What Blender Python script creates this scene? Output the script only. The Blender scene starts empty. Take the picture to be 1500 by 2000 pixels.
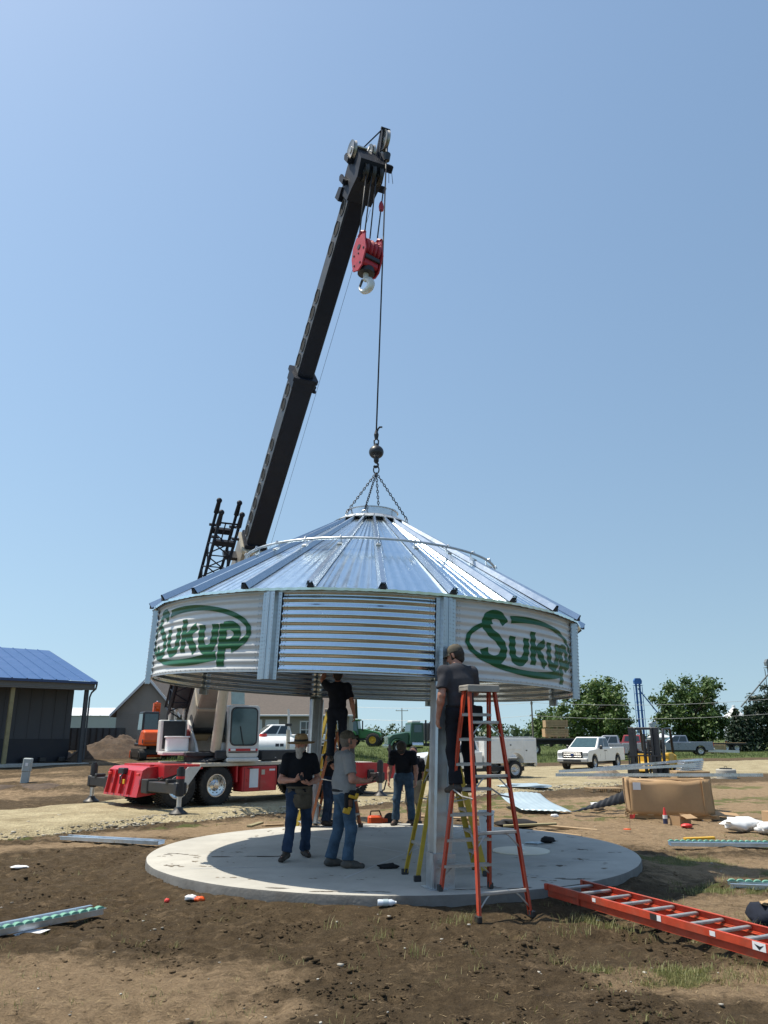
import bpy, bmesh, math, random
import numpy as np
from mathutils import Vector, Matrix, noise, Euler
random.seed(7); np.random.seed(7)
R = math.radians
scene = bpy.context.scene

# ---------------------------------------------------------------- camera
CAM_H = 1.87
cam_d = bpy.data.cameras.new('camera')
cam = bpy.data.objects.new('camera', cam_d)
scene.collection.objects.link(cam)
cam_d.sensor_fit = 'VERTICAL'
cam_d.sensor_height = 36.0
cam_d.lens = 1510 / 2000 * 36.0
cam_d.clip_end = 6000
cam.location = (0, 0, CAM_H)
cam.rotation_euler = (R(90) + math.atan(440 / 1510), 0, 0)
scene.camera = cam

# ---------------------------------------------------------------- sky, sun, exposure
SUN_DIR = Vector((-0.43, 0.10, 1.0)).normalized()      # towards the sun
sun_el = math.asin(SUN_DIR.z)
sun_az = math.atan2(SUN_DIR.x, SUN_DIR.y)              # clockwise from +Y
world = bpy.data.worlds.new('World')
scene.world = world
world.use_nodes = True
wn = world.node_tree
wn.nodes.clear()
w_out = wn.nodes.new('ShaderNodeOutputWorld')
w_bg = wn.nodes.new('ShaderNodeBackground')
w_sky = wn.nodes.new('ShaderNodeTexSky')
w_sky.sky_type = 'NISHITA'
w_sky.sun_disc = False
w_sky.sun_elevation = sun_el
w_sky.sun_rotation = sun_az
w_sky.altitude = 300
w_sky.air_density = 1.8
w_sky.dust_density = 1.0
w_sky.ozone_density = 1.2
w_bg.inputs['Strength'].default_value = 0.121
# hazy summer air: the view vector is lifted a little so that the dusty horizon band stays below the ground line
w_tc = wn.nodes.new('ShaderNodeTexCoord')
w_map = wn.nodes.new('ShaderNodeMapping')
w_map.inputs['Scale'].default_value = (1, 1, 0.82)
w_map.inputs['Location'].default_value = (0, 0, 0.20)
wn.links.new(w_tc.outputs['Generated'], w_map.inputs['Vector'])
wn.links.new(w_map.outputs[0], w_sky.inputs['Vector'])
w_tint = wn.nodes.new('ShaderNodeMix')
w_tint.data_type = 'RGBA'
w_tint.blend_type = 'MULTIPLY'
w_tint.inputs['Factor'].default_value = 1.0
w_tint.inputs['B'].default_value = (0.96, 1.0, 1.005, 1)
wn.links.new(w_sky.outputs[0], w_tint.inputs['A'])
wn.links.new(w_tint.outputs['Result'], w_bg.inputs['Color'])
wn.links.new(w_bg.outputs[0], w_out.inputs['Surface'])

sun_d = bpy.data.lights.new('sun', 'SUN')
sun_d.energy = 5.0
sun_d.angle = R(0.55)
sun_d.color = (1.0, 0.93, 0.79)
sun = bpy.data.objects.new('sun', sun_d)
scene.collection.objects.link(sun)
sun.location = (-20, 5, 40)
sun.rotation_euler = SUN_DIR.to_track_quat('Z', 'Y').to_euler()

scene.view_settings.view_transform = 'Standard'
scene.view_settings.look = 'None'
scene.view_settings.exposure = 0.20
scene.view_settings.gamma = 1.0
scene.view_settings.use_curve_mapping = False
scene.render.engine = 'CYCLES'

# ---------------------------------------------------------------- helpers
COL = scene.collection


def smooth01(a, b, x):
    t = max(0.0, min(1.0, (x - a) / (b - a)))
    return t * t * (3 - 2 * t)


def gz(x, y):
    """height of the ground"""
    left = 0.95 * smooth01(26, 62, y) * smooth01(2, -7, x)
    mid = 0.72 * smooth01(45, 110, y) * (1 - smooth01(8, 48, x))
    return max(left, mid)


class MB:
    """collects shapes into one mesh"""

    def __init__(self, M=None):
        self.v = []
        self.f = []
        self.mi = []
        self.M = M.copy() if M is not None else Matrix.Identity(4)
        self.cur = 0

    def add(self, vs, fs, M=None):
        o = len(self.v)
        T = self.M if M is None else self.M @ M
        for p in vs:
            self.v.append(tuple(T @ Vector(p)))
        for f in fs:
            self.f.append([i + o for i in f])
            self.mi.append(self.cur)
        return self

    def box(self, c, s, rot=None, bev=0.0):
        x, y, z = s[0] / 2, s[1] / 2, s[2] / 2
        M = Matrix.Translation(Vector(c))
        if rot is not None:
            M = M @ (rot if isinstance(rot, Matrix) else Euler(rot).to_matrix().to_4x4())
        if bev <= 0:
            vs = [(-x, -y, -z), (x, -y, -z), (x, y, -z), (-x, y, -z), (-x, -y, z), (x, -y, z), (x, y, z), (-x, y, z)]
            fs = [(0, 3, 2, 1), (4, 5, 6, 7), (0, 1, 5, 4), (1, 2, 6, 5), (2, 3, 7, 6), (3, 0, 4, 7)]
            return self.add(vs, fs, M)
        b = min(bev, x * .49, y * .49, z * .49)
        vs = []
        idx = {}
        for sx in (-1, 1):
            for sy in (-1, 1):
                for sz in (-1, 1):
                    for a in range(3):
                        p = [sx * (x - b), sy * (y - b), sz * (z - b)]
                        p[a] = (sx * x, sy * y, sz * z)[a]
                        idx[(sx, sy, sz, a)] = len(vs)
                        vs.append(tuple(p))
        fs = []
        for a in range(3):
            b1, b2 = (a + 1) % 3, (a + 2) % 3
            for sg in (-1, 1):
                q = []
                for s1, s2 in ((-1, -1), (1, -1), (1, 1), (-1, 1)):
                    k = [0, 0, 0]
                    k[a] = sg
                    k[b1] = s1
                    k[b2] = s2
                    q.append(idx[(k[0], k[1], k[2], a)])
                fs.append(q if sg > 0 else q[::-1])
        for a in range(3):
            b1, b2 = (a + 1) % 3, (a + 2) % 3
            for s1 in (-1, 1):
                for s2 in (-1, 1):
                    q = []
                    for sg, face in ((-1, b1), (1, b1), (1, b2), (-1, b2)):
                        k = [0, 0, 0]
                        k[a] = sg
                        k[b1] = s1
                        k[b2] = s2
                        q.append(idx[(k[0], k[1], k[2], face)])
                    fs.append(q if s1 * s2 < 0 else q[::-1])
        for sx in (-1, 1):
            for sy in (-1, 1):
                for sz in (-1, 1):
                    q = [idx[(sx, sy, sz, a)] for a in range(3)]
                    fs.append(q if sx * sy * sz > 0 else q[::-1])
        return self.add(vs, fs, M)

    def cone(self, p0, p1, r0, r1=None, n=12, cap=True):
        r1 = r0 if r1 is None else r1
        p0, p1 = Vector(p0), Vector(p1)
        q = (p1 - p0).to_track_quat('Z', 'Y')
        vs = []
        for p, r in ((p0, r0), (p1, r1)):
            for i in range(n):
                a = 2 * math.pi * i / n
                vs.append(p + q @ Vector((r * math.cos(a), r * math.sin(a), 0)))
        fs = [(i, (i + 1) % n, n + (i + 1) % n, n + i) for i in range(n)]
        if cap:
            fs.append(list(range(n))[::-1])
            fs.append(list(range(n, 2 * n)))
        return self.add(vs, fs)

    def tube(self, pts, r, n=8, closed=False, cap=True):
        pts = [Vector(p) for p in pts]
        m = len(pts)
        rs = r if isinstance(r, (list, tuple)) else [r] * m
        vs = []
        prev = None
        for i, p in enumerate(pts):
            if closed:
                d = pts[(i + 1) % m] - pts[i - 1]
            else:
                d = pts[min(i + 1, m - 1)] - pts[max(i - 1, 0)]
            d.normalize()
            if prev is None:
                ref = Vector((0, 0, 1)) if abs(d.z) < .9 else Vector((1, 0, 0))
                u = d.cross(ref).normalized()
            else:
                u = (prev - d * prev.dot(d)).normalized()
            prev = u
            w = d.cross(u)
            for k in range(n):
                a = 2 * math.pi * k / n
                vs.append(p + (u * math.cos(a) + w * math.sin(a)) * rs[i])
        fs = []
        rng = m if closed else m - 1
        for i in range(rng):
            j = (i + 1) % m
            for k in range(n):
                k2 = (k + 1) % n
                fs.append((i * n + k, i * n + k2, j * n + k2, j * n + k))
        if cap and not closed:
            fs.append(list(range(n))[::-1])
            fs.append([(m - 1) * n + k for k in range(n)])
        return self.add(vs, fs)

    def prism(self, poly, axis, a, b, poly2=None):
        """2-D polygon extruded along an axis; x: (y,z), y: (x,z), z: (x,y)"""
        n = len(poly)
        poly2 = poly2 or poly

        def P(q, t):
            return {'x': (t, q[0], q[1]), 'y': (q[0], t, q[1]), 'z': (q[0], q[1], t)}[axis]
        vs = [P(q, a) for q in poly] + [P(q, b) for q in poly2]
        fs = [(i, (i + 1) % n, n + (i + 1) % n, n + i) for i in range(n)]
        fs += [list(range(n))[::-1], list(range(n, 2 * n))]
        return self.add(vs, fs)

    def lathe(self, prof, n=16, M=None, a0=0.0, a1=None):
        full = a1 is None
        a1 = 2 * math.pi if full else a1
        m = n if full else n + 1
        vs = []
        for r, z in prof:
            for i in range(m):
                a = a0 + (a1 - a0) * i / n
                vs.append((r * math.cos(a), r * math.sin(a), z))
        fs = []
        for j in range(len(prof) - 1):
            for i in range(n):
                i2 = (i + 1) % m
                fs.append((j * m + i, j * m + i2, (j + 1) * m + i2, (j + 1) * m + i))
        return self.add(vs, fs, M)

    def ellip(self, c, r, nu=14, nv=9, M=None):
        r = (r, r, r) if isinstance(r, (int, float)) else r
        vs = [(c[0], c[1], c[2] - r[2])]
        for j in range(1, nv):
            t = math.pi * j / nv - math.pi / 2
            for i in range(nu):
                a = 2 * math.pi * i / nu
                vs.append((c[0] + r[0] * math.cos(t) * math.cos(a), c[1] + r[1] * math.cos(t) * math.sin(a), c[2] + r[2] * math.sin(t)))
        vs.append((c[0], c[1], c[2] + r[2]))
        fs = [(0, 1 + (i + 1) % nu, 1 + i) for i in range(nu)]
        for j in range(nv - 2):
            for i in range(nu):
                a, b = 1 + j * nu + i, 1 + j * nu + (i + 1) % nu
                fs.append((a, b, b + nu, a + nu))
        o = 1 + (nv - 2) * nu
        fs += [(o + i, o + (i + 1) % nu, len(vs) - 1) for i in range(nu)]
        return self.add(vs, fs, M)

    def grid(self, rows):
        m = len(rows[0])
        vs = [p for r in rows for p in r]
        fs = []
        for j in range(len(rows) - 1):
            for i in range(m - 1):
                fs.append((j * m + i, j * m + i + 1, (j + 1) * m + i + 1, (j + 1) * m + i))
        return self.add(vs, fs)

    def mesh(self, name, mat, smooth=None):
        me = bpy.data.meshes.new(name)
        me.from_pydata(self.v, [], self.f)
        mats = mat if isinstance(mat, (list, tuple)) else [mat]
        for m in mats:
            me.materials.append(m)
        if len(mats) > 1:
            me.polygons.foreach_set('material_index', self.mi)
        if smooth is not None:
            me.polygons.foreach_set('use_smooth', [True] * len(me.polygons))
            if smooth < 180:
                me.set_sharp_from_angle(angle=R(smooth))
        me.update()
        return me

    def build(self, name, mat, parent=None, smooth=None, fix=True):
        me = self.mesh(name, mat, smooth)
        if fix:
            bm = bmesh.new()
            bm.from_mesh(me)
            bmesh.ops.recalc_face_normals(bm, faces=bm.faces)
            bm.to_mesh(me)
            bm.free()
            if smooth is not None and smooth < 180:
                me.set_sharp_from_angle(angle=R(smooth))
        return put(name, me, parent)


def put(name, me, parent=None, loc=None, rot=None):
    o = bpy.data.objects.new(name, me)
    COL.objects.link(o)
    if parent is not None:
        o.parent = parent
    if loc is not None:
        o.location = loc
    if rot is not None:
        o.rotation_euler = rot
    return o


def tag(o, label=None, cat=None, group=None, kind=None):
    if label:
        o['label'] = label
    if cat:
        o['category'] = cat
    if group:
        o['group'] = group
    if kind:
        o['kind'] = kind
    return o


def thing(name, label, cat, loc=(0, 0, 0), rz=0.0, group=None):
    o = bpy.data.objects.new(name, None)
    o.empty_display_size = 0.2
    COL.objects.link(o)
    o.location = loc
    o.rotation_euler = (0, 0, rz)
    return tag(o, label, cat, group)


def children(o):
    return [c for c in bpy.data.objects if c.parent == o]


def copy_tree(o, parent=None):
    c = o.copy()
    COL.objects.link(c)
    c.parent = parent
    for ch in list(o.children):
        copy_tree(ch, c)
    return c


def frame(o, x, z=None, y=None):
    """matrix with the given origin and x axis, z as near as possible to the given one"""
    x = Vector(x).normalized()
    z = Vector(z if z is not None else (0, 0, 1))
    yv = z.cross(x).normalized()
    zv = x.cross(yv)
    M = Matrix.Identity(4)
    for i in range(3):
        M[i][0], M[i][1], M[i][2], M[i][3] = x[i], yv[i], zv[i], o[i]
    return M


# ---------------------------------------------------------------- materials
def mat_nodes(name):
    m = bpy.data.materials.new(name)
    m.use_nodes = True
    nt = m.node_tree
    return m, nt, nt.nodes['Principled BSDF']


def pm(name, col, rough=0.5, metal=0.0, var=0.12, scale=6.0, bump=0.0, bscale=60.0, dirt=None, dirt_amt=0.3, spec=0.5, coat=0.0, rvar=0.1):
    """painted / metal / cloth material with colour mottling, roughness variation, dirt and fine bump"""
    m, nt, b = mat_nodes(name)
    N, L = nt.nodes, nt.links
    tc = N.new('ShaderNodeTexCoord')
    nz = N.new('ShaderNodeTexNoise')
    nz.inputs['Scale'].default_value = scale
    nz.inputs['Detail'].default_value = 6
    nz.inputs['Roughness'].default_value = 0.65
    L.new(tc.outputs['Object'], nz.inputs['Vector'])
    ramp = N.new('ShaderNodeMapRange')
    ramp.inputs['From Min'].default_value = 0.3
    ramp.inputs['From Max'].default_value = 0.7
    ramp.inputs['To Min'].default_value = 1 - var
    ramp.inputs['To Max'].default_value = 1 + var
    L.new(nz.outputs['Fac'], ramp.inputs['Value'])
    mul = N.new('ShaderNodeVectorMath')
    mul.operation = 'SCALE'
    mul.inputs[0].default_value = col[:3]
    L.new(ramp.outputs[0], mul.inputs['Scale'])
    src = mul.outputs[0]
    if dirt is not None:
        n2 = N.new('ShaderNodeTexNoise')
        n2.inputs['Scale'].default_value = scale * 0.45
        n2.inputs['Detail'].default_value = 8
        n2.inputs['Roughness'].default_value = 0.75
        L.new(tc.outputs['Object'], n2.inputs['Vector'])
        mr = N.new('ShaderNodeMapRange')
        mr.inputs['From Min'].default_value = 0.48
        mr.inputs['From Max'].default_value = 0.72
        mr.inputs['To Max'].default_value = dirt_amt
        L.new(n2.outputs['Fac'], mr.inputs['Value'])
        mx = N.new('ShaderNodeMix')
        mx.data_type = 'RGBA'
        L.new(mr.outputs[0], mx.inputs['Factor'])
        L.new(src, mx.inputs['A'])
        mx.inputs['B'].default_value = (*dirt[:3], 1)
        src = mx.outputs['Result']
    L.new(src, b.inputs['Base Color'])
    b.inputs['Metallic'].default_value = metal
    b.inputs['Specular IOR Level'].default_value = spec
    b.inputs['Coat Weight'].default_value = coat
    rr = N.new('ShaderNodeMapRange')
    rr.inputs['From Min'].default_value = 0.3
    rr.inputs['From Max'].default_value = 0.7
    rr.inputs['To Min'].default_value = max(0.03, rough - rvar)
    rr.inputs['To Max'].default_value = min(1, rough + rvar)
    L.new(nz.outputs['Fac'], rr.inputs['Value'])
    L.new(rr.outputs[0], b.inputs['Roughness'])
    if bump > 0:
        n3 = N.new('ShaderNodeTexNoise')
        n3.inputs['Scale'].default_value = bscale
        n3.inputs['Detail'].default_value = 4
        L.new(tc.outputs['Object'], n3.inputs['Vector'])
        bp = N.new('ShaderNodeBump')
        bp.inputs['Strength'].default_value = bump
        bp.inputs['Distance'].default_value = 0.02
        L.new(n3.outputs['Fac'], bp.inputs['Height'])
        L.new(bp.outputs[0], b.inputs['Normal'])
    return m


DUST = (0.30, 0.24, 0.17)
M_ = {}
M_['black'] = pm('black paint', (0.018, 0.02, 0.026), 0.42, var=0.25, dirt=(0.06, 0.06, 0.06), dirt_amt=0.35)
M_['boom_black'] = pm('boom black paint', (0.008, 0.012, 0.024), 0.55, var=0.2, scale=3, dirt=(0.025, 0.025, 0.03), dirt_amt=0.35, spec=0.25)
M_['steel_dark'] = pm('dark steel', (0.05, 0.05, 0.052), 0.5, metal=0.5, var=0.25, dirt=(0.12, 0.09, 0.06), dirt_amt=0.35)
M_['rope'] = pm('wire rope', (0.035, 0.035, 0.04), 0.6, metal=0.3, scale=40)
M_['rubber'] = pm('tyre rubber', (0.018, 0.018, 0.018), 0.8, var=0.2, scale=9, dirt=(0.12, 0.10, 0.08), dirt_amt=0.5, bump=0.2)
M_['red'] = pm('crane red paint', (0.52, 0.022, 0.03), 0.35, var=0.12, scale=4, dirt=(0.30, 0.09, 0.06), dirt_amt=0.5, coat=0.2)
M_['hook_red'] = pm('hook block red', (0.42, 0.02, 0.035), 0.42, var=0.15, scale=8, dirt=(0.14, 0.03, 0.03), dirt_amt=0.5)
M_['tan'] = pm('boom tan paint', (0.27, 0.25, 0.22), 0.5, var=0.12, scale=3, dirt=(0.16, 0.13, 0.1), dirt_amt=0.5)
M_['cream'] = pm('cream paint', (0.50, 0.46, 0.38), 0.45, var=0.1, scale=3, dirt=(0.3, 0.25, 0.18), dirt_amt=0.5)
M_['white'] = pm('white paint', (0.78, 0.78, 0.77), 0.32, var=0.05, scale=2.5, dirt=(0.55, 0.51, 0.45), dirt_amt=0.3, coat=0.3)
M_['offwhite'] = pm('off white paint', (0.62, 0.62, 0.60), 0.4, var=0.07, scale=3, dirt=(0.38, 0.34, 0.28), dirt_amt=0.45)
M_['grey'] = pm('grey paint', (0.32, 0.33, 0.34), 0.4, var=0.1, scale=3, dirt=(0.2, 0.18, 0.15), dirt_amt=0.4)
M_['chrome'] = pm('polished wheel', (0.72, 0.72, 0.72), 0.22, metal=1.0, var=0.1, scale=8)
M_['alu'] = pm('aluminium', (0.62, 0.62, 0.63), 0.38, metal=0.85, var=0.12, scale=10, dirt=(0.35, 0.33, 0.3), dirt_amt=0.4)
M_['glass'] = pm('dark glass', (0.02, 0.03, 0.035), 0.06, var=0.1, spec=0.8, rvar=0.02)
M_['glass_teal'] = pm('teal cab glass', (0.035, 0.075, 0.085), 0.07, var=0.2, spec=0.9, rvar=0.02)
M_['orange'] = pm('orange plant paint', (0.75, 0.10, 0.015), 0.4, var=0.1, scale=4, dirt=(0.4, 0.14, 0.06), dirt_amt=0.35)
M_['yellow'] = pm('yellow paint', (0.62, 0.36, 0.02), 0.45, var=0.12, scale=4, dirt=(0.3, 0.2, 0.06), dirt_amt=0.4)
M_['green'] = pm('green paint', (0.035, 0.16, 0.045), 0.38, var=0.12, scale=3, dirt=(0.10, 0.13, 0.07), dirt_amt=0.35)
M_['darkgreen'] = pm('dark green truck paint', (0.03, 0.09, 0.055), 0.35, var=0.12, scale=3, dirt=(0.10, 0.12, 0.09), dirt_amt=0.35)
M_['card'] = pm('cardboard', (0.42, 0.27, 0.145), 0.85, var=0.1, scale=2.2, dirt=(0.30, 0.19, 0.10), dirt_amt=0.5, bump=0.1)
M_['wood'] = pm('raw lumber', (0.42, 0.29, 0.16), 0.8, var=0.2, scale=5, dirt=(0.25, 0.17, 0.1), dirt_amt=0.5)
M_['paper'] = pm('white sheet', (0.75, 0.76, 0.78), 0.7, var=0.05)
M_['cloth_black'] = pm('black cloth', (0.012, 0.012, 0.014), 0.9, var=0.2, scale=14)
M_['plastic_white'] = pm('white plastic', (0.78, 0.79, 0.80), 0.35, var=0.04)
M_['red_plastic'] = pm('red plastic', (0.65, 0.05, 0.04), 0.4, var=0.1)


def galv(name, col=(0.72, 0.75, 0.79), rough=0.27, streak=(1, 1, 1), spangle=18.0, lo=0.82, hi=1.1, bump=0.05, rv=0.09):
    """galvanised sheet: spangled, streaked reflection"""
    m, nt, b = mat_nodes(name)
    N, L = nt.nodes, nt.links
    tc = N.new('ShaderNodeTexCoord')
    mp = N.new('ShaderNodeMapping')
    mp.inputs['Scale'].default_value = streak
    L.new(tc.outputs['Object'], mp.inputs['Vector'])
    vo = N.new('ShaderNodeTexVoronoi')
    vo.inputs['Scale'].default_value = spangle
    L.new(tc.outputs['Object'], vo.inputs['Vector'])
    nz = N.new('ShaderNodeTexNoise')
    nz.inputs['Scale'].default_value = 2.6
    nz.inputs['Detail'].default_value = 7
    nz.inputs['Roughness'].default_value = 0.7
    L.new(mp.outputs[0], nz.inputs['Vector'])
    bw = N.new('ShaderNodeRGBToBW')
    L.new(vo.outputs['Color'], bw.inputs[0])
    ad = N.new('ShaderNodeMath')
    ad.operation = 'MULTIPLY_ADD'
    L.new(bw.outputs[0], ad.inputs[0])
    ad.inputs[1].default_value = 0.22
    L.new(nz.outputs['Fac'], ad.inputs[2])
    mr = N.new('ShaderNodeMapRange')
    mr.inputs['From Min'].default_value = 0.35
    mr.inputs['From Max'].default_value = 0.85
    mr.inputs['To Min'].default_value = lo
    mr.inputs['To Max'].default_value = hi
    L.new(ad.outputs[0], mr.inputs['Value'])
    mul = N.new('ShaderNodeVectorMath')
    mul.operation = 'SCALE'
    mul.inputs[0].default_value = col
    L.new(mr.outputs[0], mul.inputs['Scale'])
    L.new(mul.outputs[0], b.inputs['Base Color'])
    b.inputs['Metallic'].default_value = 1.0
    rr = N.new('ShaderNodeMapRange')
    rr.inputs['From Min'].default_value = 0.35
    rr.inputs['From Max'].default_value = 0.85
    rr.inputs['To Min'].default_value = max(0.05, rough - rv)
    rr.inputs['To Max'].default_value = rough + rv * 1.3
    L.new(ad.outputs[0], rr.inputs['Value'])
    L.new(rr.outputs[0], b.inputs['Roughness'])
    n3 = N.new('ShaderNodeTexNoise')
    n3.inputs['Scale'].default_value = 5.0
    n3.inputs['Detail'].default_value = 3
    L.new(mp.outputs[0], n3.inputs['Vector'])
    bp = N.new('ShaderNodeBump')
    bp.inputs['Strength'].default_value = bump
    bp.inputs['Distance'].default_value = 0.05
    L.new(n3.outputs['Fac'], bp.inputs['Height'])
    L.new(bp.outputs[0], b.inputs['Normal'])
    return m


M_['galv'] = galv('galvanised steel')
M_['galv_roof'] = galv('galvanised roof sheet', (0.72, 0.84, 0.92), 0.21, lo=0.94, hi=1.05, bump=0.02, rv=0.03)
M_['galv_dull'] = galv('weathered galvanised steel', (0.56, 0.59, 0.62), 0.42)
# ---------------------------------------------------------------- ground
def axis_lines(lo, hi, c0, c1, fine, grow):
    a = [c0]
    while a[-1] < c1:
        a.append(a[-1] + fine)
    st = fine
    while a[-1] < hi:
        st *= grow
        a.append(a[-1] + st)
    st = fine
    b = [c0]
    while b[-1] > lo:
        st *= grow
        b.append(b[-1] - st)
    return sorted(b[1:] + a)


SLAB_C, SLAB_R, SLAB_Z = Vector((0.14, 13.3)), 3.77, 0.17
# edges of the gravel drive, near side and far side
ROAD_NEAR = [(-60, -28), (-14, 9.5), (-7.6, 16.4), (-5.6, 19.1), (-3.1, 21.9), (1.7, 27.0), (5.5, 30.4), (10.3, 34.8), (21, 44.2), (60, 72), (200, 170)]
ROAD_FAR = [(-70, -20), (-17, 15), (-10.2, 21.8), (-8.6, 25.4), (-5.4, 32), (-1, 40.5), (4.5, 48), (9, 53), (17, 58), (33, 68.5), (72, 95), (212, 192)]


def poly_side(pts, x, y):
    """signed distance to a polyline, positive on its left"""
    best = None
    for (ax, ay), (bx, by) in zip(pts, pts[1:]):
        dx, dy = bx - ax, by - ay
        t = max(0, min(1, ((x - ax) * dx + (y - ay) * dy) / (dx * dx + dy * dy)))
        qx, qy = ax + t * dx - x, ay + t * dy - y
        d = math.hypot(qx, qy)
        if best is None or d < best[0]:
            best = (d, 1 if dx * (y - ay) - dy * (x - ax) > 0 else -1)
    return best[0] * best[1]


def fbm(x, y, s, o=4, z=0.0):
    return noise.fractal(Vector((x * s, y * s, z)), 0.9, 2.1, o)


def patch(x, y, cx, cy, rx, ry, rot=0.0):
    dx, dy = x - cx, y - cy
    c, s = math.cos(rot), math.sin(rot)
    u, v = (dx * c + dy * s) / rx, (-dx * s + dy * c) / ry
    h = math.hypot(u, v)
    if h > 1.75:
        return 0.0
    return 1 - smooth01(0.55, 1.25, h + 0.35 * fbm(x, y, 0.7, 4, 3.1))


TAN_SPOTS = [(-2.7, 6.9, 2.1, 1.0, 0.0), (-5.6, 15.2, 2.6, 0.5, 0.35), (-8, 13.6, 2.5, 0.6, 0.4), (-3.6, 17.6, 3.0, 1.1, 0.5), (-0.6, 20.5, 4.5, 1.8, 0.75), (-1.6, 6.3, 1.2, .4, 0),
             (2.9, 6.9, 1.2, 0.5, -0.1), (6.5, 17.5, 4.5, 3.0, 0.4), (5.0, 12.6, 1.8, 1.2, 0.3), (9, 22, 6, 5, 0.5), (4, 19.8, 3, 1.5, 0), (5, 24, 5, 2.4, 0.6), (16, 30, 9, 5, 0.6),
              (3.6, 9.6, 1.4, 0.6, 0.5)]
GRASS_SPOTS = [(3.4, 8.3, 0.8, 0.35, -0.9), (2.25, 9.0, 0.35, 0.15, -.9), (4.6, 10.9, 0.9, 0.4, 0.3), (4.7, 13.3, 0.9, 0.7, 0.3), (6.9, 15.3, 1.0, 0.5, 0.2), (6.4, 23.5, 3.0, 1.5, 0.5), (8.2, 16.2, 1.4, 0.8, 0), (6.0, 11.9, 1.2, .7, .3), (5.6, 20.0, 1.6, .5, .2), (10.5, 25.5, 3.0, 1.4, .4), (9.6, 21.5, 1.2, .6, 0), (2.9, 20.4, 1.4, .5, .3), (13, 27, 3, 1.2, .5), (4.2, 24.2, 2.6, 1.3, 0.6),
               (9.3, 18.8, 1.3, 0.9, 0.0), (-4.2, 18.6, 1.8, 0.25, 0.85), (-1.5, 20.6, 2.0, 0.3, 0.75), (0.9, 22.5, 2.2, 0.9, 0.75), (3, 25.8, 2.5, 0.7, 0.7), (12, 31, 4, 1.5, 0.6), (2.4, 7.2, 0.7, 0.2, 0), (-6.4, 16.3, 1.0, 0.16, 0.6)]


def soil(x, y, far):
    """tan amount, green amount, far field amount"""
    t = 0.0
    for s in TAN_SPOTS:
        t = max(t, patch(x, y, *s))
    g = 0.0
    for s in GRASS_SPOTS:
        g = max(g, patch(x, y, *s) * smooth01(-0.15, 0.35, fbm(x, y, 2.2, 4, 9.0) + 0.15))
    # beyond the drive: bare earth on the left, mown grass in the middle and on the right
    f = 0.0
    if far > 0.5 and y > 30:
        f = smooth01(2.5, 6.5, far + 2.2 * fbm(x, y, 0.12, 3, 5)) * smooth01(-16, -8, x + 0.05 * (y - 40) + 2.0 * fbm(x, y, .1, 3, 7))
    if y > 75:
        f = max(f, smooth01(75, 95, y))
    if far > 0 and y < 60 and x < 0:
        t = max(t, 0.75 * smooth01(0.1, 0.4, fbm(x * 0.6, y * 1.5, 0.35, 4, 2.2) + .05))
    return t, g, f


def gheight(x, y, t=0.0, rf=None):
    z = gz(x, y)
    if rf is None:
        rf = poly_side(ROAD_FAR, x, y)
    near = (1 - smooth01(20, 60, math.hypot(x, y - 8)))
    if near > 0 and y > 3:
        h = 0.055 * fbm(x, y, 0.9, 4, 1.0) + 0.06 * abs(fbm(x, y, 2.6, 4, 4.0)) * (1 - 0.75 * t) + 0.034 * fbm(x, y, 7.0, 4, 8.0) * (1 - 0.7 * t)
        ds = math.hypot(x - SLAB_C.x, y - SLAB_C.y) - SLAB_R
        h *= 0.35 + 0.65 * smooth01(0.0, 0.8, abs(ds))
        for (yy, a_, b_) in ((8.15, 0.10, 0.30), (6.55, 0.08, 0.25), (14.1, -0.22, 0.2)):
            dr = y - yy - a_ * x - 0.25 * math.sin(0.5 * x + yy)
            if abs(dr) < 0.6 and x < 3.2:
                h += (-0.035 * math.exp(-(dr / 0.13) ** 2) + 0.022 * math.exp(-((abs(dr) - 0.27) / 0.09) ** 2)) * (0.6 + 0.5 * math.sin(21 * (x + 0.3 * dr)))
        rn = poly_side(ROAD_NEAR, x, y)
        if rn > -0.7 and rf < 0.7:
            h = h * 0.2 - 0.07
        h += 0.085 * (1 - smooth01(0.0, 0.65, abs(ds))) * (0.9 + 0.25 * fbm(x, y, 1.7, 3, 13))
        if ds < -0.05:
            h = -0.05
        z += h * near - 0.02 * near
    bank = smooth01(0.3, 3.5, rf) * smooth01(60, 30, y) * smooth01(-2, -8, x)
    if bank > 0 and y > 20:
        z += 0.16 * bank * (0.6 + 1.2 * fbm(x * 0.35, y * 1.6, 0.55, 4, 6.0))
    return z


xs = axis_lines(-2500, 2500, -6.6, 7.6, 0.07, 1.06)
ys = axis_lines(-120, 4000, 5.6, 17.5, 0.065, 1.045)
gv, gcol = [], []
for y in ys:
    for x in xs:
        rf = poly_side(ROAD_FAR, x, y) if (-60 < x < 90 and 5 < y < 110) else (50.0 if y > 40 else -50.0)
        t, g, f = soil(x, y, rf) if (-90 < x < 130 and -5 < y < 160) else (0.3, 0.0, 1.0)
        gv.append((x, y, gheight(x, y, t, rf)))
        gcol.append((t, g, f, 1.0))
nx, ny = len(xs), len(ys)
gf = [(j * nx + i, j * nx + i + 1, (j + 1) * nx + i + 1, (j + 1) * nx + i) for j in range(ny - 1) for i in range(nx - 1)]
gme = bpy.data.meshes.new('ground')
gme.from_pydata(gv, [], gf)
at_ = gme.color_attributes.new('soil', 'FLOAT_COLOR', 'POINT')
at_.data.foreach_set('color', [c for q in gcol for c in q])
gme.polygons.foreach_set('use_smooth', [True] * len(gme.polygons))


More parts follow.
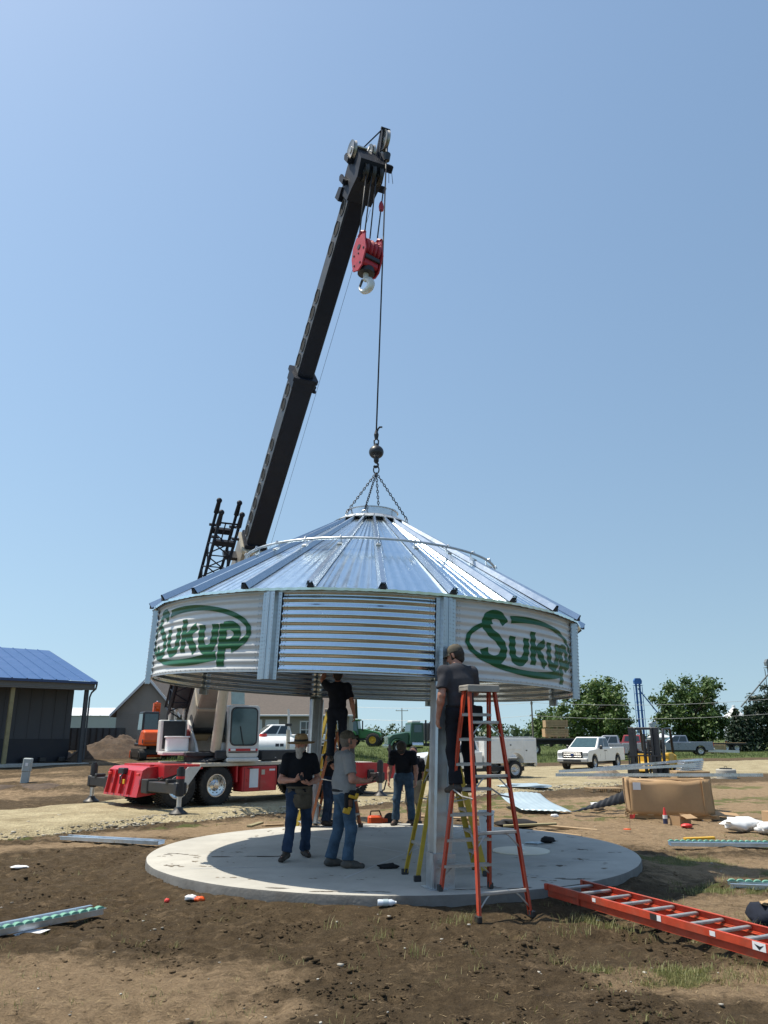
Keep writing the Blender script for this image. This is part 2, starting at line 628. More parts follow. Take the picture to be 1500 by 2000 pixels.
def ground_mat(name='bare soil with straw and grass'):
    m, nt, b = mat_nodes(name)
    N, L = nt.nodes, nt.links
    geo = N.new('ShaderNodeNewGeometry')
    vc = N.new('ShaderNodeVertexColor')
    vc.layer_name = 'soil'
    sep = N.new('ShaderNodeSeparateColor')
    L.new(vc.outputs['Color'], sep.inputs[0])

    def nz(scale, detail=6, rough=0.65, vec=None):
        n = N.new('ShaderNodeTexNoise')
        n.inputs['Scale'].default_value = scale
        n.inputs['Detail'].default_value = detail
        n.inputs['Roughness'].default_value = rough
        L.new(vec or geo.outputs['Position'], n.inputs['Vector'])
        return n

    def mr(sock, a, b_, c=0.0, d=1.0):
        n = N.new('ShaderNodeMapRange')
        n.inputs['From Min'].default_value = a
        n.inputs['From Max'].default_value = b_
        n.inputs['To Min'].default_value = c
        n.inputs['To Max'].default_value = d
        L.new(sock, n.inputs['Value'])
        return n.outputs[0]

    def mix(f, a, b_):
        n = N.new('ShaderNodeMix')
        n.data_type = 'RGBA'
        L.new(f, n.inputs['Factor'])
        for s, k in ((a, 'A'), (b_, 'B')):
            if isinstance(s, tuple):
                n.inputs[k].default_value = (*s, 1)
            else:
                L.new(s, n.inputs[k])
        return n.outputs['Result']

    def add(a, b_, op='ADD'):
        n = N.new('ShaderNodeMath')
        n.operation = op
        L.new(a, n.inputs[0])
        if isinstance(b_, float):
            n.inputs[1].default_value = b_
        else:
            L.new(b_, n.inputs[1])
        return n.outputs[0]
    big = nz(0.55, 7)
    mid = nz(6.5, 10, 0.78)
    fine = nz(48.0, 8, 0.75)
    dark = mix(mr(mid.outputs['Fac'], 0.32, 0.68), (0.060, 0.041, 0.023), (0.180, 0.126, 0.072))
    dark = mix(mr(big.outputs['Fac'], 0.45, 0.75, 0, 0.5), dark, (0.145, 0.108, 0.064))
    tanc = mix(mr(mid.outputs['Fac'], 0.3, 0.7), (0.27, 0.188, 0.11), (0.52, 0.37, 0.225))
    mott = nz(1.9, 9, 0.74)
    ft = add(sep.outputs['Red'], mr(mid.outputs['Fac'], 0.25, 0.75, -0.42, 0.42))
    ft = add(ft, mr(mott.outputs['Fac'], 0.28, 0.72, -0.42, 0.42))
    ft = mr(ft, 0.10, 0.95)
    base = mix(ft, dark, tanc)
    # straw flecks
    mp = N.new('ShaderNodeMapping')
    mp.inputs['Scale'].default_value = (9, 30, 9)
    mp.inputs['Rotation'].default_value = (0, 0, 0.5)
    L.new(geo.outputs['Position'], mp.inputs['Vector'])
    st = nz(1.6, 3, 0.6, mp.outputs[0])
    base = mix(mr(st.outputs['Fac'], 0.66, 0.74, 0, 0.55), base, (0.36, 0.28, 0.16))
    base = mix(mr(fine.outputs['Fac'], 0.36, 0.60, 0.40, 0.0), base, (0.040, 0.028, 0.018))
    # thin grass
    fg = add(sep.outputs['Green'], mr(fine.outputs['Fac'], 0.3, 0.7, -0.35, 0.35))
    base = mix(mr(fg, 0.35, 0.8, 0, 0.75), base, (0.100, 0.130, 0.036))
    # mown grass further off
    gr = mix(mr(big.outputs['Fac'], 0.35, 0.65), (0.060, 0.090, 0.026), (0.105, 0.130, 0.042))
    gr = mix(mr(mid.outputs['Fac'], 0.5, 0.75, 0, 0.55), gr, (0.20, 0.165, 0.075))
    ff = add(sep.outputs['Blue'], mr(big.outputs['Fac'], 0.3, 0.7, -0.2, 0.2))
    base = mix(mr(ff, 0.35, 0.65), base, gr)
    L.new(base, b.inputs['Base Color'])
    b.inputs['Roughness'].default_value = 0.95
    b.inputs['Specular IOR Level'].default_value = 0.15
    hgt = add(add(mid.outputs['Fac'], 1.3, 'MULTIPLY'), add(fine.outputs['Fac'], 0.55, 'MULTIPLY'))
    bp = N.new('ShaderNodeBump')
    bp.inputs['Strength'].default_value = 1.0
    bp.inputs['Distance'].default_value = 0.07
    L.new(hgt, bp.inputs['Height'])
    L.new(bp.outputs[0], b.inputs['Normal'])
    return m


M_['ground'] = ground_mat()
gme.materials.append(M_['ground'])
ground = tag(put('ground', gme), kind='structure')


# ---------------------------------------------------------------- gravel drive
def gravel_mat():
    m, nt, b = mat_nodes('crushed limestone')
    N, L = nt.nodes, nt.links
    geo = N.new('ShaderNodeNewGeometry')
    vo = N.new('ShaderNodeTexVoronoi')
    vo.inputs['Scale'].default_value = 22
    L.new(geo.outputs['Position'], vo.inputs['Vector'])
    n1 = N.new('ShaderNodeTexNoise')
    n1.inputs['Scale'].default_value = 0.9
    n1.inputs['Detail'].default_value = 8
    n1.inputs['Roughness'].default_value = 0.7
    L.new(geo.outputs['Position'], n1.inputs['Vector'])
    cr = N.new('ShaderNodeValToRGB')
    cr.color_ramp.elements[0].position = 0.3
    cr.color_ramp.elements[0].color = (0.22, 0.175, 0.10, 1)
    cr.color_ramp.elements[1].position = 0.62
    cr.color_ramp.elements[1].color = (0.40, 0.34, 0.215, 1)
    L.new(n1.outputs['Fac'], cr.inputs[0])
    bw = N.new('ShaderNodeRGBToBW')
    L.new(vo.outputs['Color'], bw.inputs[0])
    mr = N.new('ShaderNodeMapRange')
    mr.inputs['To Min'].default_value = 0.68
    mr.inputs['To Max'].default_value = 1.28
    L.new(bw.outputs[0], mr.inputs['Value'])
    sc = N.new('ShaderNodeVectorMath')
    sc.operation = 'SCALE'
    L.new(cr.outputs[0], sc.inputs[0])
    L.new(mr.outputs[0], sc.inputs['Scale'])
    L.new(sc.outputs[0], b.inputs['Base Color'])
    b.inputs['Roughness'].default_value = 0.95
    b.inputs['Specular IOR Level'].default_value = 0.2
    bp = N.new('ShaderNodeBump')
    bp.inputs['Strength'].default_value = 0.6
    bp.inputs['Distance'].default_value = 0.04
    L.new(vo.outputs['Distance'], bp.inputs['Height'])
    L.new(bp.outputs[0], b.inputs['Normal'])
    return m


def resample(pts, n):
    d = [0]
    for a, b in zip(pts, pts[1:]):
        d.append(d[-1] + math.dist(a, b))
    out = []
    for i in range(n):
        # denser where the drive passes the crane
        t = d[-1] * i / (n - 1)
        k = max(j for j in range(len(d)) if d[j] <= t + 1e-9)
        k = min(k, len(pts) - 2)
        u = (t - d[k]) / (d[k + 1] - d[k])
        out.append((pts[k][0] + u * (pts[k + 1][0] - pts[k][0]), pts[k][1] + u * (pts[k + 1][1] - pts[k][1])))
    return out


rn_, rf_ = resample(ROAD_NEAR, 900), resample(ROAD_FAR, 900)
rows = []
NC = 34
for (ax, ay), (bx, by) in zip(rn_, rf_):
    row = []
    wob0, wob1 = 0.45 * fbm(ax, ay, 0.55, 4, 11), 0.6 * fbm(bx, by, 0.4, 4, 12)
    L_ = math.hypot(bx - ax, by - ay)
    for i in range(NC + 1):
        u = i / NC
        s = (wob0 * (1 - u) + wob1 * u) / L_
        x, y = ax + (bx - ax) * (u + s), ay + (by - ay) * (u + s)
        e = smooth01(0, 0.07, u) * smooth01(0, 0.07, 1 - u)
        z = gz(x, y) + (-0.10 + 0.13 * e) + 0.03 * fbm(x, y, 0.8, 4, 2) * e + (0.035 * abs(fbm(x, y, 3.2, 3, 5)) * (1 - 0.6 * smooth01(.1, .3, u)) * e if abs(x) < 20 else 0)
        row.append((x, y, z))
    rows.append(row)
rb = MB()
rb.grid(rows)
road = rb.build('road', gravel_mat(), smooth=180, fix=False)
tag(road, kind='structure')


# ---------------------------------------------------------------- concrete pad
def concrete_mat():
    m, nt, b = mat_nodes('fresh concrete')
    N, L = nt.nodes, nt.links
    geo = N.new('ShaderNodeNewGeometry')

    def nz(s, d, r):
        n = N.new('ShaderNodeTexNoise')
        n.inputs['Scale'].default_value = s
        n.inputs['Detail'].default_value = d
        n.inputs['Roughness'].default_value = r
        L.new(geo.outputs['Position'], n.inputs['Vector'])
        return n
    a, c, e = nz(1.1, 7, 0.65), nz(4.5, 8, 0.75), nz(90, 3, 0.6)
    cr = N.new('ShaderNodeValToRGB')
    cr.color_ramp.elements[0].position = 0.3
    cr.color_ramp.elements[0].color = (0.36, 0.345, 0.31, 1)
    cr.color_ramp.elements[1].position = 0.7
    cr.color_ramp.elements[1].color = (0.50, 0.48, 0.43, 1)
    L.new(a.outputs['Fac'], cr.inputs[0])
    mr = N.new('ShaderNodeMapRange')
    mr.inputs['From Min'].default_value = 0.58
    mr.inputs['From Max'].default_value = 0.74
    mr.inputs['To Max'].default_value = 0.55
    L.new(c.outputs['Fac'], mr.inputs['Value'])
    mx = N.new('ShaderNodeMix')
    mx.data_type = 'RGBA'
    L.new(mr.outputs[0], mx.inputs['Factor'])
    L.new(cr.outputs[0], mx.inputs['A'])
    mx.inputs['B'].default_value = (0.25, 0.23, 0.20, 1)
    L.new(mx.outputs['Result'], b.inputs['Base Color'])
    b.inputs['Roughness'].default_value = 0.82
    bp = N.new('ShaderNodeBump')
    bp.inputs['Strength'].default_value = 0.25
    bp.inputs['Distance'].default_value = 0.01
    L.new(e.outputs['Fac'], bp.inputs['Height'])
    L.new(bp.outputs[0], b.inputs['Normal'])
    return m


M_['concrete'] = concrete_mat()
pb = MB(Matrix.Translation((SLAB_C.x, SLAB_C.y, 0)))
M_['concrete_side_shaded'] = pm('shaded soiled concrete edge', (0.17, 0.165, 0.155), 0.9, var=0.2, scale=3, dirt=(0.10, 0.08, 0.06), dirt_amt=0.6, bump=0.3, bscale=25)  # darker than the top: bin shade put into the edge colour, plus soil stains
rings = [(SLAB_R + 0.004, -0.15), (SLAB_R, 0.02), (SLAB_R - 0.004, SLAB_Z - 0.03), (SLAB_R - 0.012, SLAB_Z - 0.008), (SLAB_R - 0.03, SLAB_Z), (0.001, SLAB_Z)]
prof = []
NS = 144
vs, fs = [], []
for k, (r, z) in enumerate(rings):
    for i in range(NS):
        a = 2 * math.pi * i / NS
        w = 0.012 * noise.noise(Vector((3 * math.cos(a), 3 * math.sin(a), 1.7))) + 0.006 * noise.noise(Vector((14 * math.cos(a), 14 * math.sin(a), z * 9)))
        rr = r + (w if k < 5 else 0)
        vs.append((rr * math.cos(a), rr * math.sin(a), z))
for k in range(len(rings) - 1):
    for i in range(NS):
        j = (i + 1) % NS
        fs.append((k * NS + i, k * NS + j, (k + 1) * NS + j, (k + 1) * NS + i))
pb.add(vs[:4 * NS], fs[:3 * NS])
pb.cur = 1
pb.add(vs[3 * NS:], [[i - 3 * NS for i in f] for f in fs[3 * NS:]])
pad = pb.build('concrete_pad', [M_['concrete_side_shaded'], M_['concrete']], smooth=40)
tag(pad, 'round pale grey concrete pad poured on the bare soil', 'concrete pad')
# troweled score lines and dirt smears on the pad
M_['score'] = pm('pale chalk line', (0.50, 0.50, 0.49), 0.9, var=0.1)
M_['smear'] = pm('soil smear', (0.10, 0.075, 0.055), 0.95, var=0.3, scale=12)
for (x0, y0, x1, y1) in ((-2.6, 11.35, 3.3, 12.1), (-1.9, 15.7, 2.1, 10.6), (-0.5, 10.6, 1.7, 16.4)):
    d = Vector((x1 - x0, y1 - y0)).normalized()
    n_ = Vector((-d.y, d.x)) * 0.018
    sb = MB()
    sb.add([(x0 - n_.x, y0 - n_.y, SLAB_Z + 0.002), (x1 - n_.x, y1 - n_.y, SLAB_Z + 0.002), (x1 + n_.x, y1 + n_.y, SLAB_Z + 0.002), (x0 + n_.x, y0 + n_.y, SLAB_Z + 0.002)], [(0, 1, 2, 3)])
    sb.build('chalk_line', M_['score'], pad)
rs = random.Random(5)
for (cx, cy, rx, ry) in ((-2.05, 12.45, .5, .05), (-3.1, 12.7, .16, .05), (1.55, 9.95, .22, .05), (1.2, 10.0, .1, .04), (.9, 9.85, .14, .03), (-.1, 9.72, .2, .025), (-.75, 9.75, .22, .03), (-1.3, 9.95, .25, .03), (2.4, 10.55, .2, .05), (2.3, 11.6, .14, .05), (2.45, 11.55, .06, .03), (2.85, 12.2, .1, .03), (.3, 12.1, .06, .03), (-.3, 10.5, .05, .02), (1.9, 12.3, .07, .02), (3.1, 13.2, .12, .04), (2.0, 9.95, .1, .05), (-2.9, 11.6, .1, .03)):
    for q in range(5):
        ox, oy = rs.uniform(-rx, rx), rs.uniform(-ry, ry)
        n = 9
        pts = []
        for i in range(n):
            a = 2 * math.pi * i / n
            k = rs.uniform(0.5, 1.1) * 0.45
            pts.append((cx + ox + rx * k * math.cos(a), cy + oy + ry * k * math.sin(a), SLAB_Z + 0.003 + 0.0006 * q))
        if all(math.hypot(p[0] - SLAB_C.x, p[1] - SLAB_C.y) < SLAB_R - 0.04 for p in pts):
            sb = MB()
            sb.add(pts, [list(range(n))])
            sb.build('soil_smear', M_['smear'], pad)

# muddy boot prints tracked over the pad
mp_ = MB()
rs = random.Random(21)
for trk in range(13):
    a = rs.uniform(0, 6.28)
    x, y = SLAB_C.x + (SLAB_R - 0.3) * math.cos(a), SLAB_C.y + (SLAB_R - 0.3) * math.sin(a)
    d = math.atan2(SLAB_C.y - y, SLAB_C.x - x) + rs.uniform(-0.9, 0.9)
    for k in range(rs.randint(3, 7)):
        px, py = x + 0.36 * k * math.cos(d) + (0.09 if k % 2 else -0.09) * math.sin(d), y + 0.36 * k * math.sin(d) - (0.09 if k % 2 else -0.09) * math.cos(d)
        if math.hypot(px - SLAB_C.x, py - SLAB_C.y) > SLAB_R - 0.2:
            continue
        for q in range(rs.randint(3, 6)):
            cx, cy = px + rs.uniform(-0.12, 0.12) * math.cos(d), py + rs.uniform(-0.12, 0.12) * math.sin(d)
            r0 = rs.uniform(0.012, 0.04) * (1 - 0.09 * k)
            pts = [(cx + r0 * rs.uniform(0.6, 1.3) * math.cos(t), cy + r0 * rs.uniform(0.5, 1.0) * math.sin(t), SLAB_Z + 0.0015 + 0.0002 * (len(mp_.f) % 12)) for t in [2 * math.pi * i / 7 for i in range(7)]]
            mp_.add(pts, [list(range(7))])
tag(mp_.build('mud_prints', pm('dried mud', (0.22, 0.18, 0.135), 0.95, var=0.3, scale=20), pad), kind='stuff')
# ---------------------------------------------------------------- grain bin pavilion hanging from the crane
BIN_C = Vector((-0.28, 13.25, 3.69))       # centre of the eave
BIN_TILT = R(2.1)
WALL_R, EAVE_R, WALL_H = 3.45, 3.56, 1.06
bin_ = thing('grain_bin', 'galvanised round steel bin top with cone roof and green lettered side panels', 'grain bin', BIN_C)
bin_.rotation_euler = (0, BIN_TILT, 0)
# local frame: origin at eave centre; angle a: 0 towards the camera (-y), positive to the right (+x)


def pol(a, r, z):
    return (r * math.sin(a), -r * math.cos(a), z)


def white_panel():
    return pm('white coated bin sheet', (0.66, 0.655, 0.64), 0.36, var=0.05, scale=3, dirt=(0.50, 0.48, 0.45), dirt_amt=0.35, spec=0.6)


M_['bin_white'] = white_panel()
M_['logo_green'] = pm('logo green', (0.006, 0.105, 0.035), 0.4, var=0.1, scale=6)
PITCH = 0.1
M_['galv_post'] = galv('post steel', (0.50, 0.55, 0.60), 0.36, lo=0.92, hi=1.05)
M_['galv_wall'] = galv('galvanised wall sheet', (0.60, 0.69, 0.77), 0.17, lo=0.94, hi=1.04, bump=0.02)


def wall_r(z):
    """corrugated wall radius at local height z (0 at eave, negative below)"""
    return WALL_R + 0.0085 * math.cos(2 * math.pi * (z + 0.03) / PITCH)


POSTS = [-118, -70, -19.6, 18.3, 65.5, 106, 158, 198.3]
LONG = {18.3: -(BIN_C.z - SLAB_Z) + 0.03, 198.3: -(BIN_C.z - SLAB_Z) + 0.03}
SPANS = list(zip(POSTS, POSTS[1:] + [POSTS[0] + 360]))
wall_parts = {}
for a0, a1 in SPANS:
    mb = MB()
    nA, nZ = max(10, int((a1 - a0) / 2.2)), 96
    rows = []
    for j in range(nZ + 1):
        z = -0.015 - (WALL_H - 0.015) * j / nZ
        rows.append([pol(R(a0 + (a1 - a0) * i / nA), wall_r(z), z) for i in range(nA + 1)])
    mb.grid(rows)
    white = (a0 == -70) or (a0 == 18.3)
    w = mb.build('wall_panel', M_['bin_white'] if white else M_['galv_wall'], bin_, smooth=180, fix=False)
    sol = w.modifiers.new('thickness', 'SOLIDIFY')
    sol.thickness = 0.003
    sol.offset = 0
    wall_parts[a0] = w
    if white:
        w['label'] = 'white bin panel with green oval logo reading Sukup'
    # bolted seam strips beside the posts
    bm_ = MB()
    for e in (a0 + 3.1, a1 - 3.1):
        for da in (-0.32, 0.32):
            for k in range(21):
                z = -0.03 - k * PITCH / 2
                p = Vector(pol(R(e + da), wall_r(z) + 0.004, z))
                n_ = Vector(pol(R(e + da), 1, 0))
                bm_.cone(p - n_ * 0.004, p + n_ * 0.008, 0.009, 0.006, n=6)
    for k in range(int((a1 - a0) / 2.0)):
        e = a0 + 4 + k * 2.0
        if e > a1 - 4:
            break
        p = Vector(pol(R(e), wall_r(-WALL_H + .03) + 0.002, -WALL_H + 0.03))
        n_ = Vector(pol(R(e), 1, 0))
        bm_.cone(p - n_ * 0.004, p + n_ * 0.007, 0.008, 0.006, n=6)
    tag(bm_.build('seam_bolts', M_['galv_dull'], w, smooth=30), kind='stuff')

# ---- posts: folded channel sections standing proud of the wall
prof_out = [(-0.135, 0.012), (-0.085, 0.012), (-0.06, 0.075), (-0.018, 0.075), (-0.010, 0.062), (0.010, 0.062), (0.018, 0.075), (0.06, 0.075), (0.085, 0.012), (0.135, 0.012)]


def channel(mb, prof, th, z0, z1, M):
    n = len(prof)
    inn = []
    for i, p in enumerate(prof):
        a = Vector(prof[max(i - 1, 0)])
        b = Vector(prof[min(i + 1, n - 1)])
        d = (b - a).normalized()
        inn.append((p[0] + d.y * th, p[1] - d.x * th))
    poly = list(prof) + inn[::-1]
    m = len(poly)
    vs = [(x, y, z0) for x, y in poly] + [(x, y, z1) for x, y in poly]
    fs = [(i, (i + 1) % m, m + (i + 1) % m, m + i) for i in range(m)]
    for zz in (0, m):
        for i in range(n - 1):
            fs.append((zz + i, zz + i + 1, zz + m - 2 - i, zz + m - 1 - i))
    mb.add(vs, fs, M)


for a in POSTS:
    zb = LONG.get(a, -WALL_H - 0.10 - (0.10 if a in (-70,) else 0))
    # x of the profile runs along the wall, y outwards
    out = Vector(pol(R(a), 1, 0))
    tan = Vector((math.cos(R(a)), math.sin(R(a)), 0))
    M = Matrix.Identity(4)
    for i in range(3):
        M[i][0], M[i][1], M[i][2] = tan[i], out[i], (0, 0, 1)[i]
        M[i][3] = out[i] * (WALL_R + 0.012)
    mb = MB()
    long_ = a in LONG
    channel(mb, prof_out, 0.004, max(zb, -WALL_H - 0.10), -0.045, M)
    post = mb.build('post', M_['galv_post'], bin_)
    hb = MB(M)
    for k in range(22):
        z = -0.08 - k * 0.05
        for x in (-0.11, 0.11, -0.04, 0.04):
            y = 0.014 if abs(x) > 0.1 else 0.076
            hb.cone((x, y, z), (x, y + 0.007, z), 0.0075, n=6)
    tag(hb.build('post_bolts', M_['galv_dull'], post), kind='stuff')
    if long_:
        lb = MB()
        prof_low = [(-0.125, -0.075), (-0.125, 0.03), (-0.10, 0.055), (-0.045, 0.055), (-0.035, 0.035), (0.035, 0.035), (0.045, 0.055), (0.10, 0.055), (0.125, 0.03), (0.125, -0.075)]
        channel(lb, prof_low, 0.004, zb, -WALL_H + 0.25 - 0.3, M)
        leg = lb.build('post_leg', M_['galv_post'], post)
        back = MB(M)
        channel(back, prof_low, 0.004, zb, -WALL_H - 0.05, Matrix.Translation((0, -0.13, 0)) @ Matrix.Rotation(math.pi, 4, 'Z'))
        back.build('post_leg', M_['galv_dull'], post)
        sh = MB(M)
        sh.box((0, 0.066, zb + 0.19), (0.27, 0.012, 0.40), bev=0.003)
        sh.box((-0.14, -0.04, zb + 0.19), (0.012, 0.2, 0.40), bev=0.003)
        sh.box((0.14, -0.04, zb + 0.19), (0.012, 0.2, 0.40), bev=0.003)
        sh.box((0, -0.02, zb + 0.004), (0.40, 0.32, 0.012), bev=0.003)
        for k in range(4):
            for x in (-0.07, 0.07):
                sh.cone((x, 0.07, zb + 0.05 + k * 0.09), (x, 0.082, zb + 0.05 + k * 0.09), 0.011, n=6)
        sh.build('post_shoe', M_['galv_dull'], post)

# ---- roof
ROOF_TOP_R, ROOF_TOP_Z = 0.50, 1.83
SL = (ROOF_TOP_Z) / (EAVE_R - ROOF_TOP_R)
nrm_up = Vector((SL, 1)).normalized()      # (radial, z) of the sheet normal


def sheet_mesh():
    mb = MB()
    half = R(7.5)
    S = []
    for c in (-0.66, -0.33, 0.0, 0.33, 0.66):
        S += [(c - 0.085, 0.0), (c - 0.045, 0.0045), (c + 0.045, 0.0045), (c + 0.085, 0.0)]
    S = [(-1, 0.0)] + S + [(1, 0.0)]
    rows = []
    NR = 14
    for j in range(NR + 1):
        t = j / NR
        r = EAVE_R + (ROOF_TOP_R - EAVE_R) * t
        z = ROOF_TOP_Z * t
        row = []
        for s, h in S:
            wob = 0.002 * noise.noise(Vector((s * 2.2, t * 6.0, 0.3)))
            hh = (h * (1 - 0.55 * t)) + wob
            flat = r * math.cos(half)
            x = s * r * math.sin(half)
            row.append((x, -(flat + hh * nrm_up.x), z + hh * nrm_up.y))
        rows.append(row)
    # folded lip at the eave
    lip = [(x, y + 0.004, z - 0.035) for (x, y, z) in rows[0]]
    rows = [lip] + rows
    mb.grid(rows)
    return mb.mesh('roof_panel', M_['galv_roof'], smooth=35)


sheet_me = sheet_mesh()


M_['galv_rib'] = galv('roof rib steel', (0.58, 0.64, 0.70), 0.25, lo=0.95, hi=1.04, bump=0.02, rv=0.03)


def rib_mesh():
    mb = MB()
    # folded standing seam, triangular in section
    secs = []
    for t in (0.0, 0.25, 0.5, 0.75, 1.0):
        r = EAVE_R + 0.012 + (ROOF_TOP_R - EAVE_R) * t
        z = ROOF_TOP_Z * t
        w = 0.066 * (1 - 0.45 * t)
        h = 0.085 * (1 - 0.5 * t)
        secs.append([(-w, -r, z - 0.002), (-w * 0.45, -(r + h * nrm_up.x), z + h * nrm_up.y), (w * 0.45, -(r + h * nrm_up.x), z + h * nrm_up.y), (w, -r, z - 0.002)])
    mb.grid(secs)
    return mb.mesh('roof_rib', M_['galv_rib'], smooth=30)


rib_me = rib_mesh()
M_['shadow_end'] = pm('rib end shade', (0.03, 0.03, 0.032), 0.8)  # dark plug colour stands in for the shade inside the open rib
endb = MB()
r_ = EAVE_R + 0.010
endb.prism([(-0.04, -0.006), (-0.02, 0.054), (0.02, 0.054), (0.04, -0.006)], 'y', -(r_ - 0.012 + 0.04), -(r_ - 0.03), None)
end_me = endb.mesh('rib_end', M_['shadow_end'])
for k in range(24):
    ar = R(4.3 + 15 * k)
    put('roof_panel', sheet_me, bin_, rot=(0, 0, R(4.3 + 7.5 + 15 * k)))
    rb_ = put('roof_rib', rib_me, bin_, rot=(0, 0, ar))
    put('rib_end', end_me, rb_)
# underside of the roof, so that the inside is dark
ub = MB()
ub.lathe([(EAVE_R - 0.12, 0.0), (ROOF_TOP_R - 0.05, ROOF_TOP_Z - 0.06)], n=48)
ub.build('roof_lining', M_['galv_dull'], bin_, smooth=180)
# eave angle joining wall and roof
eb = MB()
eb.lathe([(WALL_R - 0.01, -0.05), (WALL_R + 0.022, -0.05), (WALL_R + 0.026, -0.008), (WALL_R - 0.01, -0.006)], n=96)
eb.build('eave_angle', M_['galv_dull'], bin_, smooth=40)
bb = MB()
bb.lathe([(WALL_R - 0.014, -WALL_H - 0.004), (WALL_R + 0.012, -WALL_H - 0.004), (WALL_R + 0.012, -WALL_H + 0.008), (WALL_R - 0.014, -WALL_H + 0.008)], n=96)
bb.build('bottom_rim', M_['galv_dull'], bin_, smooth=40)

# ---- collar, cap ring and lifting brackets
cb = MB()
cb.lathe([(ROOF_TOP_R + 0.16, ROOF_TOP_Z - 0.055), (ROOF_TOP_R + 0.02, ROOF_TOP_Z + 0.05), (0.44, ROOF_TOP_Z + 0.06), (0.44, ROOF_TOP_Z + 0.185), (0.465, ROOF_TOP_Z + 0.19), (0.465, ROOF_TOP_Z + 0.20), (0.41, ROOF_TOP_Z + 0.20), (0.41, ROOF_TOP_Z - 0.1)], n=48)
collar = cb.build('roof_collar', M_['galv'], bin_, smooth=35)
fl = MB()
for k in range(24):
    a = R(4.3 + 7.5 + 15 * k)
    c = Vector(pol(a, ROOF_TOP_R + 0.13, ROOF_TOP_Z - 0.015))
    fl.box(c, (0.15, 0.15, 0.012), rot=Matrix.Rotation(a, 4, 'Z') @ Matrix.Rotation(math.atan(SL), 4, 'X'))
fl.build('collar_flashing', M_['galv_dull'], collar)
ob = MB()
ob.lathe([(0.408, ROOF_TOP_Z + 0.195), (0.36, ROOF_TOP_Z + 0.15), (0.01, ROOF_TOP_Z + 0.15)], n=32)
ob.build('collar_lid', M_['galv_dull'], collar, smooth=30)
LIFT = [(-35, 0.62, 1.84), (33, 0.95, 1.66), (150, 0.62, 1.84), (-150, 0.62, 1.84)]
LIFT = [(-62, 0.50, 1.93), (-13, 0.56, 1.87), (165, 0.50, 1.93), (66, 0.66, 1.83)]
for a, r, z in LIFT:
    lb = MB()
    p = Vector(pol(R(a), r, z))
    rot = Matrix.Rotation(R(a), 4, 'Z')
    lb.box(p + Vector((0, 0, -0.05)), (0.14, 0.2, 0.02), rot=rot @ Matrix.Rotation(math.atan(SL), 4, 'X'), bev=0.004)
    pts = []
    for i in range(12):
        t = 2 * math.pi * i / 12
        pts.append(p + rot @ Vector((0.045 * math.cos(t), 0, 0.045 * math.sin(t))))
    lb.tube(pts, 0.011, n=6, closed=True)
    lb.build('lifting_bracket', M_['galv_dull'], bin_)

# ---- roof ring (handrail pipe held off the ribs)
RING_R = 2.15
rz_ = (EAVE_R - RING_R) * SL
pts = [pol(2 * math.pi * i / 120, RING_R, rz_ + 0.17) for i in range(120)]
tb = MB()
tb.tube(pts, 0.021, n=8, closed=True)
ring = tb.build('roof_ring', M_['galv_dull'], bin_, smooth=180)
for k in range(24):
    a = R(4.3 + 15 * k)
    sb = MB()
    sb.tube([pol(a, RING_R + 0.02, rz_ + 0.05), pol(a, RING_R - 0.03, rz_ + 0.11), pol(a, RING_R - 0.03, rz_ + 0.19), pol(a, RING_R + 0.03, rz_ + 0.20), pol(a, RING_R + 0.045, rz_ + 0.16)], 0.010, n=6)
    sb.box(pol(a, RING_R + 0.02, rz_ + 0.075), (0.07, 0.09, 0.03), rot=Matrix.Rotation(a, 4, 'Z') @ Matrix.Rotation(math.atan(SL), 4, 'X'))
    sb.build('ring_bracket', M_['galv_dull'], ring)


# ---- logo: brushed oval and letters laid on the corrugated sheet
def catmull(pts, n=14):
    P = [Vector(p) for p in pts]
    out = []
    for i in range(len(P) - 1):
        a, b = P[max(i - 1, 0)], P[i]
        c, d = P[i + 1], P[min(i + 2, len(P) - 1)]
        for k in range(n):
            t = k / n
            out.append(0.5 * ((2 * b) + (c - a) * t + (2 * a - 5 * b + 4 * c - d) * t * t + (3 * b - a - 3 * c + d) * t ** 3))
    out.append(P[-1])
    return out


def dens(pts, step):
    out = [Vector(pts[0])]
    for a, b in zip(pts, pts[1:]):
        a, b = Vector(a), Vector(b)
        n = max(1, int((b - a).length / step))
        for k in range(1, n + 1):
            out.append(a + (b - a) * k / n)
    return out


LOGO = []      # (points, width or widths, closed ends)
S_ = catmull([(-0.475, 0.30), (-0.53, 0.40), (-0.64, 0.425), (-0.73, 0.36), (-0.745, 0.24), (-0.66, 0.13), (-0.56, 0.04), (-0.50, -0.08), (-0.53, -0.21), (-0.64, -0.265), (-0.74, -0.22), (-0.775, -0.10)])
LOGO.append((S_, 0.105))
u1 = catmull([(-0.36, 0.13), (-0.365, -0.06), (-0.335, -0.20), (-0.255, -0.245), (-0.17, -0.20), (-0.135, -0.08), (-0.13, 0.13)])
LOGO.append((u1, 0.10))
LOGO.append(([(-0.005, 0.25), (-0.005, -0.265)], 0.10))
LOGO.append(([(0.235, 0.125), (0.05, -0.04)], 0.09))
LOGO.append(([(0.085, -0.015), (0.24, -0.265)], 0.10))
u2 = catmull([(0.335, 0.13), (0.33, -0.06), (0.355, -0.20), (0.43, -0.245), (0.505, -0.20), (0.535, -0.08), (0.54, 0.13)])
LOGO.append((u2, 0.10))
LOGO.append(([(0.655, 0.13), (0.655, -0.50)], 0.105))
pb_ = catmull([(0.66, 0.09), (0.76, 0.095), (0.835, 0.03), (0.84, -0.08), (0.78, -0.165), (0.66, -0.175)])
LOGO.append((pb_, 0.095))


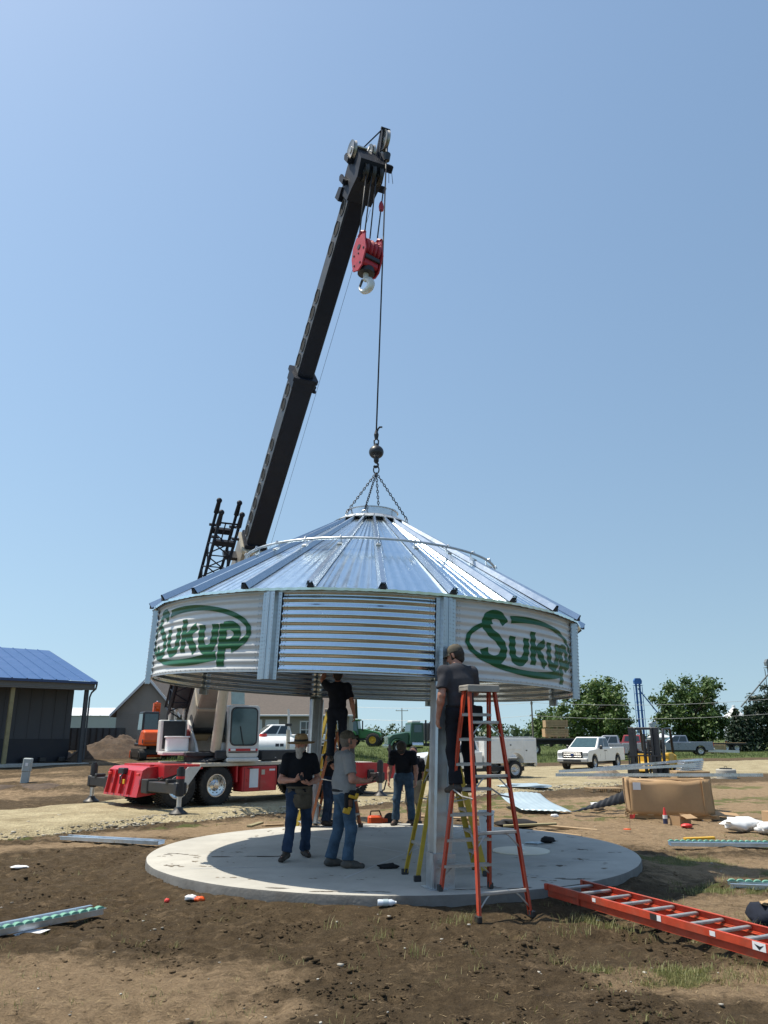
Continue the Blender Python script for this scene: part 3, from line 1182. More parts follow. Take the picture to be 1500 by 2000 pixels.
def ring_arc(t0, t1, w0, wm, w1):
    n = 110
    P, W = [], []
    for i in range(n + 1):
        u = i / n
        t = R(t0 + (t1 - t0) * u)
        P.append(Vector((0.99 * math.cos(t), 0.415 * math.sin(t))))
        W.append(w0 + (wm - w0) * min(1, u * 3) if u < 1 / 3 else wm + (w1 - wm) * max(0, (u - 0.6) / 0.4))
    return P, W


LOGO.append(ring_arc(113, -38, 0.085, 0.05, 0.07))
LOGO.append(ring_arc(132, 306, 0.05, 0.055, 0.095))


def lay_logo(a_mid, z_mid, su, sv, parent):
    mb = MB()
    for k, (pts, w) in enumerate(LOGO):
        if len(pts) == 2:
            pts = dens(pts, 0.012)
        if len(pts) < 3:
            continue
        m = len(pts)
        P = [Vector((p[0] * su, p[1] * sv)) for p in pts]
        ws = w if isinstance(w, list) else [w] * m
        off = 0.0030 + 0.0007 * k
        rows = []
        for i in range(m):
            d = (P[min(i + 1, m - 1)] - P[max(i - 1, 0)]).normalized()
            n_ = Vector((-d.y, d.x))
            row = []
            for j in range(11):
                q = P[i] + n_ * (j / 10 - 0.5) * ws[i] * su
                z = z_mid + q.y
                row.append(pol(a_mid + q.x / WALL_R, wall_r(z) + off, z))
            rows.append(row)
        mb.grid(rows)
    o = mb.build('logo', M_['logo_green'], parent, smooth=180, fix=False)
    o['label'] = 'green Sukup lettering inside a broken oval'
    return o


lay_logo(R(43.0), -0.555, 1.18, 0.875, wall_parts[18.3])
lay_logo(R(-46.3), -0.545, 1.29, 0.90, wall_parts[-70])
# ---------------------------------------------------------------- wheels
_wheel_cache = {}


def wheel(parent, c, r, w, rim_mat, tyre_mat=None, rim_k=0.58, side=1, name='wheel', lugs=0, axis=(0, 1, 0)):
    """tyre with rim child; the axle runs along local y, side=+1 shows its face towards -y"""
    key = (round(r, 3), round(w, 3), rim_mat.name, rim_k, side, lugs)
    if key not in _wheel_cache:
        h = w / 2
        RX = Matrix.Rotation(math.pi / 2, 4, 'X')
        mb = MB(RX)
        ri = r * rim_k
        mb.lathe([(ri, -h * 0.82), (ri * 1.06, -h * 0.98), (r * 0.90, -h), (r * 0.975, -h * 0.86), (r, -h * 0.6), (r, h * 0.6), (r * 0.975, h * 0.86), (r * 0.90, h), (ri * 1.06, h * 0.98), (ri, h * 0.82)], n=32)
        # tread blocks
        nb = lugs or 40
        for k in range(nb):
            a = 2 * math.pi * k / nb
            for s_ in (-1, 1):
                Mx = Matrix.Rotation(a + (math.pi / nb if s_ > 0 else 0), 4, 'Z') @ Matrix.Translation((r + (0.012 if not lugs else 0.03), 0, s_ * h * 0.45)) @ Matrix.Rotation(s_ * (0.0 if not lugs else 0.7), 4, 'X')
                vs_ = [(sx * (0.014 if not lugs else 0.04), sy * math.pi * r / nb * 0.36, sz * h * 0.42) for sx in (-1, 1) for sy in (-1, 1) for sz in (-1, 1)]
                mb.add(vs_, [(0, 1, 3, 2), (4, 6, 7, 5), (0, 4, 5, 1), (2, 3, 7, 6), (0, 2, 6, 4), (1, 5, 7, 3)], Mx)
        tyre = mb.mesh('wheel', tyre_mat or M_['rubber'], smooth=35)
        rb = MB(RX)
        z = h * 0.80 * side
        rb.lathe([(ri * 1.03, z), (ri * 0.93, z), (ri * 0.86, z * 0.55), (ri * 0.50, z * 0.35), (ri * 0.44, z * 0.42), (ri * 0.30, z * 0.6), (ri * 0.26, z * 1.02), (0.002, z * 1.05)], n=24)
        rb.lathe([(ri * 1.03, -z), (ri * 0.9, -z * 0.6), (0.002, -z * 0.5)], n=24)
        for k in range(8):
            a = 2 * math.pi * k / 8
            rb.cone((ri * 0.4 * math.cos(a), ri * 0.4 * math.sin(a), z * 0.4), (ri * 0.4 * math.cos(a), ri * 0.4 * math.sin(a), z * 0.62), ri * 0.05, n=6)
        rim = rb.mesh('rim', rim_mat, smooth=35)
        hb = MB(RX)
        for k in range(10):
            a = 2 * math.pi * k / 10
            n_ = 8
            pts = []
            for i in range(n_):
                t = 2 * math.pi * i / n_
                pts.append((ri * (0.68 + 0.085 * math.cos(t)) * math.cos(a) - ri * 0.085 * math.sin(t) * math.sin(a), ri * (0.68 + 0.085 * math.cos(t)) * math.sin(a) + ri * 0.085 * math.sin(t) * math.cos(a), z * 0.458))
            hb.add(pts, [list(range(n_))])
        holes = hb.mesh('rim_hole', M_['black'])
        _wheel_cache[key] = (tyre, rim, holes)
    t, rm, ho = _wheel_cache[key]
    o = put(name, t, parent, loc=c)
    q = put('rim', rm, o)
    put('rim_hole', ho, o)
    return o


# ---------------------------------------------------------------- mobile crane
CR = Vector((-7.1, 22.7, 0.02))
cr_a = math.atan2(0.68, 0.73)
crane = thing('mobile_crane', 'red and white truck crane with long black telescopic boom on the gravel drive', 'crane', CR, cr_a)
CW = Matrix.Translation(CR) @ Matrix.Rotation(cr_a, 4, 'Z')
CI = CW.inverted()
HALF = 1.25
b = MB()
b.box((4.6, 0, 0.80), (8.8, 0.95, 0.30), bev=0.02)
for x in (0.9, 2.1, 6.4, 7.4):
    b.cone((x, -1.0, 0.53), (x, 1.0, 0.53), 0.09)
b.box((3.6, 0, 0.72), (1.1, 1.6, 0.3), bev=0.02)
b.build('chassis', M_['black'], crane)
# rear outrigger housing
b = MB()
b.prism([(-0.14, 0.30), (-0.02, 0.98), (0.12, 1.06), (0.42, 1.08), (0.42, 0.36)], 'y', -0.85, 1.22)
b.prism([(0.42, 0.78), (0.42, 1.12), (1.6, 1.12), (1.6, 1.0), (0.95, 0.92)], 'y', -1.22, 1.22)
for y in (-0.35, 0.15, 0.6, 1.0):
    b.box((-0.10, y, 0.66), (0.12, 0.03, 0.62), rot=(0, R(10), 0))
b.build('rear_housing', M_['red'], crane)
b = MB()
b.box((-0.08, 0.2, 0.95), (0.16, 0.34, 0.16), bev=0.02)
b.tube([(-0.12, 0.05, 0.92), (-0.22, 0.05, 0.8), (-0.22, 0.05, 0.62)], 0.02, n=6)
b.build('rear_tow_box', M_['black'], crane)
b = MB()
b.box((-0.19, -0.12, 0.68), (0.03, 0.1, 0.12), bev=0.01)
b.build('hook_latch', M_['yellow'], crane)
b = MB()
b.box((-0.18, 0.12, 0.74), (0.03, 0.07, 0.2), bev=0.01)
b.build('reflector', M_['white'], crane)
for y in (-0.8, 0.95):
    b = MB()
    b.box((-0.12, y, 0.88), (0.05, 0.16, 0.07), bev=0.01)
    b.build('tail_light', M_['red_plastic'], crane)


def outrigger(x, s, yj, boxw=0.34):
    b = MB()
    b.box((x, s * (1.0 + yj) / 2, 0.60), (boxw * 0.8, abs(yj) - 1.0, 0.25), bev=0.015)
    b.box((x, s * 1.16, 0.60), (boxw, 0.34, 0.36), bev=0.02)
    b.box((x, s * (yj - 0.45), 0.76), (boxw * 0.9, 0.12, 0.12), bev=0.02)
    o = b.build('outrigger_beam', M_['steel_dark'], crane)
    b = MB()
    b.cone((x, s * yj, 0.42), (x, s * yj, 1.08), 0.105, n=16)
    b.cone((x, s * yj, 1.08), (x, s * yj, 1.13), 0.07, n=16)
    b.box((x, s * yj, 0.6), (0.3, 0.16, 0.30), bev=0.02)
    b.build('jack_sleeve', M_['black'], o, smooth=40)
    b = MB()
    b.cone((x, s * yj, 0.1), (x, s * yj, 0.45), 0.062, n=14)
    b.build('jack_ram', M_['alu'], o, smooth=40)
    b = MB(Matrix.Translation((x, s * yj, 0)))
    b.lathe([(0.001, -0.02), (0.23, -0.02), (0.23, 0.03), (0.12, 0.11), (0.09, 0.17), (0.001, 0.17)], n=18)
    b.build('jack_foot', M_['steel_dark'], o, smooth=40)
    if s < 0 and x < 1:
        b = MB()
        b.cone((x, s * yj, 0.84), (x, s * yj, 0.90), 0.110, n=16)
        b.build('warning_band', M_['red'], o)
    return o


outrigger(0.06, -1, 2.79)
outrigger(0.06, 1, 2.45)
outrigger(7.9, -1, 1.75, 0.26)
outrigger(7.9, 1, 1.95, 0.26)
# deck with pale edges
b = MB()
b.box((3.3, 0, 1.10), (3.6, 2.5, 0.10), bev=0.012)
b.box((6.6, 0, 1.03), (3.0, 2.3, 0.06), bev=0.012)
b.build('deck', M_['cream'], crane)
b = MB()
for y in (-1.275, 1.235):
    b = MB()
    b.prism([(0.62, 0.60), (1.12, 1.06), (1.52, 1.06), (1.16, 0.60)], 'y', y, y + 0.04)
    b.build('mudguard', M_['offwhite'], crane)
b = MB()
b.box((1.5, -0.6, 0.95), (2.4, 0.05, 0.35))
b.box((2.75, -0.95, 0.85), (0.05, 0.5, 0.5))
b.build('inner_guard', M_['red'], crane)
b = MB()
b.box((3.5, -1.03, 0.68), (1.22, 0.50, 0.70), bev=0.02)
b.box((3.5, 1.03, 0.68), (1.22, 0.50, 0.70), bev=0.02)
tb = b.build('tool_box', M_['red'], crane)
for (x, z, w, h, mt) in ((3.28, 0.70, 0.30, 0.52, 'paper'), (3.60, 0.86, 0.12, 0.14, 'cream'), (3.92, 0.92, 0.2, 0.05, 'paper')):
    b = MB()
    b.box((x, -1.287, z), (w, 0.008, h))
    b.build('sticker', M_[mt], tb)
b = MB()
b.tube([(3.05, -1.29, 0.98), (3.05, -1.33, 0.98), (3.2, -1.33, 0.98), (3.2, -1.29, 0.98)], 0.012, n=6)
b.build('handle', M_['steel_dark'], tb)
b = MB()
b.box((4.75, -1.0, 0.78), (1.15, 0.5, 0.62), bev=0.02)
b.box((5.75, -0.95, 0.75), (0.75, 0.55, 0.66), bev=0.02)
b.box((5.0, 1.0, 0.78), (1.9, 0.5, 0.62), bev=0.02)
for z in (0.55, 0.75, 0.95):
    b.box((4.75, -1.27, z), (1.0, 0.05, 0.03))
b.build('battery_box', M_['black'], crane)
b = MB()
b.box((4.55, -0.75, 1.33), (1.7, 0.55, 0.30), bev=0.02)
b.build('hydraulic_tank', M_['black'], crane)
b = MB()
b.box((4.1, -0.85, 1.20), (0.5, 0.25, 0.08), bev=0.02)
b.tube([(3.9, -0.9, 1.18), (4.2, -1.0, 1.26), (4.7, -0.95, 1.22)], 0.03, n=8)
b.build('ratchet_gear', M_['alu'], crane)
for k in range(5):
    b = MB()
    y = -1.0 + 0.09 * k
    b.tube([(1.7, y, 1.17), (2.2, y - 0.04, 1.24 + 0.03 * k), (2.9, y + 0.05, 1.19), (4.0, y + 0.1, 1.21)], 0.022, n=6)
    b.build('hydraulic_hose', M_['black'], crane, smooth=180)
for x in (2.95, 3.5, 4.05):
    b = MB()
    b.box((x, -1.284, 0.68), (0.008, 0.006, 0.66))
    b.build('panel_seam', M_['black'], tb)
for k in range(4):
    b = MB()
    b.box((5.75, -1.24, 0.42 + 0.17 * k), (0.6, 0.12, 0.025), bev=0.005)
    b.build('step', M_['alu'], crane)
b = MB()
b.tube([(5.45, -1.27, 1.06), (5.45, -1.27, 1.6), (6.05, -1.27, 1.6), (6.05, -1.27, 1.06)], 0.018, n=6)
b.build('grab_rail', M_['cream'], crane)
# front deck and carrier cab
b = MB()
b.prism([(6.75, 0.42), (6.95, 0.34), (7.3, 0.30), (9.05, 0.52), (9.05, 0.98), (8.4, 1.02), (6.75, 1.06)], 'y', -1.25, -0.2)
b.prism([(6.75, 0.42), (6.95, 0.34), (7.3, 0.30), (9.05, 0.52), (9.05, 0.98), (8.4, 1.02), (6.75, 1.06)], 'y', 0.2, 1.25)
b.build('front_wing', M_['red'], crane)
b = MB()
b.prism([(6.7, 1.06), (6.7, 1.62), (7.0, 1.72), (7.7, 1.72), (8.1, 1.35), (8.3, 1.06)], 'y', 0.25, 1.2)
cc = b.build('carrier_cab', M_['offwhite'], crane)
b = MB()
b.prism([(6.82, 1.25), (6.82, 1.58), (7.05, 1.66), (7.62, 1.66), (7.9, 1.36), (7.9, 1.25)], 'y', 0.235, 0.246)
b.prism([(6.82, 1.25), (6.82, 1.58), (7.05, 1.66), (7.62, 1.66), (7.9, 1.36), (7.9, 1.25)], 'y', 1.204, 1.215)
b.build('cab_window', M_['glass'], cc)
b = MB()
b.box((7.3, -0.5, 1.32), (0.75, 0.5, 0.42), bev=0.03)
b.build('air_cleaner', M_['black'], crane)
b = MB()
b.box((6.9, -0.75, 1.12), (0.5, 0.4, 0.1), bev=0.02)
b.build('step_plate', M_['alu'], crane)
b = MB()
b.cone((8.95, -1.1, 0.95), (8.95, -1.1, 1.62), 0.045, n=10)
b.box((8.95, -1.1, 1.3), (0.07, 0.07, 0.5))
b.build('marker_post', M_['black'], crane)
b = MB()
b.tube([(7.3, -1.2, 0.34), (7.5, -1.3, 0.12), (8.0, -1.32, 0.05), (8.5, -1.3, 0.16), (8.7, -1.2, 0.46)], 0.028, n=6)
b.build('hose', M_['black'], crane, smooth=180)
for x in (0.9, 2.1):
    for s in (-1, 1):
        wheel(crane, (x, s * 1.06, 0.535), 0.535, 0.29, M_['chrome'], side=(1 if s < 0 else -1))
        wheel(crane, (x, s * 0.74, 0.535), 0.535, 0.27, M_['steel_dark'], side=(1 if s < 0 else -1))
for x in (5.35 + 1.0, 7.4):
    for s in (-1, 1):
        wheel(crane, (x, s * 1.02, 0.52), 0.52, 0.30, M_['chrome'], side=(1 if s < 0 else -1))

# ---- superstructure, turned so that the boom points at the pad
UP = Matrix.Translation((2.48, 0, 1.16)) @ Matrix.Rotation(math.atan2(-0.911, 0.411) - cr_a, 4, 'Z')
b = MB(UP)
b.cone((0, 0, 0), (0, 0, 0.16), 0.72, n=32)
b.box((-0.2, 0, 0.22), (2.3, 1.7, 0.12), bev=0.02)
b.box((0.95, 0.2, 0.2), (0.4, 0.5, 0.24), bev=0.03)
b.build('turntable', M_['black'], crane, smooth=35)
for y in (-0.46, 0.40):
    b = MB(UP)
    b.prism([(-1.75, 0.28), (-1.7, 0.9), (-1.5, 1.18), (-1.2, 1.22), (-0.9, 1.05), (0.2, 0.5), (0.5, 0.28)], 'y', y, y + 0.06)
    b.build('boom_bracket', M_['offwhite'], crane)
b = MB(UP)
b.box((0.15, -0.98, 0.24), (0.9, 0.95, 0.09), bev=0.015)
b.build('side_platform', M_['offwhite'], crane)
# engine radiator with dark grille
b = MB(UP)
b.box((-0.62, -1.02, 0.72), (0.5, 0.78, 0.95), bev=0.02)
eh = b.build('engine_housing', M_['offwhite'], crane)
b = MB(UP)
b.box((-0.36, -1.0, 0.76), (0.03, 0.66, 0.80))
for k in range(13):
    b.box((-0.338, -1.0, 0.40 + k * 0.06), (0.02, 0.64, 0.018))
b.build('radiator_grille', M_['black'], eh)
b = MB(UP)
b.box((0.12, -0.98, 0.49), (0.42, 0.62, 0.40), bev=0.03)
b.box((0.12, -0.98, 0.70), (0.48, 0.68, 0.045), bev=0.02)
ic = b.build('wrapped_crate', M_['plastic_white'], crane)
b = MB(UP)
b.box((-0.95, -0.62, 0.75), (0.7, 0.3, 0.35), bev=0.05)
b.build('winch_cover', M_['red'], crane)
b = MB(UP)
b.cone((-1.0, -0.36, 1.02), (-1.0, 0.34, 1.02), 0.26, n=20)
b.cone((-1.0, -0.40, 1.02), (-1.0, -0.36, 1.02), 0.36, n=20)
b.build('winch_drum', M_['steel_dark'], crane, smooth=40)
b = MB(UP)
b.box((-1.95, 0, 0.62), (0.6, 2.1, 0.8), bev=0.04)
b.build('counterweight', M_['offwhite'], crane)
b = MB(UP)
for (x, y, z0, z1) in ((-0.4, -0.75, 1.15, 1.65), (-0.6, -0.95, 1.15, 1.5), (-0.45, -1.15, 1.15, 1.55), (-0.75, -0.65, 1.0, 1.6)):
    b.tube([(x, y, z0), (x, y, z1 - 0.1), (x + 0.06, y, z1), (x + 0.16, y, z1)], 0.045, n=8)
b.build('exhaust_pipes', M_['offwhite'], crane, smooth=180)
# operator cab


def rrect(w, h, r, n=5, cx=0.0, cz=0.0):
    pts = []
    for (sx, sz, a0) in ((1, 1, 0), (-1, 1, 90), (-1, -1, 180), (1, -1, 270)):
        for i in range(n + 1):
            a = R(a0 + 90 * i / n)
            pts.append((cx + sx * (w / 2 - r) + r * math.cos(a), cz + sz * (h / 2 - r) + r * math.sin(a)))
    return pts


b = MB(UP)
b.prism(rrect(0.98, 1.52, 0.10, cx=0.74, cz=0.86), 'x', -0.15, 1.18, rrect(0.94, 1.48, 0.10, cx=0.74, cz=0.86))
b.prism(rrect(0.90, 1.44, 0.10, cx=0.74, cz=0.86), 'x', 1.18, 1.22)
b.box((0.5, 0.74, 0.06), (1.5, 0.95, 0.12), bev=0.03)
oc = b.build('operator_cab', M_['offwhite'], crane, smooth=35)
b = MB(UP)
b.prism(rrect(0.74, 1.02, 0.13, cx=0.74, cz=1.00), 'x', 1.215, 1.232)
b.build('windscreen', M_['glass_teal'], oc)
b = MB(UP)
pts = rrect(0.78, 1.06, 0.14, cx=0.74, cz=1.00)
b.tube([(1.228, p[0], p[1]) for p in pts], 0.02, n=6, closed=True)
b.build('windscreen_seal', M_['black'], oc, smooth=180)
for y in (0.232, 1.238):
    b = MB(UP)
    b.prism([(0.15, 0.55), (0.15, 1.42), (0.95, 1.42), (1.05, 0.9), (1.05, 0.55)], 'y', y, y + 0.012)
    b.build('side_window', M_['glass'], oc)
b = MB(UP)
b.box((1.226, 0.74, 0.34), (0.02, 0.86, 0.07))
b.build('red_stripe', M_['red'], oc)
b = MB(UP)
b.box((1.226, 0.74, 0.275), (0.02, 0.86, 0.03))
b.build('black_stripe', M_['black'], oc)
for y in (0.44, 1.03):
    b = MB(UP)
    b.box((1.243, y, 0.34), (0.03, 0.15, 0.06), bev=0.01)
    b.build('headlight', M_['plastic_white'], oc)
b = MB(UP)
b.tube([(1.25, 0.74, 0.47), (1.27, 0.7, 0.62), (1.26, 0.62, 1.0)], 0.012, n=6)
b.build('wiper', M_['black'], oc)
b = MB(UP)
b.box((0.55, 0.72, 0.95), (0.4, 0.42, 0.5), bev=0.08)
b.build('driver_seat', M_['cloth_black'], oc)
b = MB(UP)
b.box((1.05, 0.55, 1.83), (0.03, 0.40, 0.42), rot=(0, R(-15), 0))
b.build('roof_guard_glass', pm('pale green glass', (0.42, 0.52, 0.47), 0.2, var=0.1), oc)

# ---- boom
P0, TIP = Vector((-5.9, 25.6, 2.2)), Vector((-0.37, 13.5, 13.45))
BW = frame(P0, TIP - P0)
BM = CI @ BW
BL = (TIP - P0).length


def box_boom(b, x0, x1, w0, h0, w1=None, h1=None, cf=0.12):
    w1, h1 = w1 or w0, h1 or h0

    def sec(w, h):
        c = cf * w
        return [(-w + c, -h), (w - c, -h), (w, -h + c), (w, h - c), (w - c, h), (-w + c, h), (-w, h - c), (-w, -h + c)]
    b.prism(sec(w0, h0), 'x', x0, x1, sec(w1, h1))


b = MB(BM)
box_boom(b, 0.5, 7.35, 0.33, 0.42)
b.prism([(-0.45, -0.18), (-0.45, 0.30), (0.0, 0.42), (0.5, 0.42), (0.5, -0.42), (0.25, -0.42)], 'y', -0.33, 0.33)
base_boom = b.build('boom_base_section', M_['tan'], crane)
b = MB(BM)
for x in (1.2, 4.2, 7.28):
    box_boom(b, x, x + 0.10, 0.36, 0.45)
b.build('boom_band', M_['cream'], base_boom)
b = MB(BM)
b.cone((0, -0.5, 0), (0, 0.5, 0), 0.12, n=14)
b.build('boom_pivot', M_['steel_dark'], base_boom, smooth=40)
b = MB(BM)
box_boom(b, 7.40, 12.45, 0.25, 0.31)
box_boom(b, 7.40, 7.52, 0.30, 0.36)
mid_boom = b.build('boom_middle_section', M_['boom_black'], crane)
b = MB(BM)
box_boom(b, 12.18, 12.47, 0.275, 0.335)
box_boom(b, 12.40, 12.50, 0.305, 0.365)
for k in range(4):
    b.box((12.2 + 0.08 * k, 0.30, -0.25 + 0.08 * k), (0.06, 0.06, 0.14))
b.build('boom_collar', M_['boom_black'], mid_boom)
b = MB(BM)
box_boom(b, 12.5, 16.82, 0.195, 0.245)
fly_boom = b.build('boom_fly_section', M_['boom_black'], crane)
M_['boom_hole_shade'] = pm('boom hole shade', (0.004, 0.004, 0.005), 0.9)  # near-black discs stand in for the shade inside the holes
M_['boom_side_lit'] = pm('sunlit boom side', (0.045, 0.048, 0.055), 0.5, var=0.3, scale=4, dirt=(0.11, 0.105, 0.10), dirt_amt=0.5)  # paler than the boom black: sunlight on this flank put into the colour


def side_strip(x0, x1, w, h, xs_, parent):
    """side plate with rimmed dark discs for the oval lightening holes on the left flank (local -y)"""
    b = MB(BM)
    b.box(((x0 + x1) / 2, -w - 0.006, 0), (x1 - x0, 0.012, 2 * h * 0.84))
    b.build('boom_side_plate', M_['boom_side_lit'], parent)
    for x in xs_:
        for s in (-1,):
            y = s * (w + 0.012)
            h_ = MB(BM)
            pts = [(x + 0.155 * math.cos(t), y + s * 0.003, 0.02 + 0.125 * math.sin(t)) for t in [2 * math.pi * i / 16 for i in range(16)]]
            h_.add(pts, [list(range(16))])
            o = h_.build('boom_hole_shade', M_['boom_hole_shade'], parent)
            r = MB(BM)
            r.tube([(p[0] + (p[0] - x) * 0.10, p[1] + s * 0.003, p[2] + (p[2] - 0.02) * 0.10) for p in pts], 0.013, n=5, closed=True)
            r.build('hole_rim', M_['boom_side_lit'], o)


side_strip(7.55, 12.15, 0.25, 0.31, [7.75, 8.2, 8.65, 9.1, 9.55, 10.0, 10.45, 11.6, 12.0], mid_boom)
side_strip(12.55, 16.6, 0.195, 0.245, [12.8, 13.2, 13.6, 14.0, 14.4, 15.5, 15.95, 16.4], fly_boom)
# lift cylinder
pc0 = UP @ Vector((0.92, 0.0, 0.32))
pc1 = BM @ Vector((4.3, 0, -0.5))
b = MB()
b.cone(pc0, pc0 + (pc1 - pc0) * 0.66, 0.15, n=18)
b.cone(pc0 + (pc1 - pc0) * 0.64, pc0 + (pc1 - pc0) * 0.68, 0.17, n=18)
cyl = b.build('lift_cylinder', M_['cream'], crane, smooth=40)
b = MB()
b.cone(pc0 + (pc1 - pc0) * 0.66, pc1, 0.09, n=14)
b.build('cylinder_rod', M_['chrome'], cyl, smooth=40)
b = MB(BM)
b.box((4.3, 0, -0.48), (0.4, 0.3, 0.2), bev=0.03)
b.build('cylinder_lug', M_['tan'], cyl)
BH = BM @ Matrix.Translation((0.27, 0, 0))
# boom head
b = MB(BH)
b.prism([(16.35, -0.27), (16.35, 0.28), (16.75, 0.36), (17.2, 0.36), (17.35, 0.1), (17.25, -0.42), (16.9, -0.52), (16.6, -0.36)], 'y', -0.26, 0.30)
b.prism([(16.2, 0.2), (16.2, 0.5), (16.45, 0.42), (16.5, 0.2)], 'y', -0.30, 0.2)
head = b.build('boom_head', M_['boom_black'], crane)
b = MB(BH)
for (x, y) in ((17.05, -0.36), (16.62, -0.34)):
    n_ = 10
    pts = [(x - 0.05, 0.0), (x + 0.06, 0.0), (x + 0.10, 0.40), (x + 0.03, 0.47), (x - 0.04, 0.40)]
    b.prism(pts, 'y', y, y + 0.05)
    b.box((x + 0.02, y + 0.1, 0.1), (0.1, 0.25, 0.12))
b.build('jib_lug', M_['boom_black'], head)


def sheave(b, c, r, w, ax='y'):
    RX = Matrix.Translation(c) @ Matrix.Rotation(math.pi / 2, 4, 'X')
    b.lathe([(0.002, -w / 2), (r * 0.3, -w / 2), (r * 0.35, -w * 0.3), (r * 0.8, -w * 0.3), (r, -w / 2), (r * 0.9, 0), (r, w / 2), (r * 0.8, w * 0.3), (r * 0.35, w * 0.3), (r * 0.3, w / 2), (0.002, w / 2)], n=24, M=RX)


M_['sheave'] = pm('worn sheave steel', (0.34, 0.33, 0.32), 0.4, metal=0.7, var=0.2, scale=9)
for (c, r, mt) in (((17.25, -0.30, 0.22), 0.21, 'sheave'), ((17.02, 0.02, 0.42), 0.19, 'steel_dark'), ((17.3, 0.12, 0.25), 0.19, 'sheave'), ((17.62, 0.30, 0.16), 0.23, 'sheave'), ((17.0, -0.12, -0.45), 0.19, 'steel_dark'), ((17.0, 0.04, -0.45), 0.19, 'steel_dark'), ((17.0, 0.20, -0.45), 0.19, 'steel_dark')):
    b = MB(BH)
    sheave(b, c, r, 0.08)
    b.build('sheave', M_[mt], head, smooth=35)
b = MB(BH)
b.prism([(17.05, -0.05), (17.1, 0.2), (17.55, 0.42), (17.82, 0.36), (17.86, 0.28), (17.5, 0.0), (17.3, -0.2)], 'y', 0.355, 0.375)
b.prism([(17.05, -0.05), (17.1, 0.2), (17.75, 0.40), (17.82, 0.36), (17.86, 0.28), (17.4, 0.0), (17.3, -0.2)], 'y', 0.225, 0.245)
b.tube([(17.83, 0.2, 0.32), (17.83, 0.40, 0.32)], 0.03, n=8)
b.tube([(17.78, 0.23, 0.36), (17.2, -0.05, 0.58)], 0.015, n=6)
b.box((17.15, 0.48, 0.05), (0.16, 0.26, 0.14), bev=0.02)
b.box((16.75, 0.42, -0.2), (0.14, 0.2, 0.1), bev=0.02)
b.build('nose_bracket', M_['boom_black'], head)
b = MB(BH)
b.box((17.28, -0.14, 0.12), (0.26, 0.22, 0.05), rot=(0, R(25), 0), bev=0.01)
b.box((17.33, 0.08, 0.34), (0.3, 0.05, 0.05), rot=(0, R(-30), R(20)))
b.build('head_plate', M_['alu'], head)

# ---- stowed lattice jib along the left flank
b = MB(BM)
jy0, jy1, jz0, jz1 = -1.14, -0.60, -0.30, 0.25
X0, X1 = 0.6, 8.2
ch = [(jy0, jz0), (jy1, jz0), (jy0, jz1), (jy1, jz1)]
for (y, z) in ch:
    b.tube([(X0, y, z), (X1, y, z)], 0.042, n=8)
jib = b.build('lattice_jib', M_['boom_black'], crane, smooth=180)
b = MB(BM)
nb_ = 17
for k in range(nb_):
    xa, xb = X0 + (X1 - 0.75 - X0) * k / nb_, X0 + (X1 - 0.75 - X0) * (k + 1) / nb_
    f = k % 2
    for (p, q) in ((ch[0], ch[1]), (ch[2], ch[3]), (ch[0], ch[2]), (ch[1], ch[3])):
        s_, e_ = (p, q) if f else (q, p)
        b.tube([(xa, *s_), (xb, *e_)], 0.020, n=5)
    if k % 2 == 0:
        for (p, q) in ((ch[0], ch[1]), (ch[2], ch[3])):
            b.tube([(xa, *p), (xa, *q)], 0.018, n=5)
b.build('jib_lacing', M_['boom_black'], jib)
b = MB(BM)
b.box((X1 - 0.72, (jy0 + jy1) / 2, jz0), (0.16, 0.60, 0.10))
b.box((X1 - 0.72, (jy0 + jy1) / 2, jz1), (0.16, 0.60, 0.10))
b.tube([(X1 - 0.08, jy0, jz0), (X1 - 0.08, jy1, jz0)], 0.026, n=6)
b.tube([(X1 - 0.08, jy0 + .18, jz0), (X1 - 0.72, jy0 + .18, jz0)], 0.018, n=6)
b.tube([(X1 - 0.08, jy0 + .36, jz0), (X1 - 0.72, jy0 + .36, jz0)], 0.018, n=6)
for (y, z) in ch:
    b.cone((X1 - 0.15, y, z), (X1 + 0.22, y, z), 0.07, 0.055, n=10)
    b.ellip((X1 + 0.24, y, z), 0.075)
    b.box((X1 - 0.55, y, z), (0.05, 0.2, 0.06))
b.build('jib_end_frame', M_['boom_black'], jib)
b = MB(BM)
b.box((1.6, -0.86, 0), (1.0, 0.5, 0.6), bev=0.05)
b.build('jib_foot', M_['black'], jib)
for x in (2.6, 6.8):
    b = MB(BM)
    b.box((x, -0.5, 0.1), (0.1, 0.4, 0.3))
    b.build('jib_bracket', M_['black'], jib)

# ---- hoist ropes
HOOK_C = Vector((-0.33, 13.25, 10.98))
BALL = Vector((-0.14, 13.2, 6.85))


def wpt(*p):
    return BW @ (Vector(p) + Vector((0.27, 0, 0)))


nose = wpt(17.55, 0.30, -0.10)
lines = [(wpt(17.0, -0.12, -0.62), HOOK_C + Vector((-0.17, 0.05, 0.42))), (wpt(17.0, 0.0, -0.62), HOOK_C + Vector((-0.06, -0.08, 0.42))), (wpt(17.0, 0.1, -0.62), HOOK_C + Vector((0.05, 0.0, 0.42))), (wpt(16.8, 0.40, -0.4), HOOK_C + Vector((0.20, -0.1, 0.36)))]
for p, q in lines:
    b = MB()
    b.tube([CI @ p, CI @ q], 0.0135, n=6)
    b.build('hoist_rope', M_['rope'], crane, smooth=180)
b = MB()
b.tube([CI @ nose, CI @ (BALL + Vector((0, 0, 0.42)))], 0.0145, n=6)
b.build('hoist_rope', M_['rope'], crane, smooth=180)
b = MB(BM)
b.tube([(16.6, 0.26, -0.40), (12, 0.30, -0.44), (7.5, 0.33, -0.48), (1.5, 0.3, -0.5)], 0.004, n=5)
b.build('trip_wire', M_['rope'], crane)
b = MB()
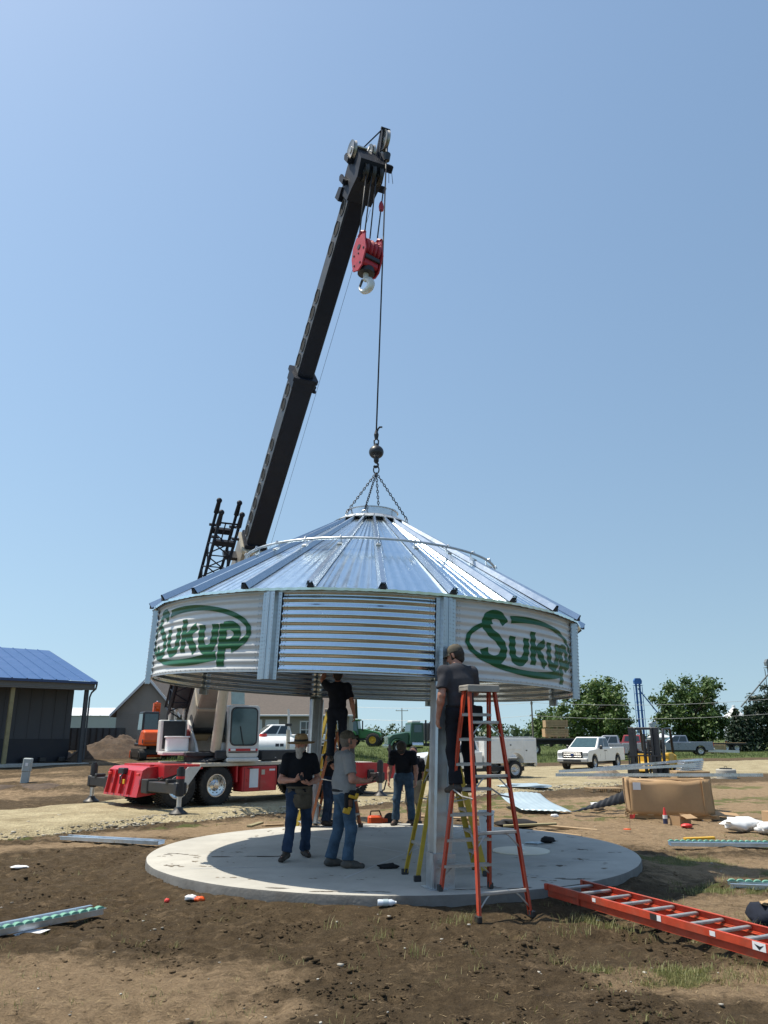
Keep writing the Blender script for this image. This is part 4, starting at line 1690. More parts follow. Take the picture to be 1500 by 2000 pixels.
sw = CI @ (lines[3][0] * 0.62 + lines[3][1] * 0.38)
b.M = Matrix.Translation(sw)
b.lathe([(0.002, -0.10), (0.045, -0.09), (0.055, 0.0), (0.04, 0.08), (0.015, 0.13), (0.002, 0.13)], n=12)
b.build('switch_weight', M_['hook_red'], crane, smooth=60)
b = MB()
for (dx, dy) in ((0, 0), (0.06, 0.0)):
    b.tube([CI @ wpt(17.15, 0.52 + dx, 0.0), CI @ (wpt(17.15, 0.52 + dx, 0.0) + Vector((dx * 0.5, 0, -0.35)))], 0.006, n=5)
b.cone(CI @ (nose + Vector((0.0, 0.0, -0.18))), CI @ (nose + Vector((0.0, 0, -0.34))), 0.085, 0.06, n=10)
b.build('rope_guide', M_['black'], crane)

# ---- hook block
hb = thing('hook_block', 'red four sheave hook block with silver hook hanging below the boom tip', 'hook block', HOOK_C + Vector((0, 0, -0.82)))
HM = Matrix.Translation((0, 0, 0.82)) @ Matrix.Rotation(R(36), 4, 'Z') @ Matrix.Rotation(R(4), 4, 'Y')
# local x: across the sheaves (cheek normal towards -x), y: width of a cheek
cheek = [(-0.17, 0.40), (0.12, 0.40), (0.22, 0.22), (0.24, -0.05), (0.16, -0.36), (-0.02, -0.42), (-0.14, -0.36), (-0.25, -0.02), (-0.2, 0.2)]
for x in (-0.21, 0.19):
    b = MB(HM)
    b.prism(cheek, 'x', x, x + 0.03)
    b.tube([(x + 0.015, -0.15, 0.40), (x + 0.015, -0.05, 0.47), (x + 0.015, 0.06, 0.40)], 0.035, n=8)
    ck = b.build('cheek_plate', M_['hook_red'], hb)
    xo = x - 0.012 if x < 0 else x + 0.03
    for (y, z, r) in ((0.0, 0.13, 0.055), (0.16, 0.0, 0.022), (-0.17, 0.02, 0.022), (0.12, -0.25, 0.022), (-0.08, -0.27, 0.022), (0.0, -0.02, 0.018)):
        b = MB(HM)
        b.cone((xo, y, z), (xo + 0.012, y, z), r, n=10)
        b.build('pin', M_['black'], ck)
for k in range(4):
    x = -0.135 + k * 0.09
    b = MB(HM)
    RXh = Matrix.Translation((x, 0, 0.12)) @ Matrix.Rotation(math.pi / 2, 4, 'Y')
    b.lathe([(0.002, -0.035), (0.2, -0.035), (0.235, -0.038), (0.2, 0), (0.235, 0.038), (0.2, 0.035), (0.002, 0.035)], n=22, M=RXh)
    b.build('sheave', M_['hook_red'], hb, smooth=35)
b = MB(HM)
b.box((0, 0, -0.22), (0.36, 0.34, 0.2), bev=0.03)
b.build('weight', M_['hook_red'], hb)
b = MB(HM)
b.box((0, -0.03, -0.15), (0.34, 0.37, 0.09), bev=0.01)
b.cone((0, 0, -0.40), (0, 0, -0.30), 0.17, n=16)
b.build('trunnion', M_['black'], hb, smooth=35)
hkM = HM @ Matrix.Translation((0.0, 0, -0.42)) @ Matrix.Rotation(R(-60), 4, 'Z')
b = MB(hkM)
b.cone((0, 0, 0.02), (0, 0, -0.12), 0.055, n=12)
pts, rad = [], []
for i in range(19):
    t = R(100 - 280 * i / 18)
    pts.append((0.0 + 0.125 * math.cos(t), 0, -0.245 + 0.135 * math.sin(t)))
    rad.append(0.045 + 0.032 * math.sin(math.pi * min(1, i / 14)) - (0.035 * max(0, (i - 13) / 5)))
b.tube(pts, rad, n=10)
M_['silver'] = pm('silver hook paint', (0.66, 0.66, 0.63), 0.38, metal=0.3, var=0.12, scale=12)
hk = b.build('hook', M_['silver'], hb, smooth=60)
b = MB(hkM)
b.box((-0.09, 0, -0.17), (0.035, 0.05, 0.16), rot=(0, R(18), 0), bev=0.008)
b.build('safety_latch', M_['steel_dark'], hk)

# ---- headache ball
ball = thing('headache_ball', 'round black overhaul ball hanging on the hoist rope above the bin roof', 'crane ball', BALL + Vector((0, 0, -0.3)))
b = MB(Matrix.Translation((0, 0, 0.3)))
b.ellip((0, 0, 0), (0.135, 0.135, 0.125), nu=24, nv=16)
b.build('ball', M_['black'], ball, smooth=180)
b = MB(Matrix.Translation((0, 0, 0.3)))
b.cone((0, 0, 0.10), (0, 0, 0.16), 0.055, 0.04)
b.tube([(0.035, 0, 0.15), (0.04, 0, 0.22), (0.0, 0, 0.27), (-0.04, 0, 0.22), (-0.035, 0, 0.15)], 0.016, n=6)
b.cone((0, 0, 0.25), (0, 0, 0.34), 0.03, 0.045)
b.cone((0, 0, 0.34), (0, 0, 0.43), 0.045, 0.02)
b.tube([(0.01, 0, 0.38), (0.03, 0, 0.45), (0.06, 0, 0.49), (0.11, 0, 0.49)], 0.017, n=6)
b.build('wedge_socket', M_['black'], ball, smooth=60)
b = MB(Matrix.Translation((0, 0, 0.3)))
b.cone((0, 0, -0.11), (0, 0, -0.17), 0.05, 0.045)
b.cone((0, 0, -0.17), (0, 0, -0.21), 0.05, 0.03)
b.tube([(0, 0, -0.2), (0.035, 0, -0.235), (0.03, 0, -0.28), (-0.01, 0, -0.295), (-0.045, 0, -0.265)], 0.02, n=6)
b.build('swivel_hook', M_['black'], ball, smooth=60)

# ---- chain sling
SLT = BALL + Vector((0, 0, -0.31))
sling = thing('chain_sling', 'four leg chain sling spreading from the ball to the roof collar', 'chain sling', SLT)
b = MB()
b.tube([(0.05 * math.cos(t), 0, -0.03 + 0.075 * math.sin(t)) for t in [2 * math.pi * i / 14 for i in range(14)]], 0.013, n=6, closed=True)
b.build('master_link', M_['black'], sling, smooth=180)
BINW = Matrix.Translation(BIN_C) @ Matrix.Rotation(BIN_TILT, 4, 'Y')
for a, r, z in LIFT:
    e = BINW @ Vector(pol(R(a), r, z + 0.03)) - SLT
    s0 = Vector((0, 0, -0.09))
    d = e - s0
    n_ = int(d.length / 0.052)
    b = MB()
    Mq = d.to_track_quat('Z', 'Y').to_matrix().to_4x4()
    for k in range(n_):
        c = s0 + d * (k + 0.5) / n_
        Mk = Matrix.Translation(c) @ Mq @ Matrix.Rotation(math.pi / 2 * (k % 2), 4, 'Z')
        sub = MB(Mk)
        sub.tube([(0.016, 0, 0.017), (0, 0, 0.036), (-0.016, 0, 0.017), (-0.016, 0, -0.017), (0, 0, -0.036), (0.016, 0, -0.017)], 0.0075, n=4, closed=True)
        b.add(sub.v, sub.f)
    b.build('chain_leg', M_['rope'], sling)
# ---------------------------------------------------------------- people: smooth blended bodies from signed distance fields
class Field:
    def __init__(self, lo, hi, h):
        self.h = h
        self.lo = np.array(lo, np.float32)
        self.n = (np.ceil((np.array(hi) - np.array(lo)) / h)).astype(int) + 1
        self.v = np.full(self.n, 1.0, np.float32)

    def _sub(self, lo, hi):
        a = np.clip(np.floor((np.array(lo) - self.lo) / self.h).astype(int), 0, self.n - 1)
        b = np.clip(np.ceil((np.array(hi) - self.lo) / self.h).astype(int) + 1, 1, self.n)
        if np.any(b <= a):
            return None
        sl = tuple(slice(int(p), int(q)) for p, q in zip(a, b))
        g = np.meshgrid(*[self.lo[i] + self.h * np.arange(a[i], b[i], dtype=np.float32) for i in range(3)], indexing='ij')
        return sl, np.stack(g, -1)

    def cone(self, p0, p1, r0, r1=None, k=0.03, flat=None, cut0=False, cut1=False):
        r1 = r0 if r1 is None else r1
        p0, p1 = np.array(p0, np.float32), np.array(p1, np.float32)
        m = max(r0, r1) + k + 3 * self.h
        s = self._sub(np.minimum(p0, p1) - m, np.maximum(p0, p1) + m)
        if s is None:
            return
        sl, P = s
        ab = p1 - p0
        L2 = float(ab @ ab) + 1e-9
        d = P - p0
        t = np.clip((d @ ab) / L2, 0, 1)
        q = d - t[..., None] * ab
        if flat is not None:
            w, f = np.array(flat[0], np.float32), flat[1]
            q = q + w * ((q @ w) * (1 / f - 1))[..., None]
        dist = np.sqrt((q * q).sum(-1)) - (r0 + (r1 - r0) * t)
        n = ab / math.sqrt(L2)
        if cut1:
            dist = np.maximum(dist, (P - p1) @ n)
        if cut0:
            dist = np.maximum(dist, (p0 - P) @ n)
        a = self.v[sl]
        if k > 0:
            h = np.clip(0.5 + 0.5 * (dist - a) / k, 0, 1)
            self.v[sl] = dist * (1 - h) + a * h - k * h * (1 - h)
        else:
            self.v[sl] = np.minimum(a, dist)

    def below(self, z):
        zz = self.lo[2] + self.h * np.arange(self.n[2], dtype=np.float32)
        self.v = np.maximum(self.v, (zz - z)[None, None, :])

    def above(self, z):
        zz = self.lo[2] + self.h * np.arange(self.n[2], dtype=np.float32)
        self.v = np.maximum(self.v, (z - zz)[None, None, :])

    def folds(self, amp, seed=0):
        g = [self.lo[i] + self.h * np.arange(self.n[i], dtype=np.float32) for i in range(3)]
        X, Y, Z = np.meshgrid(*g, indexing='ij')
        s = seed * 1.7
        w = np.sin(19 * Z + 7 * X + 5 * np.sin(9 * Y + s) + s) * 0.5 + np.sin(31 * X - 23 * Z + 4 * np.sin(13 * Z + s)) * 0.35 + np.sin(41 * Y + 17 * Z - 11 * X + s) * 0.3
        self.v += amp * w

    def mesh(self, name, mat):
        v, h = self.v, self.h
        ins = v < 0
        nx, ny, nz = v.shape
        c = [ins[i:nx - 1 + i, j:ny - 1 + j, k:nz - 1 + k] for i in (0, 1) for j in (0, 1) for k in (0, 1)]
        cnt = sum(x.astype(np.int8) for x in c)
        I = np.argwhere((cnt > 0) & (cnt < 8))
        if len(I) == 0:
            return None
        corner = np.array([(i, j, k) for i in (0, 1) for j in (0, 1) for k in (0, 1)])
        vals = np.stack([v[I[:, 0] + o[0], I[:, 1] + o[1], I[:, 2] + o[2]] for o in corner], 1)
        acc = np.zeros((len(I), 3))
        w = np.zeros(len(I))
        for a in range(8):
            for b_ in range(a + 1, 8):
                if np.abs(corner[a] - corner[b_]).sum() != 1:
                    continue
                va, vb = vals[:, a], vals[:, b_]
                cr = (va < 0) != (vb < 0)
                t = np.where(cr, va / np.where(cr, va - vb, 1), 0)
                p = corner[a] + t[:, None] * (corner[b_] - corner[a])
                acc += np.where(cr[:, None], p, 0)
                w += cr
        pos = self.lo + h * (I + acc / w[:, None])
        vid = np.full((nx - 1, ny - 1, nz - 1), -1, np.int64)
        vid[I[:, 0], I[:, 1], I[:, 2]] = np.arange(len(I))
        faces = []
        for ax in range(3):
            sl0 = [slice(None)] * 3
            sl1 = [slice(None)] * 3
            sl0[ax] = slice(0, -1)
            sl1[ax] = slice(1, None)
            e = ins[tuple(sl0)] != ins[tuple(sl1)]
            E = np.argwhere(e)
            o1, o2 = (ax + 1) % 3, (ax + 2) % 3
            ok = (E[:, o1] > 0) & (E[:, o2] > 0) & (E[:, o1] < v.shape[o1] - 1) & (E[:, o2] < v.shape[o2] - 1)
            E = E[ok]
            q = []
            for d1, d2 in ((-1, -1), (0, -1), (0, 0), (-1, 0)):
                Q = E.copy()
                Q[:, o1] += d1
                Q[:, o2] += d2
                q.append(vid[Q[:, 0], Q[:, 1], Q[:, 2]])
            F = np.stack(q, 1)
            inn = ins[E[:, 0], E[:, 1], E[:, 2]]
            F = np.where(inn[:, None], F, F[:, ::-1])
            faces.append(F)
        F = np.concatenate(faces)
        F = F[(F >= 0).all(1)]
        me = bpy.data.meshes.new(name)
        me.from_pydata(pos.tolist(), [], F.tolist())
        me.materials.append(mat)
        me.polygons.foreach_set('use_smooth', [True] * len(me.polygons))
        me.update()
        return me


def skin_mat(name, col):
    m, nt, b = mat_nodes(name)
    N, L = nt.nodes, nt.links
    tc = N.new('ShaderNodeTexCoord')
    nz = N.new('ShaderNodeTexNoise')
    nz.inputs['Scale'].default_value = 22
    nz.inputs['Detail'].default_value = 5
    L.new(tc.outputs['Object'], nz.inputs['Vector'])
    cr = N.new('ShaderNodeValToRGB')
    cr.color_ramp.elements[0].position = 0.3
    cr.color_ramp.elements[0].color = (col[0] * 0.82, col[1] * 0.7, col[2] * 0.7, 1)
    cr.color_ramp.elements[1].position = 0.7
    cr.color_ramp.elements[1].color = (*[min(1, c * 1.12) for c in col], 1)
    L.new(nz.outputs['Fac'], cr.inputs[0])
    L.new(cr.outputs[0], b.inputs['Base Color'])
    b.inputs['Roughness'].default_value = 0.5
    b.inputs['Subsurface Weight'].default_value = 0.12
    b.inputs['Subsurface Radius'].default_value = (0.02, 0.008, 0.005)
    return m


M_['skin'] = skin_mat('sunburnt skin', (0.50, 0.255, 0.18))
M_['skin_dark'] = skin_mat('tanned skin', (0.42, 0.21, 0.14))


def cloth(name, col, var=0.15, scale=10):
    return pm(name, col, 0.9, var=var, scale=scale, bump=0.25, bscale=180, spec=0.2)


M_['jeans'] = cloth('blue denim', (0.055, 0.095, 0.145), 0.5, 5)
M_['jeans_dark'] = cloth('dark denim', (0.026, 0.045, 0.085), 0.5, 5)
M_['tee_black'] = cloth('black cotton', (0.014, 0.016, 0.022), 0.25)
M_['tee_grey'] = cloth('grey cotton', (0.27, 0.275, 0.28), 0.1)
M_['shirt_charcoal'] = cloth('charcoal work shirt', (0.05, 0.05, 0.058), 0.2)
M_['trousers_black'] = cloth('black trousers', (0.013, 0.014, 0.019), 0.25)
M_['navy'] = cloth('navy work wear', (0.018, 0.022, 0.035), 0.25)
M_['khaki'] = cloth('khaki cotton', (0.30, 0.25, 0.18), 0.12)
M_['boots'] = pm('dark leather boots', (0.035, 0.026, 0.02), 0.7, var=0.3, scale=20, dirt=(0.15, 0.11, 0.08), dirt_amt=0.6)
M_['boots_grey'] = pm('grey work shoes', (0.06, 0.055, 0.05), 0.7, var=0.3, scale=20, dirt=(0.18, 0.14, 0.1), dirt_amt=0.6)
M_['canvas'] = cloth('canvas apron', (0.115, 0.095, 0.07), 0.25)
M_['straw'] = pm('woven straw', (0.40, 0.26, 0.13), 0.8, var=0.25, scale=40, bump=0.4, bscale=120)
M_['band'] = pm('hat band', (0.03, 0.02, 0.015), 0.7)
M_['beard'] = pm('white beard', (0.46, 0.42, 0.38), 0.9, var=0.3, scale=50, bump=0.6, bscale=150)
M_['hair_dark'] = pm('dark hair', (0.025, 0.018, 0.014), 0.7, var=0.3, scale=60, bump=0.4)
M_['hair_grey'] = pm('grey hair', (0.16, 0.14, 0.12), 0.8, var=0.3, scale=60, bump=0.4)
M_['cap_camo'] = pm('camouflage cap', (0.10, 0.085, 0.06), 0.85, var=0.45, scale=26, dirt=(0.03, 0.03, 0.02), dirt_amt=0.7)
M_['cap_brown'] = pm('dark brown cap', (0.055, 0.042, 0.034), 0.85, var=0.25, scale=26)
M_['cap_white'] = pm('pale cap', (0.52, 0.53, 0.50), 0.85, var=0.15, scale=16)
M_['eye'] = pm('eye', (0.02, 0.015, 0.012), 0.15)
M_['lip'] = pm('lip', (0.30, 0.10, 0.08), 0.5)
M_['hi_orange'] = cloth('safety orange', (0.85, 0.16, 0.02), 0.1)
M_['hi_lime'] = cloth('safety lime', (0.45, 0.75, 0.05), 0.1)

BASE = dict(pelvis=(0, 0, 0.95), waist=(0, 0, 1.08), chest=(0, 0.015, 1.30), neck=(0, 0.0, 1.475), head=(0, 0.03, 1.635),
            hipL=(-0.095, 0, 0.92), knL=(-0.115, 0.02, 0.50), anL=(-0.12, -0.03, 0.085), toL=(-0.15, 0.15, 0.03),
            hipR=(0.095, 0, 0.92), knR=(0.115, 0.02, 0.50), anR=(0.12, -0.03, 0.085), toR=(0.15, 0.15, 0.03),
            shL=(-0.19, 0, 1.415), elL=(-0.245, -0.03, 1.13), wrL=(-0.26, 0.06, 0.885), haL=(-0.26, 0.09, 0.79),
            shR=(0.19, 0, 1.415), elR=(0.245, -0.03, 1.13), wrR=(0.26, 0.06, 0.885), haR=(0.26, 0.09, 0.79),
            palmL=(1, 0, 0), palmR=(-1, 0, 0))


def lerp(a, b, t):
    return tuple(a[i] + (b[i] - a[i]) * t for i in range(3))


def person(label, loc, rz, pose, top, trousers, shoes, skin='skin', cap=None, hair='hair_dark', belly=0.0, scale=1.0, h=0.009, look=(0, 0), group=None, shorts=False, beard=False, curl=0.8, seed=0, hem=0.0):
    J = dict(BASE)
    J.update(pose)
    root = thing('person', label, 'person', loc, rz, group)
    root.scale = (scale, scale, scale)
    arr = np.array([J[k] for k in J if k not in ('palmL', 'palmR')])
    lo, hi = arr.min(0) - 0.24, arr.max(0) + 0.24
    fine = h < 0.015
    pel, wai, che, nek, hea = (np.array(J[k]) for k in ('pelvis', 'waist', 'chest', 'neck', 'head'))
    # side axis of torso for flattening: front direction
    sx = np.array(J['shR']) - np.array(J['shL'])
    up = nek - pel
    fr = np.cross(up, sx)
    fr = -fr / np.linalg.norm(fr)
    if fr[1] < 0 and abs(fr[1]) > 0.2:
        fr = -fr
    sxn = sx / np.linalg.norm(sx)
    FL = (fr, 0.66)
    HR = Euler((R(look[1]), 0, R(look[0]))).to_matrix()

    def hp(x, y, z):
        return tuple(hea + np.array(HR @ Vector((x, y, z))))
    # ---- body (skin)
    f = Field(lo, hi, h)
    f.cone(pel, wai, 0.150, 0.140 + belly * 0.6, 0.05, FL)
    f.cone(wai, che, 0.140 + belly * 0.6, 0.165, 0.06, FL)
    f.cone(che, lerp(che, nek, 0.6), 0.165, 0.115, 0.05, FL)
    f.cone(lerp(che, nek, 0.75), lerp(nek, hea, 0.35), 0.062, 0.056, 0.04)
    f.cone(hp(0, -0.018, 0.02), hp(0, -0.008, 0.035), 0.090, 0.088, 0.02)
    f.cone(hp(0, 0.025, -0.035), hp(0, 0.05, -0.085), 0.062, 0.036, 0.035)
    f.cone(hp(0, 0.03, 0.0), hp(0, 0.04, -0.05), 0.068, 0.055, 0.03)
    if fine:
        f.cone(hp(0, 0.088, 0.008), hp(0, 0.112, -0.028), 0.010, 0.0165, 0.012)
        f.cone(hp(-0.045, 0.078, 0.022), hp(0.045, 0.078, 0.022), 0.012, 0.012, 0.02)
        for s in (-1, 1):
            f.cone(hp(s * 0.088, -0.01, 0.012), hp(s * 0.091, -0.012, -0.03), 0.016, 0.011, 0.01)
            f.cone(hp(s * 0.04, 0.07, -0.035), hp(s * 0.03, 0.075, -0.045), 0.02, 0.02, 0.02)
    for s in 'LR':
        sh, el, wr, ha = (np.array(J[k + s]) for k in ('sh', 'el', 'wr', 'ha'))
        f.cone(lerp(che, nek, 0.55), sh, 0.07, 0.058, 0.05)
        f.cone(sh, lerp(sh, el, 0.5), 0.056, 0.050, 0.03)
        f.cone(lerp(sh, el, 0.5), el, 0.050, 0.042, 0.03)
        f.cone(el, lerp(el, wr, 0.3), 0.042, 0.044, 0.03)
        f.cone(lerp(el, wr, 0.3), wr, 0.044, 0.028, 0.03)
        d = ha - wr
        d = d / (np.linalg.norm(d) + 1e-6)
        pn = np.array(J['palm' + s], float)
        pn = pn - d * (pn @ d)
        pn /= np.linalg.norm(pn) + 1e-6           # palm normal
        ac = np.cross(d, pn)
        if s == 'L':
            ac = -ac                               # towards the thumb
        f.cone(wr, wr + d * 0.075, 0.029, 0.036, 0.02, (pn, 0.55))
        if fine:
            for i, (o, ln) in enumerate(((0.028, 0.070), (0.0095, 0.080), (-0.0095, 0.074), (-0.028, 0.058))):
                b0 = wr + d * 0.085 + ac * o
                c1, c2, c3 = curl * 0.45, curl * 1.15, curl * 1.7
                p1 = b0 + (d * math.cos(c1) + pn * math.sin(c1)) * ln * 0.45
                p2 = p1 + (d * math.cos(c2) + pn * math.sin(c2)) * ln * 0.32
                p3 = p2 + (d * math.cos(c3) + pn * math.sin(c3)) * ln * 0.25
                f.cone(wr + d * 0.06 + ac * o * 0.9, p1, 0.0105, 0.0098, 0.006)
                f.cone(p1, p2, 0.0098, 0.009, 0.004)
                f.cone(p2, p3, 0.009, 0.0082, 0.004)
            t0 = wr + d * 0.03 + ac * 0.026
            t1 = t0 + d * 0.035 + ac * 0.022 + pn * 0.014
            t2 = t1 + d * 0.030 + ac * 0.006 + pn * 0.012
            f.cone(t0, t1, 0.0135, 0.0115, 0.01)
            f.cone(t1, t2, 0.0115, 0.0095, 0.004)
        else:
            f.cone(wr + d * 0.07, ha + d * 0.07, 0.03, 0.02, 0.02)
        hip, kn, an = (np.array(J[k + s]) for k in ('hip', 'kn', 'an'))
        f.cone(pel, hip, 0.10, 0.088, 0.05)
        f.cone(hip, kn, 0.085, 0.055, 0.03)
        f.cone(kn, lerp(kn, an, 0.35), 0.054, 0.056, 0.02)
        f.cone(lerp(kn, an, 0.35), an, 0.056, 0.036, 0.03)
        f.cone(an, np.array(J['to' + s]) + np.array((0, 0, 0.01)), 0.036, 0.026, 0.02)
    put('body', f.mesh('body', M_[skin]), root)
    # ---- trousers
    f = Field(lo, hi, h)
    f.cone(pel + (wai - pel) * 0.35, pel, 0.165 + belly * 0.3, 0.168, 0.04, (FL[0], 0.72), cut0=True)
    for s in 'LR':
        hip, kn, an = (np.array(J[k + s]) for k in ('hip', 'kn', 'an'))
        f.cone(pel, hip, 0.125, 0.108, 0.05)
        f.cone(hip, kn, 0.106, 0.077, 0.03)
        if shorts:
            f.cone(lerp(hip, kn, 0.5), lerp(hip, kn, 1.0), 0.095, 0.098, 0.02, cut1=True)
        else:
            f.cone(kn, lerp(kn, an, 0.92), 0.077, 0.072, 0.03, cut1=True)
            f.cone(lerp(kn, an, 0.7), lerp(kn, an, 0.95), 0.073, 0.078, 0.02, cut1=True)
    if fine:
        f.folds(0.0065, seed + 3)
    put('trousers', f.mesh('trousers', M_[trousers]), root)
    # ---- shirt
    f = Field(lo, hi, h)
    hm = lerp(pel, wai, -0.15 + hem)
    f.cone(wai, hm, 0.158 + belly, 0.176 + belly * 0.4, 0.05, (FL[0], 0.74 + belly), cut1=True)
    f.cone(wai, che, 0.158 + belly, 0.182, 0.06, (FL[0], 0.70 + belly))
    f.cone(che, lerp(che, nek, 0.62), 0.182, 0.125, 0.05, (FL[0], 0.70))
    f.cone(lerp(che, nek, 0.7), lerp(che, nek, 1.0), 0.088, 0.072, 0.03, cut1=True)
    for s in 'LR':
        sh, el = np.array(J['sh' + s]), np.array(J['el' + s])
        f.cone(lerp(che, nek, 0.6), sh, 0.085, 0.078, 0.05)
        f.cone(sh, lerp(sh, el, 0.74), 0.077, 0.076, 0.03, cut1=True)
    if fine:
        f.folds(0.0075, seed)
    put('shirt', f.mesh('shirt', M_[top]), root)
    # ---- shoes
    for s in 'LR':
        an, to = np.array(J['an' + s]), np.array(J['to' + s])
        d = to - an
        flat = d.copy()
        f = Field(np.minimum(an, to) - 0.14, np.maximum(an, to) + 0.14, min(h, 0.01))
        heel = an + np.array((0, 0, -0.045)) - d / (np.linalg.norm(d)) * 0.045
        f.cone(heel, to, 0.048, 0.043, 0.02, ((0, 0, 1), 0.85))
        f.cone(an + np.array((0, 0, 0.03)), an + np.array((0, 0, -0.02)), 0.055, 0.055, 0.03, cut0=True)
        f.cone(an, lerp(an, to, 0.6), 0.045, 0.042, 0.03)
        if abs(d[2] + 0.055) < 0.03:
            f.above(min(heel[2], to[2]) - 0.028)
        put('shoe', f.mesh('shoe', M_[shoes]), root)
    # ---- head details
    Mh = Matrix.Translation(Vector(hea)) @ HR.to_4x4()
    if fine:
        for s in (-1, 1):
            b = MB(Mh)
            b.ellip((s * 0.034, 0.086, 0.008), (0.013, 0.008, 0.007), 10, 6)
            b.build('eye', M_['eye'], root, smooth=180)
        if not beard:
            b = MB(Mh)
            b.ellip((0, 0.088, -0.062), (0.024, 0.010, 0.006), 10, 6)
            b.build('mouth', M_['lip'], root, smooth=180)
    if hair:
        f = Field(hea - 0.2, hea + 0.2, min(h, 0.01) if fine else 0.016)
        f.cone(hp(0, -0.028, 0.03), hp(0, -0.02, 0.045), 0.094, 0.092, 0.02)
        f.cone(hp(0, -0.045, -0.02), hp(0, -0.05, -0.05), 0.075, 0.062, 0.03)
        for s in (-1, 1):
            f.cone(hp(s * 0.06, 0.0, 0.0), hp(s * 0.066, 0.015, -0.04), 0.028, 0.018, 0.02)
        put('hair', f.mesh('hair', M_[hair]), root)
    if beard:
        f = Field(hea - 0.25, hea + 0.25, h)
        f.cone(hp(-0.055, 0.035, -0.05), hp(0.055, 0.035, -0.05), 0.036, 0.036, 0.03)
        f.cone(hp(0, 0.07, -0.07), hp(0, 0.085, -0.16), 0.058, 0.042, 0.03)
        f.cone(hp(0, 0.085, -0.16), hp(0, 0.085, -0.22), 0.042, 0.02, 0.03)
        f.cone(hp(-0.03, 0.098, -0.045), hp(0.03, 0.098, -0.045), 0.016, 0.016, 0.01)
        f.folds(0.004, 9)
        put('beard', f.mesh('beard', M_['beard']), root)
    if cap:
        kind, mt = cap
        if kind == 'cap':
            b = MB(Mh @ Matrix.Translation((0, -0.015, 0.045)))
            n = 20
            prof = [(0.103, -0.012), (0.104, 0.02), (0.094, 0.055), (0.066, 0.083), (0.03, 0.095), (0.001, 0.097)]
            b.lathe(prof, n=n)
            b.ellip((0, 0, 0.097), 0.008, 8, 5)
            c = b.build('cap', M_[mt], root, smooth=50)
            b = MB(Mh @ Matrix.Translation((0, -0.015, 0.045)))
            top_, bot_ = [], []
            for i in range(11):
                a = R(25 + 130 * i / 10)
                e = math.sin((a - R(25)) / R(130) * math.pi) ** 0.5
                top_.append(((0.102 * math.cos(a), 0.102 * math.sin(a), 0.0), (0.100 * math.cos(a), 0.102 * math.sin(a) + 0.078 * e, -0.022 - 0.012 * abs(math.cos(a)))))
            rows_ = [[p[0] for p in top_], [lerp(p[0], p[1], 0.5) for p in top_], [p[1] for p in top_]]
            b.grid(rows_)
            b.grid([[(x, y, z - 0.005) for x, y, z in r_] for r_ in rows_])
            b.build('cap_bill', M_[mt], c, smooth=180)
        else:
            b = MB(Mh @ Matrix.Translation((0, -0.01, 0.045)) @ Matrix.Rotation(R(4), 4, 'X'))
            prof = [(0.215, -0.012), (0.195, -0.022), (0.15, -0.012), (0.108, 0.0), (0.104, 0.05), (0.092, 0.095), (0.07, 0.112), (0.04, 0.102), (0.001, 0.096)]
            b.lathe(prof, n=32)
            b.lathe([(r_, z - 0.006) for r_, z in prof[:4]], n=32)
            for i, p in enumerate(b.v):
                pass
            c = b.build('straw_hat', M_[mt], root, smooth=60)
            b = MB(Mh @ Matrix.Translation((0, -0.01, 0.045)) @ Matrix.Rotation(R(4), 4, 'X'))
            b.lathe([(0.1105, 0.003), (0.1085, 0.035)], n=32)
            b.build('hat_band', M_['band'], c, smooth=180)
    return root, J


# man in straw hat, both hands in front of his chest
p1, J1 = person('man in straw hat with white beard, black t-shirt and canvas tool apron', (-1.27, 12.28, SLAB_Z), R(196),
                dict(hipR=(0.10, 0.02, 0.90), knR=(0.14, 0.16, 0.50), anR=(0.20, 0.20, 0.10), toR=(0.30, 0.36, 0.035), knL=(-0.13, -0.02, 0.48), anL=(-0.14, -0.17, 0.085), toL=(-0.17, 0.0, 0.03),
                     elR=(0.29, 0.02, 1.10), wrR=(0.11, 0.27, 1.11), haR=(0.03, 0.31, 1.16), palmR=(-0.3, -0.5, 0.8), elL=(-0.29, 0.0, 1.11), wrL=(-0.10, 0.27, 1.06), haL=(-0.01, 0.30, 1.08), palmL=(0.2, -0.3, 1),
                     head=(0.0, 0.05, 1.62)),
                'tee_black', 'jeans_dark', 'boots', cap=('straw', 'straw'), hair='hair_grey', beard=True, belly=0.035, scale=0.985, look=(-32, -8), seed=1)
b = MB()
for (y0, z0, z1, w) in ((0.155, 0.99, 0.70, 0.19), (0.175, 0.90, 0.71, 0.17)):
    rows_ = []
    for j in range(7):
        z = z0 + (z1 - z0) * j / 6
        row = []
        for i in range(13):
            u = i / 6 - 1
            row.append((w * u * 1.0, y0 - 0.07 * u * u + 0.012 * math.sin(7 * u + j), z + 0.008 * math.sin(5 * u)))
        rows_.append(row)
    b.grid(rows_)
b.tube([(0.185 * math.sin(R(a)), 0.145 * math.cos(R(a)) + 0.01, 1.0) for a in range(-180, 180, 20)], 0.018, n=6, closed=True)
ap = b.build('tool_apron', M_['canvas'], p1, smooth=180)
sm = ap.modifiers.new('thickness', 'SOLIDIFY')
sm.thickness = 0.012
b = MB()
b.box((0.03, 0.33, 1.15), (0.05, 0.02, 0.09), rot=(0.4, 0.2, 0.3), bev=0.004)
b.build('phone', M_['black'], p1)

